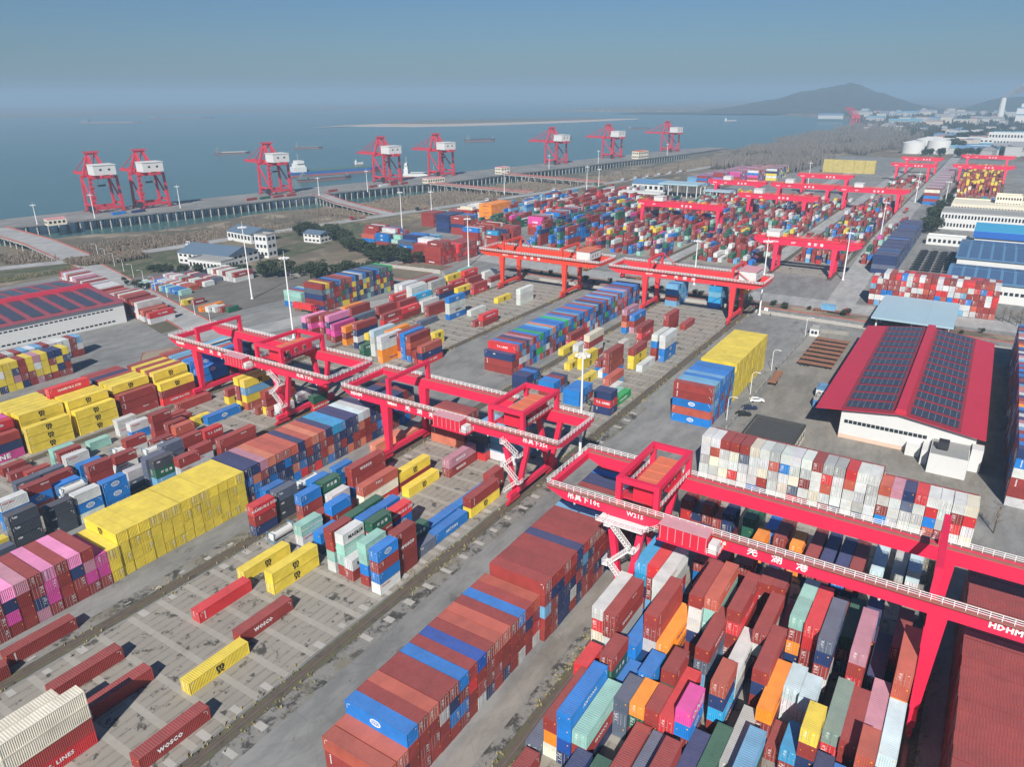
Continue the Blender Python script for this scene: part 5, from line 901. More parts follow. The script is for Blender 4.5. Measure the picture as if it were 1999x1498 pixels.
# last guard against clashes
cc_ = Counter(final); k_ = Counter()
ids_by = {}
for i, l in enumerate(final): ids_by.setdefault(l, []).append(i)
for l, ids in ids_by.items():
    if len(ids) > 1:
        ids.sort(key=lambda i: -cam_px(pend[i][0]['x'], pend[i][0]['y'], pend[i][3]*2.6)[1])
        for k, i in enumerate(ids): final[i] = ' '.join(l.split()[:10])+', %s counted up from photo bottom' % NUM[k]
_proto = {}
def container(L, doors_near, c, word, marks=True):
    root = bpy.data.objects.new('shipping_container', None); COL.objects.link(root); root.empty_display_size = .5
    put('body', BODY[L], root)
    d = put('door', DOOR, root); put('lock_rods', ROD_M, d); put('door_data', DLAB, d)
    put('code_mark', MARK, root)
    put('sticker', STK[L], root)
    if word: put('lettering', letter_mesh(word, L), root)
    return root
for i, (s, ti, c, tier, r, lab) in enumerate(pend):
    L = s['L']; w_ = word_for(c, r)
    if s['z'] in ('B1', 'MR', 'MR2', 'W') : w_ = None if r.random() < .6 else w_
    if s['z'] == 'W' and w_ == 'MAERSK': w_ = None
    key = (L, w_)
    if key not in _proto:
        root = container(L, True, c, w_); _proto[key] = root
    else:
        root = _proto[key].copy(); COL.objects.link(root)
        for ch in list(_proto[key].children):
            q = ch.copy(); COL.objects.link(q); q.parent = root
            for g_ in list(ch.children): h_ = g_.copy(); COL.objects.link(h_); h_.parent = q
    v = r.uniform(.86, 1.12) if c != 'y' and s['z'] not in ('MR', 'MR2') else r.uniform(.97, 1.03); col = tuple(min(1, x*v) for x in PAL[c])+(1,)
    for ch in root.children:
        ch.color = col
    flip = r.random() < .5
    jx, jy = r.uniform(-.05, .05), r.uniform(-.05, .05)
    x, y = s['x']+jx, s['y']+jy
    if s['o'] == 0: rz = 0; loc = (x, y, tier*TIER)
    else: rz = R_(90); loc = (x+CW, y, tier*TIER)
    if flip:
        if s['o'] == 0: rz = math.pi; loc = (x+L, y+CW, tier*TIER)
        else: rz = R_(270); loc = (x, y+L, tier*TIER)
    root.location = (loc[0], loc[1], loc[2]+.03); root.rotation_euler = (0, 0, rz)
    tag(root, final[i], 'container', GRP.get(s['z'], 'stacked shipping containers'))
# the rest of the container field, one object
V = []; F = []; CO = []; UV = []; MI = []
rods = []
def add_box(x, y, z, w, h, col, o, L, door_end, r):
    x += .045; y += .045; w -= .09; h -= .09
    b = len(V); t = z+CH-.03
    V.extend([(x, y, z), (x+w, y, z), (x+w, y+h, z), (x, y+h, z), (x, y, t), (x+w, y, t), (x+w, y+h, t), (x, y+h, t)])
    fs = [((4, 5, 6, 7), [(0, 0), (w, 0), (w, h), (0, h)]), ((0, 1, 5, 4), [(0, 0), (w, 0), (w, 3), (0, 3)]), ((1, 2, 6, 5), [(0, 0), (h, 0), (h, 3), (0, 3)]),
          ((2, 3, 7, 6), [(0, 0), (w, 0), (w, 3), (0, 3)]), ((3, 0, 4, 7), [(0, 0), (h, 0), (h, 3), (0, 3)])]
    for k, (f, uv) in enumerate(fs):
        F.append(tuple(i+b for i in f)); MI.append(0)
        if k == 0 and o == 1: uv = [(q[1], q[0]) for q in uv]
        UV.extend(uv); CO.extend([col]*4)
def add_quad(p, col, mi=1):
    b = len(V); V.extend(p); F.append((b, b+1, b+2, b+3)); MI.append(mi); UV.extend([(0, 0)]*4); CO.extend([col]*4)
extra_txt = []
for s in DATA:
    n = len(s['c']); L = s['L']
    for ti, (c, mk) in enumerate(zip(s['c'], s['m'])):
        if mk != '.': continue
        tier = n-1-ti; r = random.Random(int(s['x']*31+s['y']*57+tier*7))
        v = r.uniform(.84, 1.14) if c != 'y' and s['z'] not in ('MR', 'MR2') else r.uniform(.97, 1.03); col = tuple(min(1, q*v*(r.uniform(.96, 1.04) if c != 'y' else 1)) for q in PAL[c])+(1,)
        x, y, z = s['x']+r.uniform(-.05, .05), s['y']+r.uniform(-.06, .06), tier*TIER+.03
        w_, h_ = (L, CW) if s['o'] == 0 else (CW, L)
        near = r.random() < (.5 if c != 'y' else .33)
        if s['z'] == 'YF': col = (.50, .40, .12, 1)  # far yellow block: dulling by haze is put into the container colour
        add_box(x, y, z, w_, h_, col, s['o'], L, near, r)
        d = math.hypot(s['x'], s['y'])
        # the door end carries lock rods and data lines; the visible ends face -x (lane stacks) or -y (cross blocks)
        if near and d < 900:
            wc = (.40, .38, .36, 1) if c not in 'ywce' else (col[0]*.5, col[1]*.45, col[2]*.6, 1)
            for a in (.33, .98, 1.46, 2.11):
                if s['o'] == 0: add_quad([(x-.02, y+a-.03, z+.1), (x-.02, y+a-.03, z+2.45), (x-.02, y+a+.03, z+2.45), (x-.02, y+a+.03, z+.1)], wc)
                else: add_quad([(x+a-.03, y-.02, z+.1), (x+a+.03, y-.02, z+.1), (x+a+.03, y-.02, z+2.45), (x+a-.03, y-.02, z+2.45)], wc)
            for zz in (2.05, 1.85, 1.55, 1.3, .8):
                a0 = 1.5+r.random()*.2; a1 = a0+.25+r.random()*.4
                if s['o'] == 0: add_quad([(x-.024, y+a0, z+zz), (x-.024, y+a0, z+zz+.09), (x-.024, y+a1, z+zz+.09), (x-.024, y+a1, z+zz)], (.85, .85, .83, 1))
                else: add_quad([(x+a0, y-.024, z+zz), (x+a1, y-.024, z+zz), (x+a1, y-.024, z+zz+.09), (x+a0, y-.024, z+zz+.09)], (.85, .85, .83, 1))
        elif not near and d < 400:
            yc = (.95, .42, .02, 1)
            a0 = .35+r.random()*.2
            if s['o'] == 0: add_quad([(x-.02, y+a0, z+1.8), (x-.02, y+a0, z+2.0), (x-.02, y+a0+.2, z+2.0), (x-.02, y+a0+.2, z+1.8)], yc)
            else: add_quad([(x+2.0, y-.02, z+1.6), (x+2.2, y-.02, z+1.6), (x+2.2, y-.02, z+1.8), (x+2.0, y-.02, z+1.8)], yc)
        exposed = (s['o'] == 0) or s['z'][0] in 'KT' or s is zone_cols[s['z']][0]
        if exposed and d < 620:
            wd = word_for(c, r)
            if wd in ('SM', 'TR', 'YM', 'UES', 'AT') and d > 260: wd = None
            if wd: extra_txt.append((wd, L, x, y, z, s['o']))
me = bpy.data.meshes.new('container_field'); me.from_pydata(V, [], F)
mw = paint('field_ink_white', (.85, .85, .83), .5, var=.05); 
mf, T, N, L_, B = nodes_of('field_markings'); a = N.new('ShaderNodeAttribute'); a.attribute_name = 'col'; L_.new(a.outputs['Color'], B.inputs['Base Color'])
me.materials.append(CM_ATT); me.materials.append(mf)
me.polygons.foreach_set('material_index', MI)
ca = me.color_attributes.new('col', 'FLOAT_COLOR', 'CORNER'); ca.data.foreach_set('color', np.array(CO, dtype=np.float32).ravel())
ua = me.attributes.new('cuv', 'FLOAT2', 'CORNER'); ua.data.foreach_set('vector', np.array(UV, dtype=np.float32).ravel())
me.update()
fo = put('container_field', me); tag(fo, 'thousands of stacked shipping containers of all colours filling the yard beyond the nearest ones', 'containers', None, 'stuff')
# lettering of the farther containers, by ink, as parts of that field
byink = {}
for wd, L, x, y, z, o in extra_txt:
    src = letter_mesh(wd, L); ink = src.materials[0]
    vs = np.array([v.co[:] for v in src.vertices]) if (wd, L, 'a') not in _lm else _lm[(wd, L, 'a')][0]
    if (wd, L, 'a') not in _lm:
        keep = [tuple(p.vertices) for p in src.polygons if sum(src.vertices[k].co.y for k in p.vertices) < 1]
        if len(keep) > 10000: keep = keep[:1]
        _lm[(wd, L, 'a')] = (vs, keep)
    vs, keep = _lm[(wd, L, 'a')]
    if o == 0: W = vs+np.array([x, y-.03, z])
    else: W = np.stack([vs[:, 1]-.03+x, (L-vs[:, 0])+y, vs[:, 2]+z], 1)
    b = byink.setdefault(ink.name, [ink, [], [], 0])
    b[1].append(W); b[2] += [tuple(k+b[3] for k in f) for f in keep]; b[3] += len(W)
for nm, (ink, vv, ff, _) in byink.items():
    m2 = bpy.data.meshes.new('lettering'); m2.from_pydata(np.concatenate(vv).tolist(), [], ff); m2.materials.append(ink); m2.update()
    o2 = put('lettering', m2, fo); o2['kind'] = 'stuff'
# ------------------------------------------------------------------ cranes
def handrail(mb, pts, h=1.1, t=.075, closed=False, step=1.5):
    P = list(pts)+([pts[0]] if closed else [])
    for a, b in zip(P, P[1:]):
        a = Vector(a); b = Vector(b); L = (b-a).length; n = max(1, round(L/step))
        for k in (1.0, .66, .33): mb.beam(a+Vector((0, 0, h*k)), b+Vector((0, 0, h*k)), t)
        for i in range(n+1):
            q = a+(b-a)*i/n; mb.beam(q, q+Vector((0, 0, h)), t*1.1)
def bogie_mesh():
    mb = MB(); mb.box(-2.6, -.35, .75, 2.6, .35, 1.25); mb.prism([(-2.0, 1.25), (2.0, 1.25), (.5, 2.1), (-.5, 2.1)], -.3, .3)
    for x in (-2.1, -.75, .75, 2.1): mb.cyl((x, -.18, .42), (x, .18, .42), .42, n=12, mi=1); mb.box(x-.5, -.42, .55, x+.5, .42, .9)
    mb.box(-3.1, -.2, .4, -2.6, .2, .9); mb.box(2.6, -.2, .4, 3.1, .2, .9)
    return mb
def gantry(code, x0, x1, yl, yr, yA, yB, zt, label, paintm, portal_r, sign, sign_y, logo_y, code_y, house_y, name_y, detail=True, roofm=ORROOF, truss=False, cablew=None, stair=True, el_y=None, hook_y=None, side='rigid_left'):
    """x0,x1: outer faces of the two girders; yl,yr: rails; yA,yB: girder tips (left, right); zt: girder top"""
    cy = (yl+yr)/2; T_ = thing('gantry_crane', label, 'gantry crane', ((x0+x1)/2, cy, .16), 0, 'rail gantry cranes over the yard')
    ox, oy, oz = (x0+x1)/2, cy, .16
    gw, gd = 1.7, 2.6; zb = zt-gd
    def loc(mb): mb.v = [(a-ox, b-oy, c-oz) for a, b, c in mb.v]; return mb
    for gx in (x0, x1-gw):
        mb = MB(); prof = [(yA, zt), (yA, zt-.9), (yA-4.2, zb), (yB+4.2, zb), (yB, zt-.9), (yB, zt)]
        mb.prism(prof, gx, gx+gw, axis='x')
        for yy in np.arange(yB+3, yA-2, 5.8): mb.box(gx-.02, yy-.03, zb+.03, gx+gw+.02, yy+.03, zt-.03)
        g = loc(mb).build('girder', paintm, T_)
        mb = MB(); mb.box(gx+gw-.9 if gx == x0 else gx+.1, yB+1, zt, gx+gw-.1 if gx == x0 else gx+.9, yA-1, zt+.12); loc(mb).build('trolley_rail', BROWNTOP, g)
    for yy in (yA-1.0, yB):
        mb = MB(); mb.box(x0+gw, yy, zt-1.5, x1-gw, yy+1.0, zt-.05); loc(mb).build('end_beam', paintm, T_)
    # legs: broad tapered pair on the left rail, splayed struts on the right
    for gx in (x0, x1-gw):
        s = gx+gw/2
        if side == 'flip':
            for d in (-1, 1):
                mb = MB(); mb.beam((s, yl+d*.5, 2.8), (s, yl+d*3.4, zb), 1.0, 1.0, 0, 1.3, 1.3); loc(mb).build('leg', paintm, T_)
            mb = MB(); mb.box(s-.6, yl-3.6, zb-.5, s+.6, yl+3.6, zb); loc(mb).build('leg_head', paintm, T_)
        else:
            mb = MB(); mb.hexa([(s-.7, yl-.65, 3.2), (s+.7, yl-.65, 3.2), (s+.7, yl+.65, 3.2), (s-.7, yl+.65, 3.2)], [(s-.95, yl-1.35, zb), (s+.95, yl-1.35, zb), (s+.95, yl+1.35, zb), (s-.95, yl+1.35, zb)])
            loc(mb).build('leg', paintm, T_)
        if truss or side == 'flip':
            mb = MB(); mb.hexa([(s-.7, yr-.65, 3.2), (s+.7, yr-.65, 3.2), (s+.7, yr+.65, 3.2), (s-.7, yr+.65, 3.2)], [(s-.95, yr-1.35, zb), (s+.95, yr-1.35, zb), (s+.95, yr+1.35, zb), (s-.95, yr+1.35, zb)])
            loc(mb).build('leg', paintm, T_)
        else:
            for d in (-1, 1):
                mb = MB(); mb.beam((s, yr+d*.5, 2.8), (s, yr+d*3.4, zb), 1.0, 1.0, 0, 1.3, 1.3); loc(mb).build('leg', paintm, T_)
            mb = MB(); mb.box(s-.6, yr-3.6, zb-.5, s+.6, yr+3.6, zb); loc(mb).build('leg_head', paintm, T_)
    for yy in (yl, yr):
        mb = MB(); mb.box(x0-2.8, yy-.55, 2.0, x1+2.8, yy+.55, 3.3); loc(mb).build('sill_beam', paintm, T_)
        for gx in (x0-.8, (x0+x1)/2 if False else x1+.8):
            b = bogie_mesh(); b.v = [(a+gx, c+yy, d+.16) for a, c, d in b.v]; loc(b).build('bogie', [CRANE_D, DARKM], T_)
    # portal frames above the girders
    H = 5.6
    def portal(y0, w=1.0):
        mb = MB(); mb.box(x0+.1, y0-w/2, zt, x0+.1+w*1.1, y0+w/2, zt+H); mb.box(x1-.1-w*1.1, y0-w/2, zt, x1-.1, y0+w/2, zt+H); mb.box(x0+.1+w*1.1, y0-w/2, zt+H-w, x1-.1-w*1.1, y0+w/2, zt+H)
        if truss: mb.beam((x0+1, y0, zt+H), (x0+1, y0-8, zt+.2), .25); mb.beam((x1-1, y0, zt+H), (x1-1, y0-8, zt+.2), .25); mb.beam((x0+1, y0, zt+H), (x0+1, y0+7, zt+.2), .2)
        loc(mb).build('portal_frame', paintm, T_)
    if portal_r[0] is not None: portal(portal_r[0])
    for yy in portal_r[1:]: portal(yy)
    if len(portal_r) > 2:
        mb = MB(); ya, yb = portal_r[1], portal_r[2]
        for xx in (x0+.1, x1-1.2): mb.box(xx, min(ya, yb)+.5, zt+H-1, xx+1.1, max(ya, yb)-.5, zt+H-.02)
        loc(mb).build('portal_ring', paintm, T_)
    # railings
    mb = MB(); g2 = .25
    handrail(mb, [(x0-g2, yA, zt), (x0-g2, yB, zt), (x1+g2, yB, zt), (x1+g2, yA, zt)], closed=True, t=.085 if zt > 20 else .10)
    loc(mb).build('handrail', RAILW, T_)
    mb = MB(); mb.box(x0-.8, yB, zt-.06, x0-.01, yA, zt-.0); mb.box(x1+.01, yB, zt-.06, x1+.8, yA, zt)
    loc(mb).build('walkway', BROWNTOP, T_)
    # trolley with the machinery house
    hx0, hx1 = x0+gw+.6, x1-gw-.6
    tr = MB(); tr.box(x0+1.0, house_y-4.0, zt+.2, x1-1.0, house_y-3.4, zt+.8); tr.box(x0+1.0, house_y+3.4, zt+.2, x1-1.0, house_y+4.0, zt+.8); tr.box(hx0, house_y-3.4, zt+.2, hx1, house_y+3.4, zt+.5)
    t_o = loc(tr).build('trolley', CRANE_D, T_)
    hb = MB(); wallm = WALLW if truss else HOUSERED
    hb.box(hx0, house_y-3.0, zt+.5, hx1, house_y+1.5, zt+3.6)
    if truss: hb = MB(); hb.box(hx0-.4, house_y-4.6, zt+.5, hx1-2, house_y+2.6, zt+4.6)
    for yy in (() if truss else np.arange(0, hx1-hx0-.5, 1.6)): hb.box(hx0+yy, house_y-3.06, zt+.55, hx0+yy+.14, house_y-3.0, zt+3.55)
    ho = loc(hb).build('machinery_house', wallm, T_)
    rb = MB(); rb.box(hx0-.2, house_y-3.2, zt+3.6, hx1+.2, house_y+1.7, zt+3.75)
    if truss: rb = MB(); rb.box(hx0-.8, house_y-5.0, zt+4.6, hx1-1.6, house_y+3.0, zt+4.8)
    for q in (() if truss else (.25, .5, .75)): rb.box(hx0+(hx1-hx0)*q-.05, house_y-3.1, zt+3.75, hx0+(hx1-hx0)*q+.05, house_y+1.6, zt+3.85)
    loc(rb).build('roof', roofm, ho)
    for q in (.25, .5, .75):
        wb = MB(); wx = hx0+(hx1-hx0)*q*(.8 if truss else 1); hy = house_y-(1.6 if truss else 0)
        for d in (-.42, .06): wb.box(wx+d, hy-3.13, zt+1.7, wx+d+.36, hy-3.07, zt+2.9, 0)
        wb.box(wx-.52, hy-3.10, zt+1.6, wx+.52, hy-3.065, zt+3.0, 1)
        loc(wb).build('window', [GLASS, WALLW], ho)
    sp = MB(); sy = house_y
    for a in (-1.6, 1.6):
        for b in (-1, 1): sp.cyl((ox+b*2.2, sy+a*.6, zt+.2), (ox+b*2.2, sy+a*.6, zt-5.2), .04, n=5)
    sp.box(ox-3.0, sy-1.1, zt-5.8, ox+3.0, sy+1.1, zt-5.2); loc(sp).build('spreader', YELP if detail else DARKM, T_)
    mc = MB()
    for a in (-3.2, 0, 3.2): mc.cyl((ox+a-1.1, sy+2.6, zt+1.2), (ox+a+1.1, sy+2.6, zt+1.2), .65, n=12)
    mc.box(ox-4.6, sy+2.0, zt+.5, ox+4.6, sy+3.2, zt+.7); mc.box(ox-4.4, sy-3.9, zt+.8, ox-3.0, sy-3.1, zt+1.9)
    loc(mc).build('hoist_drums', DARKM, t_o)
    tr2 = MB(); handrail(tr2, [(x0+1.2, house_y-4.2, zt+.8), (x1-1.2, house_y-4.2, zt+.8)], t=.06); handrail(tr2, [(x0+1.2, house_y+4.2, zt+.8), (x1-1.2, house_y+4.2, zt+.8)], t=.06); loc(tr2).build('handrail', RAILW, t_o)
    cb = MB(); cb.box(ox-1.4, house_y+1.5, zt-3.2, ox+1.4, house_y+3.6, zt-.8); loc(cb).build('cab', WALLW, T_)
    # electrical house hung on the near girder
    if el_y is not None:
        e = MB(); e.box(x0-3.1, el_y, zt-2.3, x0-.05, el_y+8.6, zt+.75)
        for k in range(7): e.box(x0-3.16, el_y+.1+k*1.37, zt-2.2, x0-3.1, el_y+.22+k*1.37, zt+.65, 1)
        eo = loc(e).build('electrical_house', [HOUSERED, PINKROOF], T_)
        e = MB(); e.box(x0-3.4, el_y-.1, zt+.75, x0+.1, el_y+8.7, zt+.87); loc(e).build('roof', PINKROOF, eo)
        e = MB(); e.box(x0-3.4, el_y-2.0, zt-2.5, x0-.05, el_y+8.9, zt-2.3); loc(e).build('platform', paintm, eo)
        e = MB(); e.box(x0-2.9, el_y-1.6, zt-2.3, x0-.6, el_y-.2, zt-.5); handrail(e, [(x0-3.3, el_y-.1, zt-2.3), (x0-3.3, el_y-1.95, zt-2.3), (x0-.1, el_y-1.95, zt-2.3)], t=.07)
        loc(e).build('cooling_unit', WALLW, eo)
    if stair:
        st = MB(); z = 3.2; y0s = yr; k = 0; zs_ = [3.0, 6.6, 10.2, 13.8, zt-2.6] if zt > 17 else [3, 7, 11, zt-2.6]
        for a, b in zip(zs_, zs_[1:]):
            if b-a < 1.0: continue
            p = (x0-1.7, yr+(1.9 if k % 2 == 0 else -1.9), a); q = (x0-1.7, yr+(-1.9 if k % 2 == 0 else 1.9), b)
            for dx in (-.45, .45): st.beam((p[0]+dx, p[1], p[2]), (q[0]+dx, q[1], q[2]), .06, .14); st.beam((p[0]+dx, p[1], p[2]+1.0), (q[0]+dx, q[1], q[2]+1.0), .08); 
            for m in range(9): 
                f = m/8; st.box(p[0]-.45, p[1]+(q[1]-p[1])*f-.12, p[2]+(q[2]-p[2])*f, p[0]+.45, p[1]+(q[1]-p[1])*f+.02, p[2]+(q[2]-p[2])*f+.04)
                for dx in (-.45, .45): st.beam((p[0]+dx, p[1]+(q[1]-p[1])*f, p[2]+(q[2]-p[2])*f), (p[0]+dx, p[1]+(q[1]-p[1])*f, p[2]+(q[2]-p[2])*f+1.0), .06)
            s_ = 1 if q[1] > yr else -1
            st.box(q[0]-.7, q[1]-(.9 if s_ < 0 else 0), b-.06, q[0]+1.1, q[1]+(.9 if s_ > 0 else 0), b)
            yy = q[1]+s_*.9; handrail(st, [(q[0]-.7, q[1], b), (q[0]-.7, yy, b), (q[0]+1.1, yy, b)], t=.06, step=.8)
            k += 1
        loc(st).build('zigzag_stair', RAILW, T_)
    # lettering on the river-bank-facing (near) side of the near girder
    zl = (zt+zb)/2; X = (0, -1, 0); Z = (0, 0, 1)
    lt = MB()
    def t(s, size, y, dz=0, bold=.05): text_into(lt, s, size, (x0-.06, y, zl+dz), X, Z, bold=bold)
    t(code, 1.25, code_y, 0, .02)
    for k, ch in enumerate('芜湖港'): t(ch, 1.85, name_y-k*4.0, 0, .035)
    if sign: t(sign, 1.5, sign_y, 0, .03)
    if logo_y: t('HDHM', 1.35, logo_y, .1, .06)
    loc(lt).build('lettering', WHITE_INK, T_)
    lg = MB(); lg.box(x0-.05, name_y+4.0, zl-.9, x0-.03, name_y+7.4, zl+.9, 0); lg2 = MB(); text_into(lg2, 'AHPG', .85, (x0-.07, name_y+5.7, zl), X, Z, bold=.04)
    loc(lg).build('logo_panel', RED_INK, T_); loc(lg2).build('logo', WHITE_INK, T_)
    bo = MB()
    for yy in np.arange(yB+5.9, yA-4, 5.8):
        for k in range(8): bo.box(x0-.05, yy-.18, zb+.2+k*.3, x0-.021, yy-.12, zb+.28+k*.3); bo.box(x0-.05, yy+.12, zb+.2+k*.3, x0-.021, yy+.18, zb+.28+k*.3)
    o_ = loc(bo).build('joint_bolts', CRANE_D, T_); o_['kind'] = 'stuff'
    fe = MB()
    P_ = [(x0+gw+.15, y_, zt-.5-(.9 if i_ % 2 else 0)) for i_, y_ in enumerate(np.arange(house_y+5, yA-3, 1.1))]
    for a_, b_ in zip(P_, P_[1:]): fe.beam(a_, b_, .07)
    if len(P_) > 1: loc(fe).build('festoon_cable', DARKM, T_)
    lp = MB()
    for yy in (yA-6, yl-14, yr+8, yB+6): lp.cyl((x0+.3, yy, zb-.05), (x0+.3, yy, zb-.5), .28, .18, n=8)
    loc(lp).build('floodlights', WALLW, T_)
    return T_
gantry('W214', 133.6, 151.4, 128.0, 86.0, 143.6, 73.6, 19.0, 'crimson gantry crane lettered W214 over the middle lane, marked 35t at its tip', CRANE, [126.4, 93.2, 84.0], '吊具下35t', 80.2, 138.0, 125.0, 89.0, 119.5, el_y=100.0)
gantry('W213', 135.2, 153.0, 213.5, 172.0, 226.5, 150.0, 19.0, 'crimson gantry crane lettered W213 over the yellow stacks at left, farthest left one', CRANE, [211.0, 181.5, 170.5], '吊具下35t', 160.5, 220.5, 209.5, 176.5, 204.0, el_y=184.5)
gantry('W215', 109.0, 126.6, 45.8, -5.2, 62.6, -31.0, 24.0, 'nearest crimson gantry crane lettered W215, marked 10t, spanning the right lane', CRANE, [-4.0, 47.6, 40.2], '吊具下10t', 54.6, -13.6, 43.9, 44.0, 22.5, el_y=29.4, stair=False, side='flip')
gantry('W216', 312.5, 330.5, 208.5, 171.5, 222.5, 152.0, 19.2, 'orange-red gantry crane lettered W216 with white house, behind the white container rows', CRANE_O, [207.5, 173.0], '', 0, None, 206, 163.0, 194.0, truss=True, roofm=ORROOF, stair=False)
gantry('W217', 311.0, 328.0, 128.0, 87.2, 146.5, 74.5, 19.2, 'red gantry crane lettered W217 with white house, over the light blue stacks', paint('crane_faded_red_paint', (.70, .045, .055), .45, var=.12, scale=.25), [126.5, 88.0], '', 0, None, 126, 83.0, 113.0, truss=True, roofm=PINKROOF, stair=False)
# W215's stair tower, built on the splayed left leg
T_ = [o for o in SC.objects if o.get('label', '').startswith('nearest crimson')][0]
st = MB(); ox, oy = T_.location[0], T_.location[1]; x0 = 109.0; yr = 45.8
zs_ = [3.0, 7.4, 11.8, 16.2, 20.4]; k = 0
for a, b in zip(zs_, zs_[1:]):
    p = (x0-1.9, yr+(2.0 if k % 2 == 0 else -2.0), a); q = (x0-1.9, yr+(-2.0 if k % 2 == 0 else 2.0), b)
    for dx in (-.45, .45): st.beam((p[0]+dx, p[1], p[2]), (q[0]+dx, q[1], q[2]), .06, .14); st.beam((p[0]+dx, p[1], p[2]+1), (q[0]+dx, q[1], q[2]+1), .09); st.beam((p[0]+dx, p[1], p[2]+.5), (q[0]+dx, q[1], q[2]+.5), .06)
    for m in range(11):
        f = m/10; yy = p[1]+(q[1]-p[1])*f; zz = p[2]+(q[2]-p[2])*f; st.box(p[0]-.45, yy-.12, zz, p[0]+.45, yy+.05, zz+.03)
        for dx in (-.45, .45): st.beam((p[0]+dx, yy, zz), (p[0]+dx, yy, zz+1), .06)
    s_ = 1 if q[1] > yr else -1; yy = q[1]+s_*1.2
    st.box(q[0]-.8, min(q[1], yy), b-.06, q[0]+1.6, max(q[1], yy), b); handrail(st, [(q[0]-.8, q[1], b), (q[0]-.8, yy, b), (q[0]+1.6, yy, b)], t=.06, step=.8); k += 1
st.box(x0-2.6, yr-4.5, 20.9, x0+1.0, yr+4.8, 20.98); handrail(st, [(x0-2.6, yr+4.8, 21), (x0-2.6, yr-4.5, 21), (x0-.2, yr-8.0, 22.3)], t=.06, step=1.2)
st.v = [(a-ox, b-oy, c-.16) for a, b, c in st.v]; st.build('zigzag_stair', RAILW, T_)

def far_gantry(x, yl, yr, over, zt, label, house=None, code='W2', xw=9.0):
    T_ = thing('gantry_crane', label, 'gantry crane', (x, (yl+yr)/2, .16), 0, 'rail gantry cranes over the yard'); oy = (yl+yr)/2
    g = MB()
    for gx in (-xw/2, xw/2-1.6):
        g.prism([(yl+over-oy, zt), (yl+over-oy, zt-1.2), (yl+over-4-oy, zt-3.2), (yr-over+4-oy, zt-3.2), (yr-over-oy, zt-1.2), (yr-over-oy, zt)], gx, gx+1.6, axis='x')
        g.build('girder', CRANE, T_); g = MB()
    g = MB()
    for yy in (yl+over-1, yr-over): g.box(-xw/2+1.6, yy-oy, zt-1.6, xw/2-1.6, yy+1-oy, zt-.1)
    g.build('end_beam', CRANE, T_)
    for yy in (yl, yr):
        for sx in (-1, 1):
            m = MB(); a = sx*(xw/2-.8)*(1.0); b = sx*(xw/2+2.2)
            m.hexa([(b-.55, yy-oy-.7, 1.2), (b+.55, yy-oy-.7, 1.2), (b+.55, yy-oy+.7, 1.2), (b-.55, yy-oy+.7, 1.2)], [(a-.9, yy-oy-1.4, zt-3.2), (a+.9, yy-oy-1.4, zt-3.2), (a+.9, yy-oy+1.4, zt-3.2), (a-.9, yy-oy+1.4, zt-3.2)])
            m.build('leg', CRANE, T_)
        m = MB(); m.box(-xw/2-4, yy-oy-.6, .7, xw/2+4, yy-oy+.6, 1.8); m.build('sill_beam', CRANE_D, T_)
    r = MB(); handrail(r, [(-xw/2-.2, yl+over-oy, zt), (-xw/2-.2, yr-over-oy, zt), (xw/2+.2, yr-over-oy, zt), (xw/2+.2, yl+over-oy, zt)], closed=True, t=.12, step=3); r.build('handrail', CRANE_O, T_)
    if house is not None:
        h = MB(); h.box(-4, house-oy-3.5, zt+.6, 4, house-oy+3.5, zt+4.0); h.box(-4.3, house-oy-3.8, zt+4.0, 4.3, house-oy+3.8, zt+4.2); h.build('machinery_house', WALLW, T_)
    lt = MB(); X = (0, -1, 0)
    for k, ch in enumerate('芜湖港'): text_into(lt, ch, 1.7, (-xw/2-.05, (yl+yr)/2-oy-2-k*3.2, zt-1.6), X, (0, 0, 1), bold=.06)
    text_into(lt, code, 1.4, (-xw/2-.05, yl-oy+1, zt-1.6), X, (0, 0, 1), bold=.04); text_into(lt, '35T', 1.4, (-xw/2-.05, yl-oy-9, zt-1.6), X, (0, 0, 1), bold=.04)
    lt.build('lettering', WHITE_INK, T_)
    return T_
far_gantry(430, 97.5, 66.5, 13, 18.5, 'crimson gantry crane with white house over the dense stacks, nearest in the far yard', 100, 'W208')
far_gantry(618, 166.5, 123.5, 10, 18.5, 'crimson gantry crane with white house at its left end, second row in the far yard', 160, 'W209')
far_gantry(536, 224, 165.5, 4, 18.5, 'crimson gantry crane with white house left of the far yard, beside the canopy', 212, 'W210')
far_gantry(700, 108, 66.5, 8, 18.5, 'crimson gantry crane with white house nearest the navy block in the far row', 98, 'W207')
far_gantry(704, 164.5, 123, 8, 18.5, 'crimson gantry crane in the middle of the far row, white house at left', 156, 'W206')
far_gantry(703, 222, 184, 8, 18.5, 'crimson gantry crane at the left of the far row with white house', 212, 'W205')
far_gantry(800, 164.5, 124, 6, 18.5, 'smaller-looking crimson gantry crane just behind the middle far row', None, 'W204')
far_gantry(966, 98.5, 66.5, 7, 19, 'crimson gantry crane over empty slabs, the nearer of the pair before the tanks', None, 'W203')
far_gantry(1062, 98.5, 66.5, 7, 19, 'crimson gantry crane over empty slabs, the farther of the pair before the tanks', None, 'W202')
far_gantry(976, 36.5, -6, 8, 19, 'crimson gantry crane over the yellow and maroon rows, nearer one at far right', None, 'W201')
far_gantry(1130, 36.5, -6, 8, 19, 'crimson gantry crane at the far right edge, behind another over maroon rows', None, 'W200')

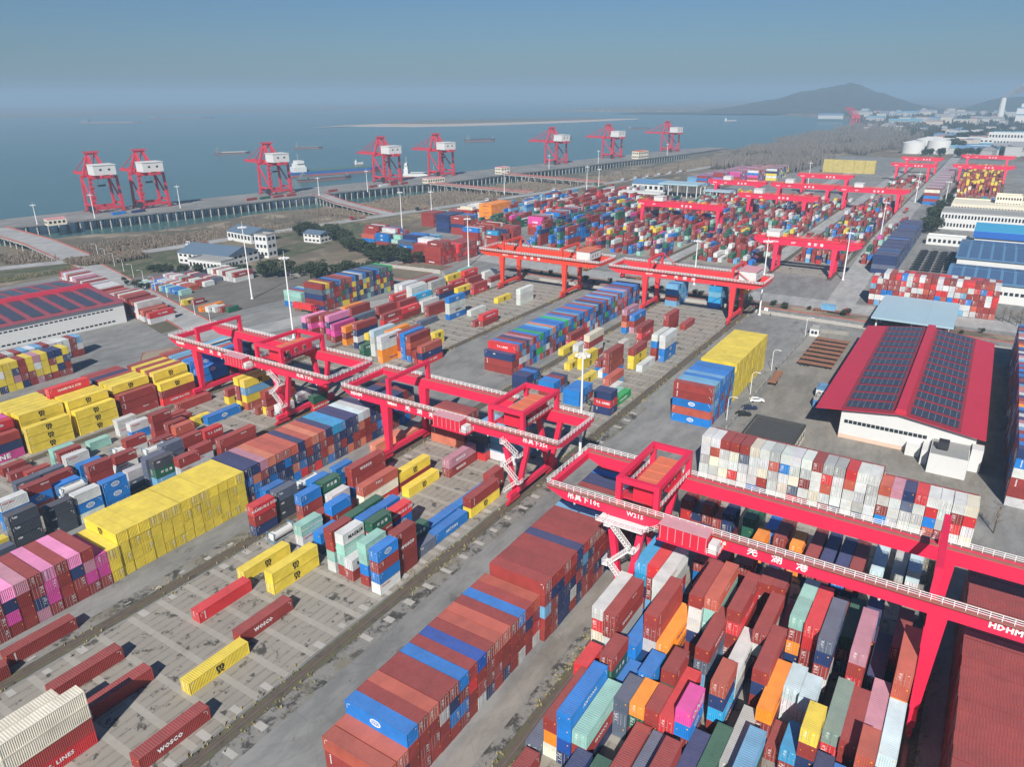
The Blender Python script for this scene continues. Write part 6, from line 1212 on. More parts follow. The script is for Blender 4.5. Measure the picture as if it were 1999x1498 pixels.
# quay cranes
def quay_crane(x, y, rz, label):
    T_ = thing('quay_crane', label, 'quay crane', (x, y, 0), rz, 'ship-to-shore cranes on the wharf')
    LX, LY, ZB = 12, 10, 30
    for sx in (-1, 1):
        for sy in (-1, 1):
            m = MB(); m.beam((sx*LX, sy*LY, 1), (sx*LX*.92, sy*LY, ZB), 2.2, 2.2, 0, 1.8, 1.8); m.build('leg', CRANE_D, T_)
            b = bogie_mesh(); b.v = [(a+sx*LX, c+sy*LY, d) for a, c, d in b.v]; b.build('bogie', [CRANE_D, DARKM], T_)
        m = MB(); m.beam((sx*LX, -LY, 8), (sx*LX*.93, LY, ZB-1.5), 1.1); m.build('brace', CRANE_D, T_)
    m = MB()
    for sy in (-1, 1): m.box(-LX, sy*LY-.8, 3, LX, sy*LY+.8, 5.2)
    for sx in (-1, 1): m.box(sx*LX-.7, -LY, 6.0, sx*LX+.7, LY, 7.6)
    m.build('portal_beam', CRANE_D, T_)
    m = MB()
    for sx in (-1, 1): m.box(sx*4-.8, -LY-11, ZB, sx*4+.8, LY+40, ZB+2.6)
    for yy in (-LY-11, -LY, LY, LY+20, LY+39): m.box(-4, yy, ZB+.2, 4, yy+1, ZB+2.0)
    for sy in (-1, 1): m.box(-LX, sy*LY-.7, ZB-1.0, LX, sy*LY+.7, ZB+1.2)
    m.build('boom', CRANE_D, T_)
    m = MB()
    for sx in (-1, 1):
        m.beam((sx*LX*.8, LY, ZB), (sx*3.2, LY-2, ZB+19), 2.0); m.beam((sx*3.2, LY-2, ZB+19), (sx*5, -LY, ZB+2), 1.3); m.beam((sx*5, LY*.2, ZB+2), (sx*3.2, LY-2, ZB+19), 1.0)
    m.box(-4.5, LY-3.2, ZB+18.3, 4.5, LY-.8, ZB+19.6); m.box(-6, LY-4, ZB+19.6, 6, LY, ZB+20.0)
    handrail(m, [(-6, LY-4, ZB+20), (6, LY-4, ZB+20), (6, LY, ZB+20), (-6, LY, ZB+20)], closed=True, t=.18, step=3)
    m.build('apex_frame', CRANE_D, T_)
    m = MB()
    for sx in (-1, 1):
        for e in (18, 36): m.beam((sx*3.2, LY-1, ZB+19), (sx*4, LY+e, ZB+2.4), .5)
    m.build('boom_stay', CRANE_D, T_)
    h = MB(); h.box(-9, -LY-8, ZB+2.6, 9, -LY+7, ZB+10.6); h.box(-9.4, -LY-8.4, ZB+10.6, 9.4, -LY+7.4, ZB+11.2)
    ho = h.build('machinery_house', WALLW, T_)
    for a in (-3.5, 3.5):
        m = MB(); m.box(a-.9, -LY-8.12, ZB+6.3, a+.9, -LY-8.02, ZB+7.9); m.build('window', GLASS, ho)
    m = MB(); m.box(-2, LY-6, ZB+2.6, 0, LY-4, ZB+5.4); m.build('electric_box', WALLW, T_)
    m = MB(); m.box(-3, -4, ZB-8, 3, -1.5, ZB-6.6)
    for a in (-2.5, 2.5): m.cyl((a, -2.7, ZB), (a, -2.7, ZB-6.6), .08, n=5)
    m.build('spreader', DARKM, T_)
    m = MB()
    for k in range(6): 
        za = 5.5+4*k; m.beam((-LX+.3+(0 if k % 2 else 2.2), -LY-1.3, za), (-LX+.3+(2.2 if k % 2 else 0), -LY-1.3, za+4), .5, .9)
        m.box(-LX-.6, -LY-1.9, za+3.9, -LX+3.2, -LY-.9, za+4.1); handrail(m, [(-LX-.6, -LY-1.9, za+4.1), (-LX+3.2, -LY-1.9, za+4.1)], t=.14, step=2)
    m.build('stair_tower', CRANE_D, T_)
    m = MB(); m.cyl((-LX-2.5, -LY-1.2, 4.4), (-LX-2.5, -LY+.4, 4.4), 2.9, n=20); m.build('cable_reel', DARKM, T_)
    return T_
QP = [(362, 668, -10.5), (400, 657, -10.5), (526, 634, -10.5), (668, 606, -10.5), (752, 591, -10.5), (970, 549, -10.5), (1106, 524, -10.5), (1275, 493, -10.5)]
QN = ['leftmost', 'second from left', 'third from left', 'fourth from left', 'fourth from right', 'third from right', 'second from right', 'rightmost']
QL = ['leftmost red quay crane with white house at the near end of the wharf', 'second red quay crane from the left, rust-tinted boom and white machinery house', 'red quay crane beside the blue and red cargo ship\'s stern',
      'red quay crane just left of the white-bridged ship', 'red quay crane just right of the white-bridged ship', 'red quay crane left of the cream wharf hut, third from the right', 'second red quay crane from the right on the far wharf', 'rightmost and smallest-looking red quay crane on the far wharf']
P0 = quay_crane(QP[0][0], QP[0][1], R_(QP[0][2]), QL[0])
for (x, y, a), l in list(zip(QP, QL))[1:]: dup(P0, (x, y, 0), R_(a), l)
# ------------------------------------------------------------------ wharf and trestles
LANDE = [(180, 676), (313, 637), (428, 606), (587, 581), (650, 566), (707, 543), (812, 530), (882, 516), (1262, 451), (1420, 436)]
WATE = [(180, 716), (362, 686), (526, 652), (668, 625), (752, 610), (970, 567), (1346, 499), (1420, 470)]
def deck(name, A, B, label, z=.25, th=1.3):
    mb = MB(); n = 40; xs = [A[0][0]+(A[-1][0]-A[0][0])*i/n for i in range(n+1)]
    P = [(x, interp(A, x)) for x in xs]; Q = [(x, interp(B, x)) for x in xs]
    for i in range(n):
        b = [P[i], P[i+1], Q[i+1], Q[i]]; mb.hexa([(x, y, z-th) for x, y in b], [(x, y, z) for x, y in b])
    return mb
root = thing('wharf', 'long concrete container wharf on piles along the river under the quay cranes', 'wharf', (180, 690, 0))
def sh(mb, o): mb.v = [(a-o[0], b-o[1], c-o[2]) for a, b, c in mb.v]; return mb
sh(deck('d', LANDE, WATE, ''), (180, 690, 0)).build('deck', ASPH, root)
mb = MB(); cap = MB()
x = 186.0
while x < 1415:
    a = interp(LANDE, x); b = interp(WATE, x)
    cap.beam((x, a+.8, -1.6), (x, b-.8, -1.6), 1.3, 1.2)
    for k in range(4):
        y = a+1.2+(b-a-2.4)*k/3; mb.cyl((x, y, -2.0), (x, y, -15), .55, n=7)
    x += 7.5
sh(cap, (180, 690, 0)).build('crossheads', CONC, root)
o = sh(mb, (180, 690, 0)).build('piles', CONC, root); o['kind'] = 'stuff'
def trestle(pts, width, label):
    r = thing('access_trestle', label, 'trestle', (pts[0][0], pts[0][1], 0), 0, 'road trestles from the shore to the wharf'); mb = MB(); rl = MB(); pl = MB(); ox = (pts[0][0], pts[0][1], 0)
    for a, b in zip(pts, pts[1:]):
        mb.beam((a[0], a[1], -.35), (b[0], b[1], -.35), width, 1.1)
        d = Vector((b[0]-a[0], b[1]-a[1])); n = Vector((-d.y, d.x)).normalized()*width/2; q = int(d.length/12)
        for s in (-1, 1): rl.beam((a[0]+n.x*s, a[1]+n.y*s, .75), (b[0]+n.x*s, b[1]+n.y*s, .75), .25, .9)
        for k in range(1, q+1):
            p = Vector(a)+d*k/(q+1)
            for s in (-.8, 0, .8): pl.cyl((p.x+n.x*s, p.y+n.y*s, -.8), (p.x+n.x*s, p.y+n.y*s, -13), .5, n=7)
            pl.beam((p.x+n.x*.95, p.y+n.y*.95, -1.4), (p.x-n.x*.95, p.y-n.y*.95, -1.4), 1.2, 1.0)
    sh(mb, ox).build('deck', ROADM, r); sh(rl, ox).build('parapet', REDKERB, r); sh(pl, ox).build('piles', CONC, r)
trestle([(237, 486), (252, 560), (262, 652)], 19, 'leftmost road trestle with red parapets reaching the near end of the wharf')
trestle([(478, 438), (508, 520), (545, 592)], 13, 'second road trestle with red parapets, between the third and fourth quay cranes')
trestle([(664, 405), (672, 480), (684, 560)], 10, 'third road trestle with red parapets, ending by the long cream wharf hut')
trestle([(784, 380), (800, 460), (812, 534)], 10, 'fourth and farthest road trestle with red parapets, by the square cream hut')
mb = MB(); mb.add([(100, 540, -.1), (200, 495, -.1), (235, 500, -.1), (150, 560, -.1)], [(0, 1, 2, 3)])
# ------------------------------------------------------------------ simple building kit
def windows(parent, face, n, rows, x0, x1, z0, dz, w, h, off, mat=GLASS, name='window_row'):
    """face = ('x', X) or ('y', Y): wall plane; one mesh per storey"""
    for r in range(rows):
        mb = MB()
        for i in range(n):
            a = x0+(x1-x0)*(i+.5)/n; z = z0+dz*r
            if face[0] == 'x': mb.box(face[1]-off, a-w/2, z, face[1]+.02, a+w/2, z+h)
            else: mb.box(a-w/2, face[1]-off, z, a+w/2, face[1]+.02, z+h)
        mb.build(name, mat, parent)
def house_block(name, label, cat, x, y, lx, ly, h, wallm, roofm, rz=0, rows=2, nx=6, ny=8, parapet=True, gable=False, group=None):
    r = thing(name, label, cat, (x, y, 0), rz, group)
    mb = MB(); mb.box(0, 0, 0, lx, ly, h); mb.build('wall', wallm, r)
    rf = MB()
    if gable:
        if lx < ly: rf.prism([(-.6, h), (lx+.6, h), (lx/2, h+lx*.16)], -.6, ly+.6)
        else: rf.prism([(-.6, h), (ly+.6, h), (ly/2, h+ly*.16)], -.6, lx+.6, axis='x')
    else:
        rf.box(.4, .4, h+.002, lx-.4, ly-.4, h+.12)
        if parapet:
            for a in ((0, 0, lx, .3), (0, ly-.3, lx, ly), (0, .3, .3, ly-.3), (lx-.3, .3, lx, ly-.3)): rf.box(a[0], a[1], h+.001, a[2], a[3], h+.9)
    rf.build('roof', roofm, r)
    dz = h/max(rows, 1)
    if rows:
        windows(r, ('x', 0), ny, rows, .5, ly-.5, dz*.35, dz, ly/ny*.55, dz*.42, .05); windows(r, ('y', 0), nx, rows, .5, lx-.5, dz*.35, dz, lx/nx*.55, dz*.42, .05)
    return r
GREYROOF = paint('grey_flat_roof', (.30, .30, .29), .85, var=.2); REDROOF = paint('crimson_sheet_roof', (.50, .03, .06), .5, var=.12, scale=.15)
PVM, T, N, L, B = nodes_of('solar_panel'); g = N.new('ShaderNodeNewGeometry')
br = N.new('ShaderNodeTexBrick'); br.offset = 0; br.inputs['Scale'].default_value = 1; br.inputs['Brick Width'].default_value = 1.0; br.inputs['Row Height'].default_value = 1.65
br.inputs['Mortar Size'].default_value = .045; br.inputs['Color1'].default_value = (.018, .018, .035, 1); br.inputs['Color2'].default_value = (.026, .024, .042, 1); br.inputs['Mortar'].default_value = (.28, .30, .34, 1)
L.new(g.outputs['Position'], br.inputs['Vector']); L.new(br.outputs[0], B.inputs['Base Color']); B.inputs['Roughness'].default_value = .28; PVM = PVM
# warehouse at right with red roof and solar panels
r = thing('warehouse', 'white warehouse with crimson roof carrying rows of solar panels, right of the flatbed trailers', 'warehouse', (214, -11, 0))
LXW, LYW, HE = 96, 43, 8.4
mb = MB(); mb.box(1.6, 2, 0, LXW-2, LYW-7, 1.2, 1); mb.box(1.6, 2, 1.2, LXW-2, LYW-7, HE); mb.prism([(2, HE), (LYW-7, HE), (21, HE+2.2)], 1.6, LXW-2, axis='x'); mb.build('wall', [WALLW, paint('peach_plinth', (.66, .47, .36), .8)], r)
rf = MB(); zr = HE+2.9
rf.hexa([(0, 0, HE-.1), (LXW, 0, HE-.1), (LXW, 21, zr-.25), (0, 21, zr-.25)], [(0, 0, HE+.05), (LXW, 0, HE+.05), (LXW, 21, zr), (0, 21, zr)])
rf.hexa([(0, 21, zr-.25), (LXW, 21, zr-.25), (LXW, LYW, HE-.1), (0, LYW, HE-.1)], [(0, 21, zr), (LXW, 21, zr), (LXW, LYW, HE+.05), (0, LYW, HE+.05)])
ro = rf.build('roof', REDROOF, r)
mb = MB(); mb.prism([(19.4, zr-.1), (22.6, zr-.1), (22.2, zr+1.2), (19.8, zr+1.2)], 1, LXW-1, axis='x'); mb.build('ridge_vent', REDROOF, ro)
df = MB()
df.quad((.3, 6.0, HE+.12+(zr-HE)*6/21), (LXW-.3, 6.0, HE+.12+(zr-HE)*6/21), (LXW-.3, 19.5, HE+.12+(zr-HE)*19.5/21), (.3, 19.5, HE+.12+(zr-HE)*19.5/21)); df.quad((.3, 22.5, HE+.12+(zr-HE)*20.5/22), (LXW-.3, 22.5, HE+.12+(zr-HE)*20.5/22), (LXW-.3, 36.2, HE+.12+(zr-HE)*6.8/22), (.3, 36.2, HE+.12+(zr-HE)*6.8/22))
df.build('weathered_sheeting', paint('dark_crimson_sheet', (.27, .03, .045), .6, var=.2), ro)
mb = MB()
for k in range(13):
    xa = 2.5+k*7.2
    for (ya, yb) in ((6.8, 18.6), (23.4, 35.2)):
        def zz(y): return HE+.22+(zr-HE)*(y/21 if y < 21 else (LYW-y)/(LYW-21))
        mb.quad((xa, ya, zz(ya)), (xa+5.5, ya, zz(ya)), (xa+5.5, yb, zz(yb)), (xa, yb, zz(yb)))
mb.build('solar_panels', PVM, ro)
mb = MB()
for k in range(18): mb.box(1.5, 13.5+k*1.2, 4.9, 1.62, 14.5+k*1.2, 5.9)
mb.build('window_row', GLASS, r)
mb = MB(); mb.box(-9, 3, 0, 1.5, 12, 5.6); mb.box(-8.8, 3.2, 5.6, 1.4, 11.8, 5.7, 1); mb.box(-5, 12.3, 0, 1.5, 14, 4.4); mb.box(-2.5, 0, 0, 1.5, 2.7, 6.5); mb.box(-6, 8, 6.1, -3.5, 10.5, 8.2, 2); mb.build('annex', [WALLW, GREYROOF, DARKM], r)
mb = MB(); mb.box(-1, 14.4, 0, 1.5, 18, 3.2); mb.build('lean_to', WALLW, r)
# warehouse at left
r = thing('warehouse', 'white warehouse with crimson ridge and wide solar panel strips at the left edge', 'warehouse', (172.5, 320, 0), R_(174))
# local x runs to the left of the photo (away along -x world), local y runs towards the camera side
LX2, LY2, H2 = 95, 66, 9.3
mb = MB(); mb.box(0, -LY2, 0, LX2, 0, H2); mb.build('wall', WALLW, r)
rf = MB(); zr2 = H2+2.2
rf.hexa([(-1, 1, H2), (LX2, 1, H2), (LX2, -33, zr2-.2), (-1, -33, zr2-.2)], [(-1, 1, H2+.15), (LX2, 1, H2+.15), (LX2, -33, zr2), (-1, -33, zr2)])
rf.hexa([(-1, -33, zr2-.2), (LX2, -33, zr2-.2), (LX2, -LY2-1, H2), (-1, -LY2-1, H2)], [(-1, -33, zr2), (LX2, -33, zr2), (LX2, -LY2-1, H2+.15), (-1, -LY2-1, H2+.15)])
ro = rf.build('roof', paint('dull_crimson_roof', (.30, .07, .09), .55, var=.15, scale=.2), r)
mb = MB(); mb.prism([(-35, zr2-.1), (-31, zr2-.1), (-31.5, zr2+1.5), (-34.5, zr2+1.5)], 0, LX2, axis='x'); mb.build('ridge_vent', REDROOF, ro)
mb = MB()
for k in range(13):
    xa = 2.5+k*7.1
    for (ya, yb) in ((-3, -31), (-36, -63)):
        def zz(y): return H2+.32+(zr2-H2)*((1-y)/34 if y > -33 else (LY2+1+y)/34)
        mb.quad((xa, ya, zz(ya)), (xa, yb, zz(yb)), (xa+4.9, yb, zz(yb)), (xa+4.9, ya, zz(ya)))
mb.build('solar_panels', PVM, ro)
mb = MB()
for k in range(44): mb.box(5+k*1.9, .0, 6.6, 6.3+k*1.9, .06, 7.2)
for k in range(44): mb.box(5+k*1.9, .0, 1.2, 6.3+k*1.9, .06, 1.9)
mb.build('window_row', GLASS, r)
# blue canopy beside the red and white container wall
r = thing('open_canopy', 'open canopy with pale blue sheet roof behind the crimson warehouse', 'canopy', (326, 3, 0))
mb = MB(); mb.hexa([(0, 0, 7.2), (42, 0, 7.2), (42, 30, 7.2), (0, 30, 7.2)], [(0, 0, 8.0), (42, 0, 8.0), (42, 30, 8.0), (0, 30, 8.0)]); mb.box(-.1, 10, 8.0, 42.1, 10.2, 8.12); mb.box(-.1, 21, 8.0, 42.1, 21.2, 8.12); mb.build('roof', PALEROOF, r)
mb = MB()
for x in (3, 20, 38):
    for y in (2, 15, 28): mb.box(x-.3, y-.3, 0, x+.3, y+.3, 7.2)
mb.build('posts', WALLW, r)
# small buildings
r = house_block('workshop', 'flat black-roofed low building between the parked cars and the crimson warehouse', 'workshop', 190, 33, 19, 14.5, 3.6, WALLC, paint('bitumen_roof', (.06, .06, .058), .9, var=.3), rows=1)
r = house_block('workshop', 'low grey-roofed shed hugging the white container wall behind', 'workshop', 181, 5, 9, 24, 3.4, CONCD, GREYROOF, rows=0)
r = house_block('kiosk', 'white kiosk with blue roof against the crimson warehouse wall', 'kiosk', 243, 33.5, 5, 3.5, 3, WALLW, BLUEROOF, rows=1, nx=2, ny=2)
r = house_block('kiosk', 'blue kiosk below the white one at the warehouse corner', 'kiosk', 234, 31.5, 4.5, 4.5, 2.8, paint('kiosk_blue', (.08, .22, .45), .5), GREYROOF, rows=1, nx=2, ny=2)
r = house_block('guard_hut', 'small grey guard hut by the fence near the rusty trailers', 'hut', 312, 50, 4, 3.6, 3, WALLW, GREYROOF, rows=1, nx=2, ny=2)
house_block('office_building', 'white office building with blue-grey pitched roof left of the tall light mast', 'office', 268, 374, 26, 40, 6.5, WALLW, SLATEROOF, R_(8), 2, 6, 10, gable=True)
house_block('office_building', 'white stair tower block rising behind the pitched-roof office', 'office', 300, 376, 8, 10, 14, WALLW, GREYROOF, R_(8), 3, 2, 3)
house_block('office_building', 'low white flat-roofed wing with tall dark windows in front of the office', 'office', 258, 366, 11, 26, 6, WALLW, GREYROOF, R_(8), 1, 4, 9)
house_block('office_building', 'white hall with blue-grey roof beyond the pitched-roof office', 'office', 326, 425, 20, 28, 6.5, WALLW, SLATEROOF, R_(-4), 1, 4, 7, gable=True)
house_block('villa', 'small white house with blue roof among the dark trees', 'house', 352, 385, 12, 15, 6, WALLW, SLATEROOF, R_(5), 2, 3, 4, gable=True)
house_block('wharf_hut', 'cream flat-roofed hut at the near end of the wharf', 'hut', 292, 628, 14, 8, 4.5, WALLC, PINKROOF, R_(-10), 1, 4, 3)
house_block('wharf_hut', 'long low cream hut at the third trestle on the wharf', 'hut', 676, 552, 26, 9, 5, WALLC, PINKROOF, R_(-12), 1, 7, 3)
house_block('wharf_hut', 'square two-storey cream hut on the wharf beside dark mooring gear', 'hut', 804, 535, 16, 11, 8, WALLC, PINKROOF, R_(-10), 2, 3, 3)
house_block('wharf_hut', 'cream two-storey building on the far wharf before the rightmost quay crane', 'hut', 1105, 478, 28, 12, 11, WALLC, ORROOF, R_(-10), 2, 6, 3)
# gate canopies in the middle distance
def canopy(name, label, x, y, lx, ly, h, mat, rz=0):
    r = thing(name, label, 'canopy', (x, y, 0), rz); mb = MB(); mb.box(0, 0, h, lx, ly, h+1.2); mb.build('roof', mat, r); mb = MB()
    for a in (1, lx/2, lx-1):
        for b in np.linspace(1, ly-1, 5): mb.box(a-.4, b-.4, 0, a+.4, b+.4, h)
    mb.build('posts', WALLW, r)
canopy('gate_canopy', 'low white gate canopy on rows of posts before the blue shed', 660, 262, 14, 62, 7, WALLW)
canopy('gate_canopy', 'higher grey gate canopy behind the low white one', 700, 240, 26, 40, 12, PALEROOF)
canopy('gate_canopy', 'pale detached canopy right of the grey gate canopy', 690, 205, 24, 26, 9, PALEROOF)
house_block('shed', 'shed with bright blue roof behind the gate canopy', 'shed', 730, 285, 24, 36, 8, WALLW, BLUEROOF, 0, 1, 4, 6, gable=True)
# right-hand works
def hall(label, x, y, lx, ly, h, roofm, ridge_axis='y', mono=True):
    r = thing('factory_hall', label, 'factory hall', (x, y, 0)); mb = MB(); mb.box(0, 0, 0, lx, ly, h); mb.build('wall', WALLW, r)
    mb = MB(); mb.prism([(-1, h), (lx+1, h), (lx+1, h+.3), (lx/2, h+3.0), (-1, h+.3)], -1, ly+1); o = mb.build('roof', roofm, r)
    mb = MB(); n = int(ly/6)
    for k in range(n): mb.box(1, 1+k*6, 0, 1.2, 1.3+k*6, 0.1)
    pv = MB()
    for k in range(int(ly/5.5)):
        y0 = 2+k*5.5
        for (xa, xb) in ((1.5, lx/2-1.5), (lx/2+1.5, lx-1.5)):
            f = lambda q: h+.45+2.7*(1-abs(q-lx/2)/(lx/2+1))
            pv.quad((xa, y0, f(xa)), (xb, y0, f(xb)), (xb, y0+4.2, f(xb)), (xa, y0+4.2, f(xa)))
    pv.build('solar_panels', PVB, o)
    for xx in (0,):
        w_ = MB()
        for k in range(int(ly/2.2)): w_.box(-.05, 1+k*2.2, h*.45, .02, 2.5+k*2.2, h*.62)
        w_.build('window_row', GLASS, r)
PVB = paint('blue_panel_rows', (.07, .13, .24), .35, var=.25, scale=.3)
hall('blue solar-roofed hall directly behind the red and white container wall', 412, -62, 40, 73, 9, BLUEROOF)
hall('blue solar-roofed hall one row farther, before the bright cyan roof', 466, -62, 62, 72, 10, BLUEROOF)
CYAN = paint('cyan_roof', (.06, .38, .62), .45, var=.08)
r = thing('factory_hall', 'low hall with bright cyan roof and deep blue fascia', 'factory hall', (548, -62, 0)); mb = MB(); mb.box(0, 0, 0, 36, 67, 9); mb.build('wall', WALLW, r); mb = MB(); mb.box(-1, -1, 11.5, 37, 68, 13.2); mb.build('roof', CYAN, r); mb = MB(); mb.box(-1.3, -1, 9, -1.0, 68, 13.0); mb.build('fascia', paint('fascia_blue', (.02, .12, .45), .5), r)
FW = dict(wallm=WALLW, roofm=GREYROOF)
house_block('factory_building', 'long white two-storey factory with ribbon windows behind the cyan roof', 'factory', 632, -62, 28, 92, 12, WALLW, GREYROOF, 0, 2, 12, 44)
house_block('factory_building', 'cream upper factory block with roof box behind the white one', 'factory', 690, -70, 40, 97, 11, WALLC, WALLC, 0, 2, 14, 46)
house_block('factory_building', 'white roof penthouse on the cream factory block', 'factory', 712, -20, 14, 18, 17, WALLC, WALLC, 0, 4, 7, 9)
house_block('garage_row', 'low white garage row beside the car park with black cars', 'garage', 560, 8, 10, 24, 5, WALLW, WALLW, 0, 1, 3, 8)
for k in range(3): 
    r = thing('green_shed', ['bright green sheeted shed left of the cream factory', 'middle bright green sheeted shed by the cream factory', 'bright green sheeted shed nearest the cream factory'][k], 'shed', (772+k*3, 22-k*9.5, 0)); mb = MB(); mb.box(0, 0, 0, 18, 6.5, 5); mb.build('wall', paint('green_sheet', (.03, .45, .16), .5), r); mb = MB(); mb.box(-.4, -.4, 5, 18.4, 6.9, 5.3); mb.build('roof', paint('green_sheet', (.03, .45, .16), .5), r)
# storage tanks
def tank(x, y, rr, h, label):
    r = thing('storage_tank', label, 'tank', (x, y, 0), 0, 'white storage tanks'); mb = MB(); mb.cyl((0, 0, 0), (0, 0, h), rr, n=28, caps=False); mb.build('shell', WALLW, r)
    mb = MB(); mb.cyl((0, 0, h), (0, 0, h+rr*.22), rr, .6, n=28); mb.build('roof', WALLW, r)
    mb = MB()
    for k in range(14): a = -2.6+k*.11; mb.box(math.cos(a)*(rr+.2)-.6, math.sin(a)*(rr+.2)-.6, h*k/14, math.cos(a)*(rr+.2)+.6, math.sin(a)*(rr+.2)+.6, h*k/14+.3)
    mb.build('spiral_stair', CONCD, r)
tank(1430, 128, 17, 17, 'leftmost white storage tank beyond the far cranes'); tank(1478, 112, 19, 20, 'tallest white storage tank in the middle of its group'); tank(1440, 92, 17, 20, 'rightmost white storage tank beyond the far cranes')
# power station
r = thing('chimney', 'tall tapering pale chimney of the power station at right', 'chimney', (3000, 33, 0)); mb = MB(); mb.cyl((0, 0, 0), (0, 0, 76), 11, 7.5, n=24); mb.build('shaft', WALLW, r); mb = MB(); mb.cyl((0, 0, 76), (0, 0, 78), 8, 8, n=24); mb.build('rim', GREYROOF, r)
r = thing('power_station', 'pale boxy power station hall right of the chimney', 'power station', (3020, -160, 0)); mb = MB(); mb.box(0, 0, 0, 60, 150, 44); mb.box(-30, 20, 0, 0, 150, 24); mb.box(60, 10, 0, 120, 140, 58); mb.build('wall', WALLW, r); mb = MB(); mb.box(-31, 19, 24, 1, 151, 26); mb.box(-1, -1, 44, 60, 151, 46); mb.build('roof', BLUEROOF, r)
# ------------------------------------------------------------------ light masts and street lamps
def mast(h, label, crown=True):
    r = thing('light_mast', label, 'light mast', (0, 0, 0), 0, 'tall white light masts')
    mb = MB(); mb.cyl((0, 0, 0), (0, 0, h), .42, .18, n=10); mb.cyl((0, 0, 0), (0, 0, .5), .7, n=10); mb.build('pole', RAILW, r)
    mb = MB(); n = 8
    for k in range(n):
        a = 2*math.pi*k/n; mb.beam((0, 0, h-.6), (1.5*math.cos(a), 1.5*math.sin(a), h-.6), .09); x, y = 1.75*math.cos(a), 1.75*math.sin(a); mb.box(x-.33, y-.33, h-.95, x+.33, y+.33, h-.55)
        b = 2*math.pi*(k+1)/n; mb.beam((1.3*math.cos(a), 1.3*math.sin(a), h-.55), (1.3*math.cos(b), 1.3*math.sin(b), h-.55), .09)
    mb.cyl((0, 0, h), (0, 0, h+2.2), .06, n=5); mb.build('lamp_crown', RAILW, r)
    return r
ML = [(164.5, 83.9, 30.6, 'tall white light mast standing beside the W214 crane'), (196, 236.5, 34.7, 'tall white light mast behind the W213 crane'), (229, 304, 36.5, 'tall white light mast in front of the white office'),
      (332.3, 79.8, 34.5, 'tall white light mast at the right end of the W217 crane'), (346.4, 254.5, 28.6, 'white light mast before the crimson stacks left of W216'), (426, 375, 28, 'white light mast behind the blue and cream stacks by the trestle road'),
      (492, 399, 20, 'short white light mast right of the trestle road junction'), (585, 560, 22, 'slim white mast on the wharf left of the fourth quay crane'), (644, 425, 22, 'white mast on the river road before the long wharf hut'),
      (679, 348, 28, 'white mast by the gate canopies'), (292, 645, 16, 'white mast at the near end of the wharf left of the cranes'), (408, 626, 20, 'white mast on the wharf right of the second quay crane'),
      (334, 636, 20, 'white mast on the wharf between the cream hut and first quay crane'), (372, 125, 24, 'mast at the cross road behind the light blue stacks'), (424, 60, 26, 'mast on the main road beside the nearest far-yard crane'),
      (560, 60, 26, 'mast on the main road beside the navy block'), (740, 34, 24, 'mast left of the mint-fronted block'), (700, 345, 24, 'mast left of the bright blue shed'), (536, 581, 18, 'mast on the wharf beside the third quay crane'), (900, 520, 18, 'mast on the wharf before the third-from-right quay crane'), (1010, 500, 18, 'mast on the wharf after the third-from-right quay crane'), (1200, 468, 18, 'mast on the far wharf'), (850, 170, 26, 'mast among the far yard lanes behind the yellow block'), (780, 60, 26, 'mast on the main road before the mint-fronted block')]
for x, y, h, l in ML:
    r = mast(h, l); r.location = (x, y, 0)
def lamp_proto():
    r = thing('street_lamp', 'x', 'street lamp', (0, 0, 0), 0, 'curved white street lamps'); mb = MB(); mb.cyl((0, 0, 0), (0, 0, 7.2), .13, .09, n=7)
    P = [(0, 0, 7.2), (.5, 0, 7.9), (1.2, 0, 8.15), (2.0, 0, 8.1)]
    for a, b in zip(P, P[1:]): mb.beam(a, b, .12)
    mb.build('pole', RAILW, r); mb = MB(); mb.box(1.8, -.16, 7.98, 2.7, .16, 8.14); mb.build('lamp_head', RAILW, r); return r
lp = lamp_proto(); lps = [(209.9, 56.4, -90, 'curved street lamp nearest the mixed blue block'), (234.9, 56.2, -90, 'curved street lamp beside the white parked car'), (261.9, 56.2, -90, 'curved street lamp beside the tall yellow block'), (311, 55, -90, 'curved street lamp by the guard hut')]
for k in range(11):
    y = 478-k*19.5; x = 248-(478-y)*.30
    lps.append((x, y, 180, '%s curved street lamp counted from the river end of the ramp road' % NUM[k]))
for i, (x, y, a, l) in enumerate(lps):
    if i == 0: lp.location = (x, y, 0); lp.rotation_euler = (0, 0, R_(a)); lp['label'] = l
    else: dup(lp, (x, y, 0), R_(a), l)
# ------------------------------------------------------------------ vehicles
def wheel(mb, x, y, r=.5, w=.3, mi=0): mb.cyl((x, y-w/2, r), (x, y+w/2, r), r, n=12, mi=mi)
def flatbed(label, x, y, rz, group='rusty flatbed trailers'):
    r = thing('flatbed_trailer', label, 'trailer', (x, y, 0), rz, group)
    mb = MB(); mb.box(0, -1.2, 1.2, 12.4, -.9, 1.5); mb.box(0, .9, 1.2, 12.4, 1.2, 1.5)
    for k in range(13): mb.box(.1+k*.95, -.9, 1.25, .75+k*.95, .9, 1.45)
    mb.box(.2, -.45, .95, 12.2, -.25, 1.25); mb.box(.2, .25, .95, 12.2, .45, 1.25); mb.box(0, -1.2, 1.5, .3, 1.2, 1.75); mb.box(12.1, -1.2, 1.5, 12.4, 1.2, 1.75); mb.build('deck', RUSTT, r)
    mb = MB()
    for xx in (1.2, 2.5, 3.8):
        for yy in (-1.0, 1.0): wheel(mb, xx, yy)
    mb.build('wheels', TYRE, r); mb = MB(); mb.box(10, -.9, 0, 10.2, -.7, 1.2); mb.box(10, .7, 0, 10.2, .9, 1.2); mb.build('landing_leg', DARKM, r); return r
for k in range(7): flatbed('%s rusty flatbed trailer counted from the near end of the parked row' % NUM[k], 274+k*5.4, 49.5, R_(-90))
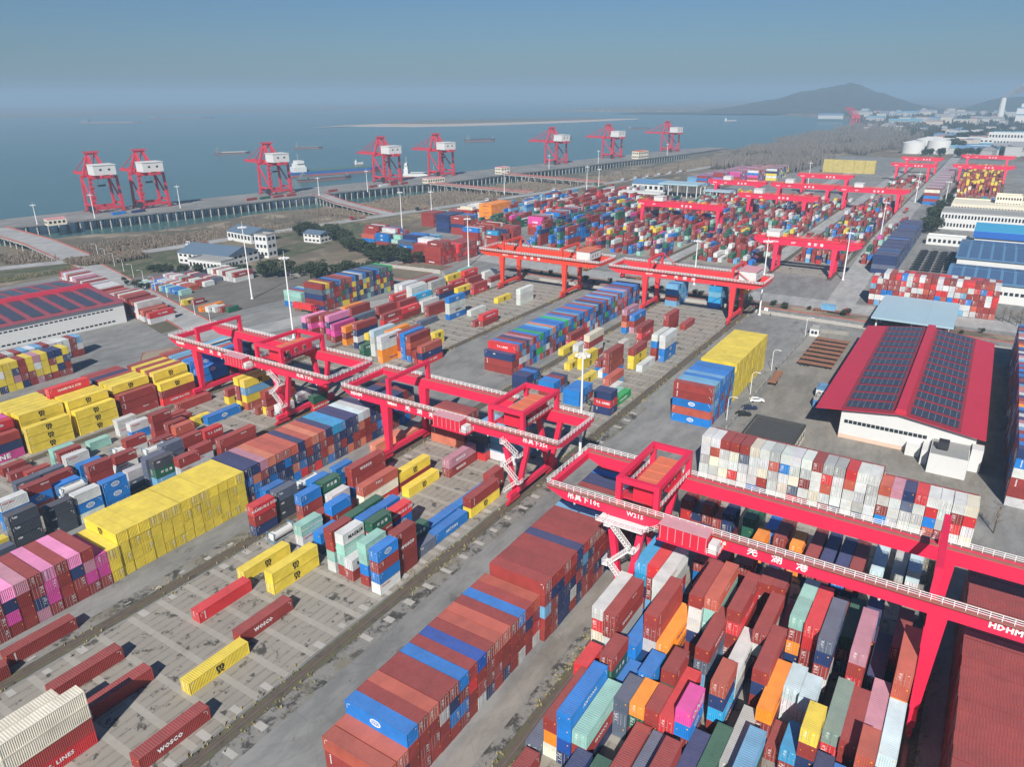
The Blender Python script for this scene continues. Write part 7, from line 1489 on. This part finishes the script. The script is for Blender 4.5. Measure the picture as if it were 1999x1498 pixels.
flatbed('lone rusty flatbed trailer beside the low wall and parked cars', 246, 52.0, R_(2)); flatbed('rusty flatbed trailer left of the W213 crane on the junction', 176, 244, R_(20), 'trailers on the left junction')
def tractor(parent, x0, paintm, mb=None):
    m = MB(); m.prism([(x0, .9), (x0+2.2, .9), (x0+2.3, 1.8), (x0+1.9, 3.1), (x0, 3.1)], -1.2, 1.2); m.build('cab', paintm, parent); m = MB(); m.prism([(x0+2.27, 1.9), (x0+2.31, 1.9), (x0+1.98, 2.9), (x0+1.94, 2.9)], -1.0, 1.0); m.box(x0+.8, -1.23, 1.9, x0+1.7, -1.2, 2.7); m.box(x0+.8, 1.2, 1.9, x0+1.7, 1.23, 2.7); m.build('windscreen', GLASS, parent)
    m = MB(); m.box(x0-4, -.45, .8, x0, .45, 1.1)
    for xx in (x0-3.2, x0-2.0, x0+1.2):
        for yy in (-1.0, 1.0): wheel(m, xx, yy)
    m.build('chassis', DARKM, parent)
def truck(label, x, y, rz, cabm, load, loadm=None):
    r = thing('container_truck', label, 'truck', (x, y, 0), rz, 'container trucks'); mb = MB(); mb.box(0, -1.2, 1.15, 12.4, 1.2, 1.45)
    for xx in (1.2, 2.5, 3.8, 5.1):
        for yy in (-1.0, 1.0): wheel(mb, xx, yy)
    mb.build('trailer', RUSTT, r); tractor(r, 13.2, cabm)
    if load:
        c = bpy.data.objects.new('shipping_container', None); COL.objects.link(c)
        b = put('body', BODY[load[0]], c); b.color = PAL[load[1]]+(1,); d = put('door', DOOR, c); d.color = PAL[load[1]]+(1,)
        M_ = Matrix.Translation((x, y, 1.47)) @ Matrix.Rotation(rz, 4, 'Z') @ Matrix.Translation((load[2], -1.22, 0)); c.matrix_world = M_
        tag(c, load[3], 'container', 'containers riding on trucks')
    return r
CABR = paint('truck_red', (.45, .02, .04), .35); CABG = paint('truck_green', (.03, .20, .12), .35)
truck('red container truck parked behind the W213 crane by the MSC stack', 226.5, 270, R_(-88), CABR, (12.19, 'r', .1, 'red long container on the red truck near the mixed block'))
truck('red truck with one short pale blue container on the rail-side road', 352, 60, R_(-88), CABR, (6.06, 'k', 3.0, 'pale blue short container on the long flatbed near the canopy'))
for (x, y, a, m, l) in [(268, 462, 178, CABR, 'empty flatbed truck with red cab on the river road near the ramp junction'), (313, 455, 172, CARW, 'empty flatbed truck with white cab beside the white hall'), (452, 437, 170, CABR, 'empty truck with red cab on the river road behind the dark trees'),
                        (176, 512, 172, CABR, 'empty flatbed truck with red cab at the left edge of the river road'), (520, 424, 170, CARB, 'blue-black flatbed truck on the river road left of the mast'), (600, 404, 170, CARW, 'white-cabbed flatbed truck right of the trestle junction'), (700, 388, 170, CARW, 'white-cabbed flatbed truck below the long wharf hut'), (770, 374, 170, CABG, 'green-cabbed flatbed truck farthest along the river road')]:
    truck(l, x, y, R_(a), m, None)
for k in range(6): truck('%s white-cabbed truck counted from the left in the queue by the gate canopies' % NUM[k], 826+k*26, 367-k*4.4, R_(170), CARW, None)
for k, (x, y, a, l) in enumerate([(700, 60, 0, 'red-cabbed flatbed truck on the main road beside the navy block'), (367, 150, 90, 'red-cabbed flatbed truck on the cross road between the yards'), (560, 104, 180, 'red-cabbed flatbed truck on the lane between the two dense far fields')]): truck(l, x, y, R_(a), CABR, None)
def car(label, x, y, rz, m):
    r = thing('parked_car', label, 'car', (x, y, 0), rz, 'parked cars'); mb = MB()
    mb.prism([(-2.3, .35), (2.3, .35), (2.35, .8), (1.5, .95), (-2.2, 1.0), (-2.35, .7)], -.9, .9); mb.prism([(-1.9, .99), (1.2, .95), (.5, 1.45), (-1.4, 1.48)], -.78, .78); mb.build('body', m, r)
    mb = MB(); mb.prism([(-1.7, 1.05), (.95, 1.02), (.42, 1.38), (-1.35, 1.40)], -.80, .80); mb.build('windows', GLASS, r)
    mb = MB(); 
    for xx in (-1.4, 1.4):
        for yy in (-.82, .82): wheel(mb, xx, yy, .33, .2)
    mb.build('wheels', TYRE, r); return r
car('white parked car beside the low wall near the street lamps', 229.5, 52.6, R_(-60), CARW); car('dark blue parked car just below the white one', 222, 52.8, R_(-60), paint('car_navy', (.02, .03, .08), .25)); car('black parked car closest to the black-roofed building', 216, 53.0, R_(-60), CARB)
car('white car driving on the wide road above the mixed yard', 341, 79, R_(10), CARW); 
c0 = car('black new cars parked in rows beside the navy block', 470, 30, R_(75), CARB)
c0['group'] = 'black new cars in rows beside the navy block'
for i in range(4):
    for j in range(9):
        if i or j: dup(c0, (470+j*7.5, 30-i*5.5, 0), R_(75), None)
# ------------------------------------------------------------------ ships
def ship(label, x, y, rz, L, W, hullm, deckm, house='aft', housem=None, free=2.5, hh=7, cat='barge', group=None, z=-9, hold=None):
    housem = housem or (HG if cat == 'barge' else WALLW)
    r = thing('cargo_ship' if cat == 'ship' else 'river_barge', label, cat, (x, y, z), rz, group)
    def hullp(f0, f1, k0, k1): return [(-L/2, -W/2*.8, f0), (L*.36, -W/2, f0), (L/2, 0, f0), (L*.36, W/2, f0), (-L/2, W/2*.8, f0)], [(-L/2, -W/2*.85, f1), (L*.37, -W/2, f1), (L*.53, 0, f1+.8), (L*.37, W/2, f1), (-L/2, W/2*.85, f1)]
    for nm, a, b, m in (('waterline_band', -1, free*.35, REDKERB), ('hull', free*.35, free, hullm)):
        A, Bq = hullp(a, b, 0, 0); mb = MB(); mb.add(A+Bq, [(9, 8, 7, 6, 5)[::-1] if False else (5, 6, 7, 8, 9)]+[(i, (i+1) % 5, 5+(i+1) % 5, 5+i) for i in range(5)]); mb.build(nm, m, r)
    mb = MB(); mb.box(-L*.30, -W*.38, free, L*.38, W*.38, free+1.3); mb.build('hatch_coaming', deckm, r)
    mb = MB(); mb.box(-L*.28, -W*.34, free+1.3, L*.36, W*.34, free+1.6); mb.build('cargo', hold or deckm, r)
    s = -L*.40
    mb = MB(); mb.box(s-L*.07, -W*.4, free, s+L*.06, W*.4, free+hh*.45); mb.box(s-L*.05, -W*.34, free+hh*.45, s+L*.05, W*.34, free+hh*.75); mb.box(s-L*.03, -W*.42, free+hh*.75, s+L*.04, W*.42, free+hh); ho = mb.build('bridge', housem, r)
    mb = MB(); mb.box(s+L*.04, -W*.36, free+hh*.82, s+L*.041+.05, W*.36, free+hh*.95); mb.build('window_row', GLASS, ho)
    mb = MB(); mb.cyl((s, 0, free+hh), (s, 0, free+hh*1.6), .2, n=6); mb.cyl((L*.44, 0, free), (L*.44, 0, free+hh*.8), .15, n=6); mb.build('mast', WALLW, r)
    return r
HB = paint('hull_blue', (.03, .12, .36), .5); HD = paint('hull_dark', (.05, .07, .09), .6); HG = paint('hull_grey', (.16, .19, .21), .6)
ship('blue-hulled cargo ship with white bridge and open green hold behind the wharf', 778, 803, R_(-19), 140, 18, HB, paint('hold_green', (.08, .16, .12), .7), hh=15, free=6, cat='ship')
ship('white-bridged ship berthed between the two middle quay cranes', 797, 664, R_(-60), 44, 15, WALLW, HG, hh=14, free=5, cat='ship', hold=WALLW)
BG = 'barges under way on the river'
ship('pale-decked low barge crossing left of the third quay crane', 962, 1275, R_(-30), 66, 11, HD, CONC, cat='barge', group=BG); ship('dark barge in mid-river above the blue ship', 1143, 1258, R_(-38), 58, 11, HD, HG, cat='barge', group=BG)
ship('dark laden barge below the sand bar', 1530, 1080, R_(-40), 75, 12, HD, HD, cat='barge', group=BG, hh=8, free=4); ship('long dark barge close behind the blue cargo ship', 712, 758, R_(-19), 75, 10, HD, HG, cat='barge', group=BG)
ship('small white boat in mid-river right of the third quay crane', 905, 880, R_(-10), 16, 5, WALLW, WALLW, cat='boat', hh=5, free=1.5); ship('distant tow of grey ships at upper left', 1925, 3360, R_(-50), 260, 24, HG, HG, housem=HG, cat='barge', group=BG, hh=11, free=5)
ship('faint grey convoy near the far bank', 2515, 3720, R_(-50), 330, 24, HD, HG, housem=HG, cat='barge', group=BG, hh=10, free=5); ship('faint dark barge left of the hill', 2300, 1000, R_(-60), 70, 12, HD, HD, cat='barge', group=BG); ship('small distant boat near the hilly shore', 3100, 950, R_(-60), 50, 12, WALLW, HG, cat='boat', hh=10)
ship('tiny dark barge above the quay cranes on the right', 1700, 950, R_(-40), 60, 11, HD, HG, cat='barge', group=BG)

# ------------------------------------------------------------------ tank containers and a walker
def tank_container(label, x, y, z):
    r_ = thing('tank_container', label, 'tank container', (x, y, z+.03), 0, 'white tank containers in the lanes'); L = 6.06
    mb = MB()
    for a in (0, L-.12):
        for b in (0, CW-.12): mb.box(a, b, 0, a+.12, b+.12, 2.55)
        mb.box(a, .12, 0, a+.12, CW-.12, .12); mb.box(a, .12, 2.43, a+.12, CW-.12, 2.55)
    for b in (0, CW-.12): mb.box(.12, b, 0, L-.12, b+.12, .12)
    mb.build('frame', paint('tank_frame', (.10, .25, .40), .5), r_)
    mb = MB(); mb.cyl((.35, CW/2, 1.3), (L-.35, CW/2, 1.3), 1.1, n=22); mb.cyl((.15, CW/2, 1.3), (.35, CW/2, 1.3), .7, 1.1, n=22); mb.cyl((L-.35, CW/2, 1.3), (L-.15, CW/2, 1.3), 1.1, .7, n=22); mb.build('barrel', WALLW, r_)
    mb = MB(); mb.box(1.0, CW/2-.35, 2.42, L-1.0, CW/2+.35, 2.47); mb.cyl((L/2, CW/2, 2.4), (L/2, CW/2, 2.6), .3, n=10); mb.build('walkway', CONCD, r_)
for (l, x, y, z) in TANKS: tank_container(l, x, y, z)
def person(label, x, y, rz, top, trousers):
    r_ = thing('person', label, 'person', (x, y, .02), rz); bm_v = [(0, 0, .95), (0, 0, 1.2), (0, 0, 1.45), (0, 0, 1.55), (0, 0, 1.66), (0, 0, 1.76), (0, .10, .92), (.10, .11, .5), (-.02, .11, .07), (.12, .11, .04), (0, -.10, .92), (-.06, -.11, .5), (-.22, -.11, .09), (-.10, -.11, .04), (0, .2, 1.42), (-.05, .26, 1.15), (.10, .26, .92), (0, -.2, 1.42), (.05, -.26, 1.15), (.16, -.26, .95)]
    ed = [(0, 1), (1, 2), (2, 3), (3, 4), (4, 5), (0, 6), (6, 7), (7, 8), (8, 9), (0, 10), (10, 11), (11, 12), (12, 13), (2, 14), (14, 15), (15, 16), (2, 17), (17, 18), (18, 19)]
    rad = [.15, .14, .16, .06, .10, .09, .09, .07, .045, .04, .09, .07, .045, .04, .06, .045, .035, .06, .045, .035]
    me = bpy.data.meshes.new('body'); me.from_pydata(bm_v, ed, []); o = bpy.data.objects.new('body', me); COL.objects.link(o); m = o.modifiers.new('s', 'SKIN'); sv_ = me.skin_vertices[0].data
    for v_, q in zip(sv_, rad): v_.radius = (q, q)
    sv_[0].use_root = True; o.modifiers.new('b', 'SUBSURF').levels = 1
    dg = bpy.context.evaluated_depsgraph_get(); m2 = bpy.data.meshes.new_from_object(o.evaluated_get(dg)); bpy.data.objects.remove(o)
    m2.materials.clear(); 
    for q in (trousers, top, paint('skin_tone', (.45, .28, .20), .6), DARKM): m2.materials.append(q)
    for p_ in m2.polygons: zc = p_.center.z; yc = abs(p_.center.y); p_.material_index = 0 if zc < .95 and yc < .22 else (1 if zc < 1.5 and not zc < .98 else (2 if zc < 1.7 else 3))
    put('body', m2, r_)
person('person in dark clothes walking alone on the wide road above the white car', 333, 75, 1.2, DARKM, CARB)
person('person in a red jacket standing by the light mast beside the W214 crane', 161.5, 84.5, .4, CABR, CARB)
# ------------------------------------------------------------------ trees
def leaf_crown(r, rx, rz, z0, n, size, lobes=7):
    V = []; F = []; L_ = [(0, 0, z0+rz, rx, rz)]
    for k in range(lobes):
        a = r.uniform(0, 6.28); q = r.uniform(.35, .75); L_.append((math.cos(a)*rx*q, math.sin(a)*rx*q, z0+rz*r.uniform(.5, 1.7), rx*r.uniform(.35, .6), rz*r.uniform(.3, .55)))
    for i in range(n):
        cx, cy, cz, a, b = r.choice(L_)
        u = r.gauss(0, 1), r.gauss(0, 1), r.gauss(0, 1); m = math.sqrt(sum(q*q for q in u)) or 1; rr = r.uniform(.72, 1.05)
        p = Vector((cx+u[0]/m*a*rr, cy+u[1]/m*a*rr, max(.4, cz+u[2]/m*b*rr)))
        d1 = Vector((r.uniform(-1, 1), r.uniform(-1, 1), r.uniform(-.6, .6))).normalized()*size*r.uniform(.6, 1.3); d2 = Vector((r.uniform(-1, 1), r.uniform(-1, 1), r.uniform(-.6, .6))).normalized()*size*r.uniform(.6, 1.3)
        o = len(V); V += [p-d1-d2*.5, p+d1-d2*.5, p+d1*.5+d2, p-d1*.6+d2]; F.append((o, o+1, o+2, o+3))
    mb = MB(); mb.add(V, F); return mb
def ever_proto(seed):
    r = random.Random(seed); c = leaf_crown(r, 2.9, 2.7, 1.3, 760, .36, 9).mesh('crown', LEAFD)
    mb = MB(); mb.cyl((0, 0, 0), (0, 0, 4.2), .22, .12, n=7)
    for k in range(6): a = r.uniform(0, 6.28); mb.cyl((0, 0, 2+k*.3), (math.cos(a)*1.8, math.sin(a)*1.8, 3.6+k*.3), .09, .04, n=5)
    return c, mb.mesh('trunk', BARK)
EV = [ever_proto(s) for s in (1, 2, 3, 4)]
def plant_tree(name, proto, x, y, z, s, rz, label, group, sz=None):
    o = bpy.data.objects.new(name, None); COL.objects.link(o); o.location = (x, y, z); o.scale = (s, s, sz or s); o.rotation_euler = (0, 0, rz)
    for nm, me in zip(('crown', 'trunk'), proto):
        c = bpy.data.objects.new(nm, me); COL.objects.link(c); c.parent = o
    return tag(o, label, 'tree', group)
r = random.Random(21)
def scatter(pts, n, label, group, smin=.8, smax=1.3):
    for k in range(n):
        i = r.randrange(len(pts)-1); f = r.random(); a, b = pts[i], pts[i+1]
        plant_tree('evergreen_tree', r.choice(EV), a[0]+(b[0]-a[0])*f+r.uniform(-3.5, 3.5), a[1]+(b[1]-a[1])*f+r.uniform(-3.5, 3.5), 0, r.uniform(smin, smax), r.uniform(0, 6.28), label, group)
scatter([(366, 425), (372, 395), (345, 345), (330, 312), (336, 285)], 60, 'dark round evergreen in the belt left of the blue and mint stacks', 'evergreen belt beside the left cluster', .8, 1.6)
scatter([(238, 405), (250, 376), (254, 350), (262, 352)], 22, 'dark evergreen shrub-tree in front of the white office', 'evergreens before the office', .6, 1.0)
scatter([(262, 340), (284, 300), (296, 276)], 34, 'dark evergreen in the clump behind the mixed MSC block', 'evergreens behind the mixed block', .8, 1.5)
scatter([(600, 33), (665, 35), (750, 35), (770, 32)], 24, 'dark evergreen lining the road beside the white factory', 'roadside evergreens by the factory', 1.1, 1.7)
scatter([(218, 395), (206, 360)], 6, 'small dark bush on the slope beside the ramp road', 'bushes by the ramp road', .4, .7)
scatter([(1330, 112), (1360, 60), (1420, 20), (1500, -30), (1600, -60)], 34, 'dark evergreen beyond the far cranes near the tanks', 'evergreens by the tanks', 1.4, 2.4)
scatter([(1500, 60), (1700, 100), (1900, 60), (1900, -60)], 40, 'dark evergreen among the far factory roofs', 'evergreens in the far town', 1.6, 2.8)
scatter([(349, 225), (350, 140), (350, 110), (350, -35)], 40, 'low dark bush in the planted strip between the two yards', 'bushes in the planted strip', .3, .55)
# bare winter trees
def bare_mesh(seed, h=8.0, n=46):
    r_ = random.Random(seed); mb = MB(); mb.cyl((0, 0, 0), (0, 0, h*.85), .13, .04, n=5, caps=False)
    for k in range(n):
        z = h*(.18+.6*r_.random()); a = r_.uniform(0, 6.28); l = h*r_.uniform(.18, .42)*(1.15-z/h); e = r_.uniform(.6, 1.2)
        p = Vector((0, 0, z)); q = p+Vector((math.cos(a)*l*math.cos(e), math.sin(a)*l*math.cos(e), l*math.sin(e))); mb.beam(p, q, .06, .06, 0, .03, .03)
        for j in range(3):
            f = r_.uniform(.3, 1); s = p+(q-p)*f; a2 = a+r_.uniform(-1, 1); t = s+Vector((math.cos(a2)*l*.35, math.sin(a2)*l*.35, l*r_.uniform(.2, .5))); mb.beam(s, t, .035, .035, 0, .02, .02)
    return mb.mesh('branches', TWIG), None
BT = [bare_mesh(s) for s in (5, 6, 7)]
BTRUNK = MB(); BTRUNK.cyl((0, 0, 0), (0, 0, 3), .18, .12, n=6); BTRUNK = BTRUNK.mesh('trunk', BARK)
def bare(x, y, z, s, label, group):
    o = bpy.data.objects.new('bare_tree', None); COL.objects.link(o); o.location = (x, y, z); o.scale = (s, s, s*r.uniform(.9, 1.2)); o.rotation_euler = (0, 0, r.uniform(0, 6.28))
    for nm, me in (('branches', r.choice(BT)[0]), ('trunk', BTRUNK)):
        c = bpy.data.objects.new(nm, me); COL.objects.link(c); c.parent = o
    tag(o, label, 'tree', group)
def gz(x, y):
    b = interp(INLAND, x); s = max(interp(SHORE, x), b+34)
    if y < b: return 0
    if y < b+13: return -5.2*(y-b)/13
    return -5.2-1.4*min(1, (y-b-13)/max(1, s-16-b-13))
for k in range(70):
    x = r.uniform(225, 470); y = interp(INLAND, x)+r.uniform(6, 60); bare(x, y, gz(x, y), r.uniform(.8, 1.3), 'bare grey winter tree on the flats below the wharf', 'bare trees below the wharf')
for k in range(60):
    x = r.uniform(500, 1250); y = interp(INLAND, x)+r.uniform(8, 60); bare(x, y, gz(x, y), r.uniform(.8, 1.4), 'bare grey winter tree between the river road and the far wharf', 'bare trees along the river road')
for k in range(8): bare(172+r.uniform(-5, 9), -14+r.uniform(-4, 14) if k % 2 else 12+r.uniform(-3, 5), 0, .9, 'bare brown tree between the white container wall and warehouse', 'bare trees at the warehouse end')
for k in range(6): bare(r.uniform(372, 384), r.uniform(-24, -14), 0, .9, 'bare brown tree right of the red and white container wall', 'bare trees by the red and white wall')
# brushwood and far-off woods as masses
def brush(name, label, cells, n, h, w=.5, cat='woodland', mat=TWIG):
    V = []; F = []
    for k in range(n):
        (x0, x1, y0, y1) = r.choice(cells); x = r.uniform(x0, x1); yb = interp(INLAND, x); y = yb+r.uniform(y0, y1); z = gz(x, y); hh = h*r.uniform(.5, 1.25); a = r.uniform(0, 6.28); ww = w*r.uniform(.5, 1.4)
        for m in range(3):
            a += 1.05; dx, dy = math.cos(a)*ww, math.sin(a)*ww; o = len(V); V += [(x-dx*.15, y-dy*.15, z), (x+dx*.15, y+dy*.15, z), (x+dx*r.uniform(.6, 1.6), y+dy*r.uniform(.6, 1.6), z+hh), (x-dx*r.uniform(-.2, .9), y-dy*r.uniform(-.2, .9), z+hh*r.uniform(.6, 1))]; F.append((o, o+1, o+2, o+3))
    mb = MB(); mb.add(V, F); return tag(mb.build(name, mat), label, cat, None, 'stuff')
brush('riverside_brushwood', 'grey-brown leafless brushwood covering the flats under and before the wharf', [(215, 330, 14, 75), (330, 400, 14, 60), (470, 560, 14, 90), (560, 780, 14, 110), (800, 1250, 14, 70), (225, 262, -28, -8)], 15000, 3.0, .55, 'woodland', paint('brush_twigs', (.24, .195, .15), .95, var=.35, scale=.05))
def wood(name, label, boxes, n, h, w, mat=TWIG, cat='woodland'):
    V = []; F = []
    for k in range(n):
        (x0, x1, ya0, ya1, yb0, yb1) = r.choice(boxes); f = r.random(); x = x0+(x1-x0)*f; lo = ya0+(ya1-ya0)*f; hi = yb0+(yb1-yb0)*f; y = r.uniform(lo, hi); hh = h*r.uniform(.6, 1.3); a = r.uniform(0, 6.28)
        if math.sin(x*.021+y*.013)+math.sin(y*.047-x*.009)+r.uniform(-.7, .7) < -.35: continue
        for m in range(4):
            a += .8; ww = w*r.uniform(.3, 1); dx, dy = math.cos(a)*ww, math.sin(a)*ww; o = len(V); z = hh*r.uniform(.35, .6); V += [(x, y, 0), (x+dx*.4, y+dy*.4, z), (x+dx*.6, y+dy*.6, hh), (x-dx*.3, y-dy*.3, hh*.8)]; F.append((o, o+1, o+2, o+3))
    mb = MB(); mb.add(V, F); return tag(mb.build(name, mat), label, cat, None, 'stuff')
wood('winter_woodland', 'pale grey leafless poplar wood along the far shore', [(1000, 1500, 215, 190, 330, 400), (1250, 1900, 190, 150, 330, 380), (1500, 2600, 160, 160, 400, 385)], 22000, 11, 2.4, paint('poplar_twigs', (.20, .18, .165), .95, var=.25, scale=.01))
wood('far_woods', 'dark hazy tree masses between the far town roofs', [(1900, 2600, -400, -700, 170, 300), (2400, 4000, -900, -1500, 350, 700)], 16000, 11, 7, paint('far_foliage', (.05, .06, .045), .95, var=.4, scale=.01))
wood('bank_grass', 'dry reeds and weeds on the banks beside the river road', [(150, 420, 452, 436, 462, 440), (420, 780, 400, 356, 420, 366)], 1500, 1.2, .8, WEED, 'weeds')
# weeds along the rails
V = []; F = []
for y, x0, x1 in RAILS[:6]:
    for k in range(1300):
        x = r.uniform(max(x0, 20), x1); d = r.gauss(0, .9); yy = y+d+(.9 if d > 0 else -.9); cl = math.sin(x*.37+y)+math.sin(x*.11+y*2)
        if cl < -.2 or r.random() < .3: continue
        for m in range(3):
            a = r.uniform(0, 6.28); w_ = r.uniform(.08, .3); hh = r.uniform(.15, .7); o = len(V); V += [(x-w_*math.cos(a), yy-w_*math.sin(a), .02), (x+w_*math.cos(a), yy+w_*math.sin(a), .02), (x+.2*math.sin(a), yy+.2*math.cos(a), hh)]; F.append((o, o+1, o+2))
mb = MB(); mb.add(V, F); tag(mb.build('rail_weeds', WEED), 'tufts of dry yellow-green weeds growing along the crane rails', 'weeds', None, 'stuff')
# ------------------------------------------------------------------ far town
def town_proto(lx, ly, h, gable):
    mb = MB(); mb.box(-lx/2, -ly/2, 0, lx/2, ly/2, h); wall = mb.mesh('wall', OBJC); rf = MB()
    if gable: rf.prism([(-lx/2-.5, h), (lx/2+.5, h), (0, h+lx*.2)], -ly/2-.5, ly/2+.5)
    else: rf.box(-lx/2-.3, -ly/2-.3, h, lx/2+.3, ly/2+.3, h+.8)
    return wall, rf.mesh('roof', OBJC)
TP = [town_proto(12, 22, 7, True), town_proto(16, 40, 8, True), town_proto(12, 22, 14, False), town_proto(22, 60, 9, True), town_proto(10, 30, 10, False)]
TC = [(.50, .50, .49), (.45, .46, .46), (.54, .49, .43), (.4, .4, .42)]; TR = [(.28, .29, .30), (.10, .22, .40), (.34, .14, .11), (.45, .46, .46), (.13, .33, .45), (.30, .31, .33)]
TR_N = ['grey', 'blue', 'red', 'white', 'teal', 'dark grey']
r = random.Random(77)
for k in range(280):
    if k < 110: x = r.uniform(1420, 2100); y = r.uniform(-260, 60) if k % 3 else r.uniform(30, 130)
    elif k < 200: x = r.uniform(2100, 3000); y = r.uniform(-500, 330)
    else: x = r.uniform(3000, 4300); y = r.uniform(-500, 620)
    if 1380 < x < 1520 and 60 < y < 150: continue
    if abs(x-3050) < 140 and -200 < y < 60: continue
    p = r.choice(TP); ri = r.randrange(len(TR)); s = 1.0 if x < 2500 else 1.5
    o = bpy.data.objects.new('town_building', None); COL.objects.link(o); o.location = (x, y, 0); o.scale = (s, s, s); o.rotation_euler = (0, 0, r.choice((0, 1.57, .15, 1.4)))
    a = bpy.data.objects.new('wall', p[0]); b = bpy.data.objects.new('roof', p[1])
    for q in (a, b): COL.objects.link(q); q.parent = o
    a.color = r.choice(TC)+(1,); b.color = TR[ri]+(1,)
    dist = 'near the white tanks' if x < 2100 else ('in the hazy middle of the town' if x < 3000 else 'at the foot of the hill')
    tag(o, 'pale building with %s roof %s' % (TR_N[ri], dist), 'building', 'far buildings, %s roofs %s' % (TR_N[ri], dist))
for (x, y, lx, ly, h, m, l) in [(1640, 20, 40, 110, 14, WALLW, 'long white factory block with roof structures far right'), (1700, -50, 30, 80, 22, WALLW, 'taller white factory block far right behind the long one'), (1560, -60, 24, 130, 8, BLUEROOF, 'long low shed with blue roof far right before the white factory')]:
    house_block('factory_building', l, 'factory', x, y, lx, ly, h, WALLW if m is BLUEROOF else m, m, 0, 2, 4, 16)
# distant red dock cranes by the hill shore
for k, (x, y) in enumerate([(2540, 404), (2600, 398), (2650, 415)]):
    rr = thing('dock_crane', ['leftmost faint red dock crane on the shore below the hill', 'middle faint red dock crane on the shore below the hill', 'rightmost faint red dock crane on the shore below the hill'][k], 'dock crane', (x, y, 0), 0, 'faint red dock cranes'); mb = MB()
    for sx in (-6, 6):
        for sy in (-6, 6): mb.beam((sx, sy, 0), (sx*.4, sy*.4, 20), 1.6)
    mb.build('leg', CRANE_D, rr); mb = MB(); mb.box(-5, -5, 20, 5, 5, 27); mb.beam((0, 0, 26), (8, 28, 52), 2.2); mb.beam((8, 28, 52), (2, 10, 44), 1.4); mb.beam((0, -3, 27), (2, 10, 44), 1.4); mb.build('jib', CRANE_D, rr)
# hilltop buildings
for k in range(5): house_block('hilltop_building', ['first','second','third','fourth','fifth'][k]+' pale building from the left on the hilltop', 'building', 4600+k*8, 900-k*26, 14, 18, 10, WALLW, GREYROOF, 0, 0).location.z = 70
# steam plume
mv, T, N, L, B = nodes_of('steam'); N.remove(B); pv = N.new('ShaderNodeVolumePrincipled'); pv.inputs['Color'].default_value = (.95, .96, .98, 1); pv.inputs['Density'].default_value = .06
L.new(pv.outputs[0], [q for q in N if q.type == 'OUTPUT_MATERIAL'][0].inputs['Volume'])
mb = MB()
pp = [(3000, 33, 80, 6), (3010, 10, 92, 11), (3030, -20, 108, 16), (3050, -60, 122, 24)]
for a, b in zip(pp, pp[1:]): mb.cyl(a[:3], b[:3], a[3], b[3], n=10, caps=True)
tag(mb.build('steam_plume', mv), 'white steam drifting right from the power station chimney', 'steam', None, 'stuff')
# ------------------------------------------------------------------ haze
mh, T, N, L, B = nodes_of('haze_air'); N.remove(B); pv = N.new('ShaderNodeVolumePrincipled'); pv.inputs['Color'].default_value = (.50, .72, .92, 1); pv.inputs['Density'].default_value = .00024; pv.inputs['Anisotropy'].default_value = 0.0
L.new(pv.outputs[0], [q for q in N if q.type == 'OUTPUT_MATERIAL'][0].inputs['Volume'])
mb = MB(); mb.box(-1500, -15500, -16.5, 22500, 20500, 190); tag(mb.build('haze', mh), 'pale blue haze veiling the far river and hills', 'haze', None, 'stuff')
bpy.context.view_layer.update()
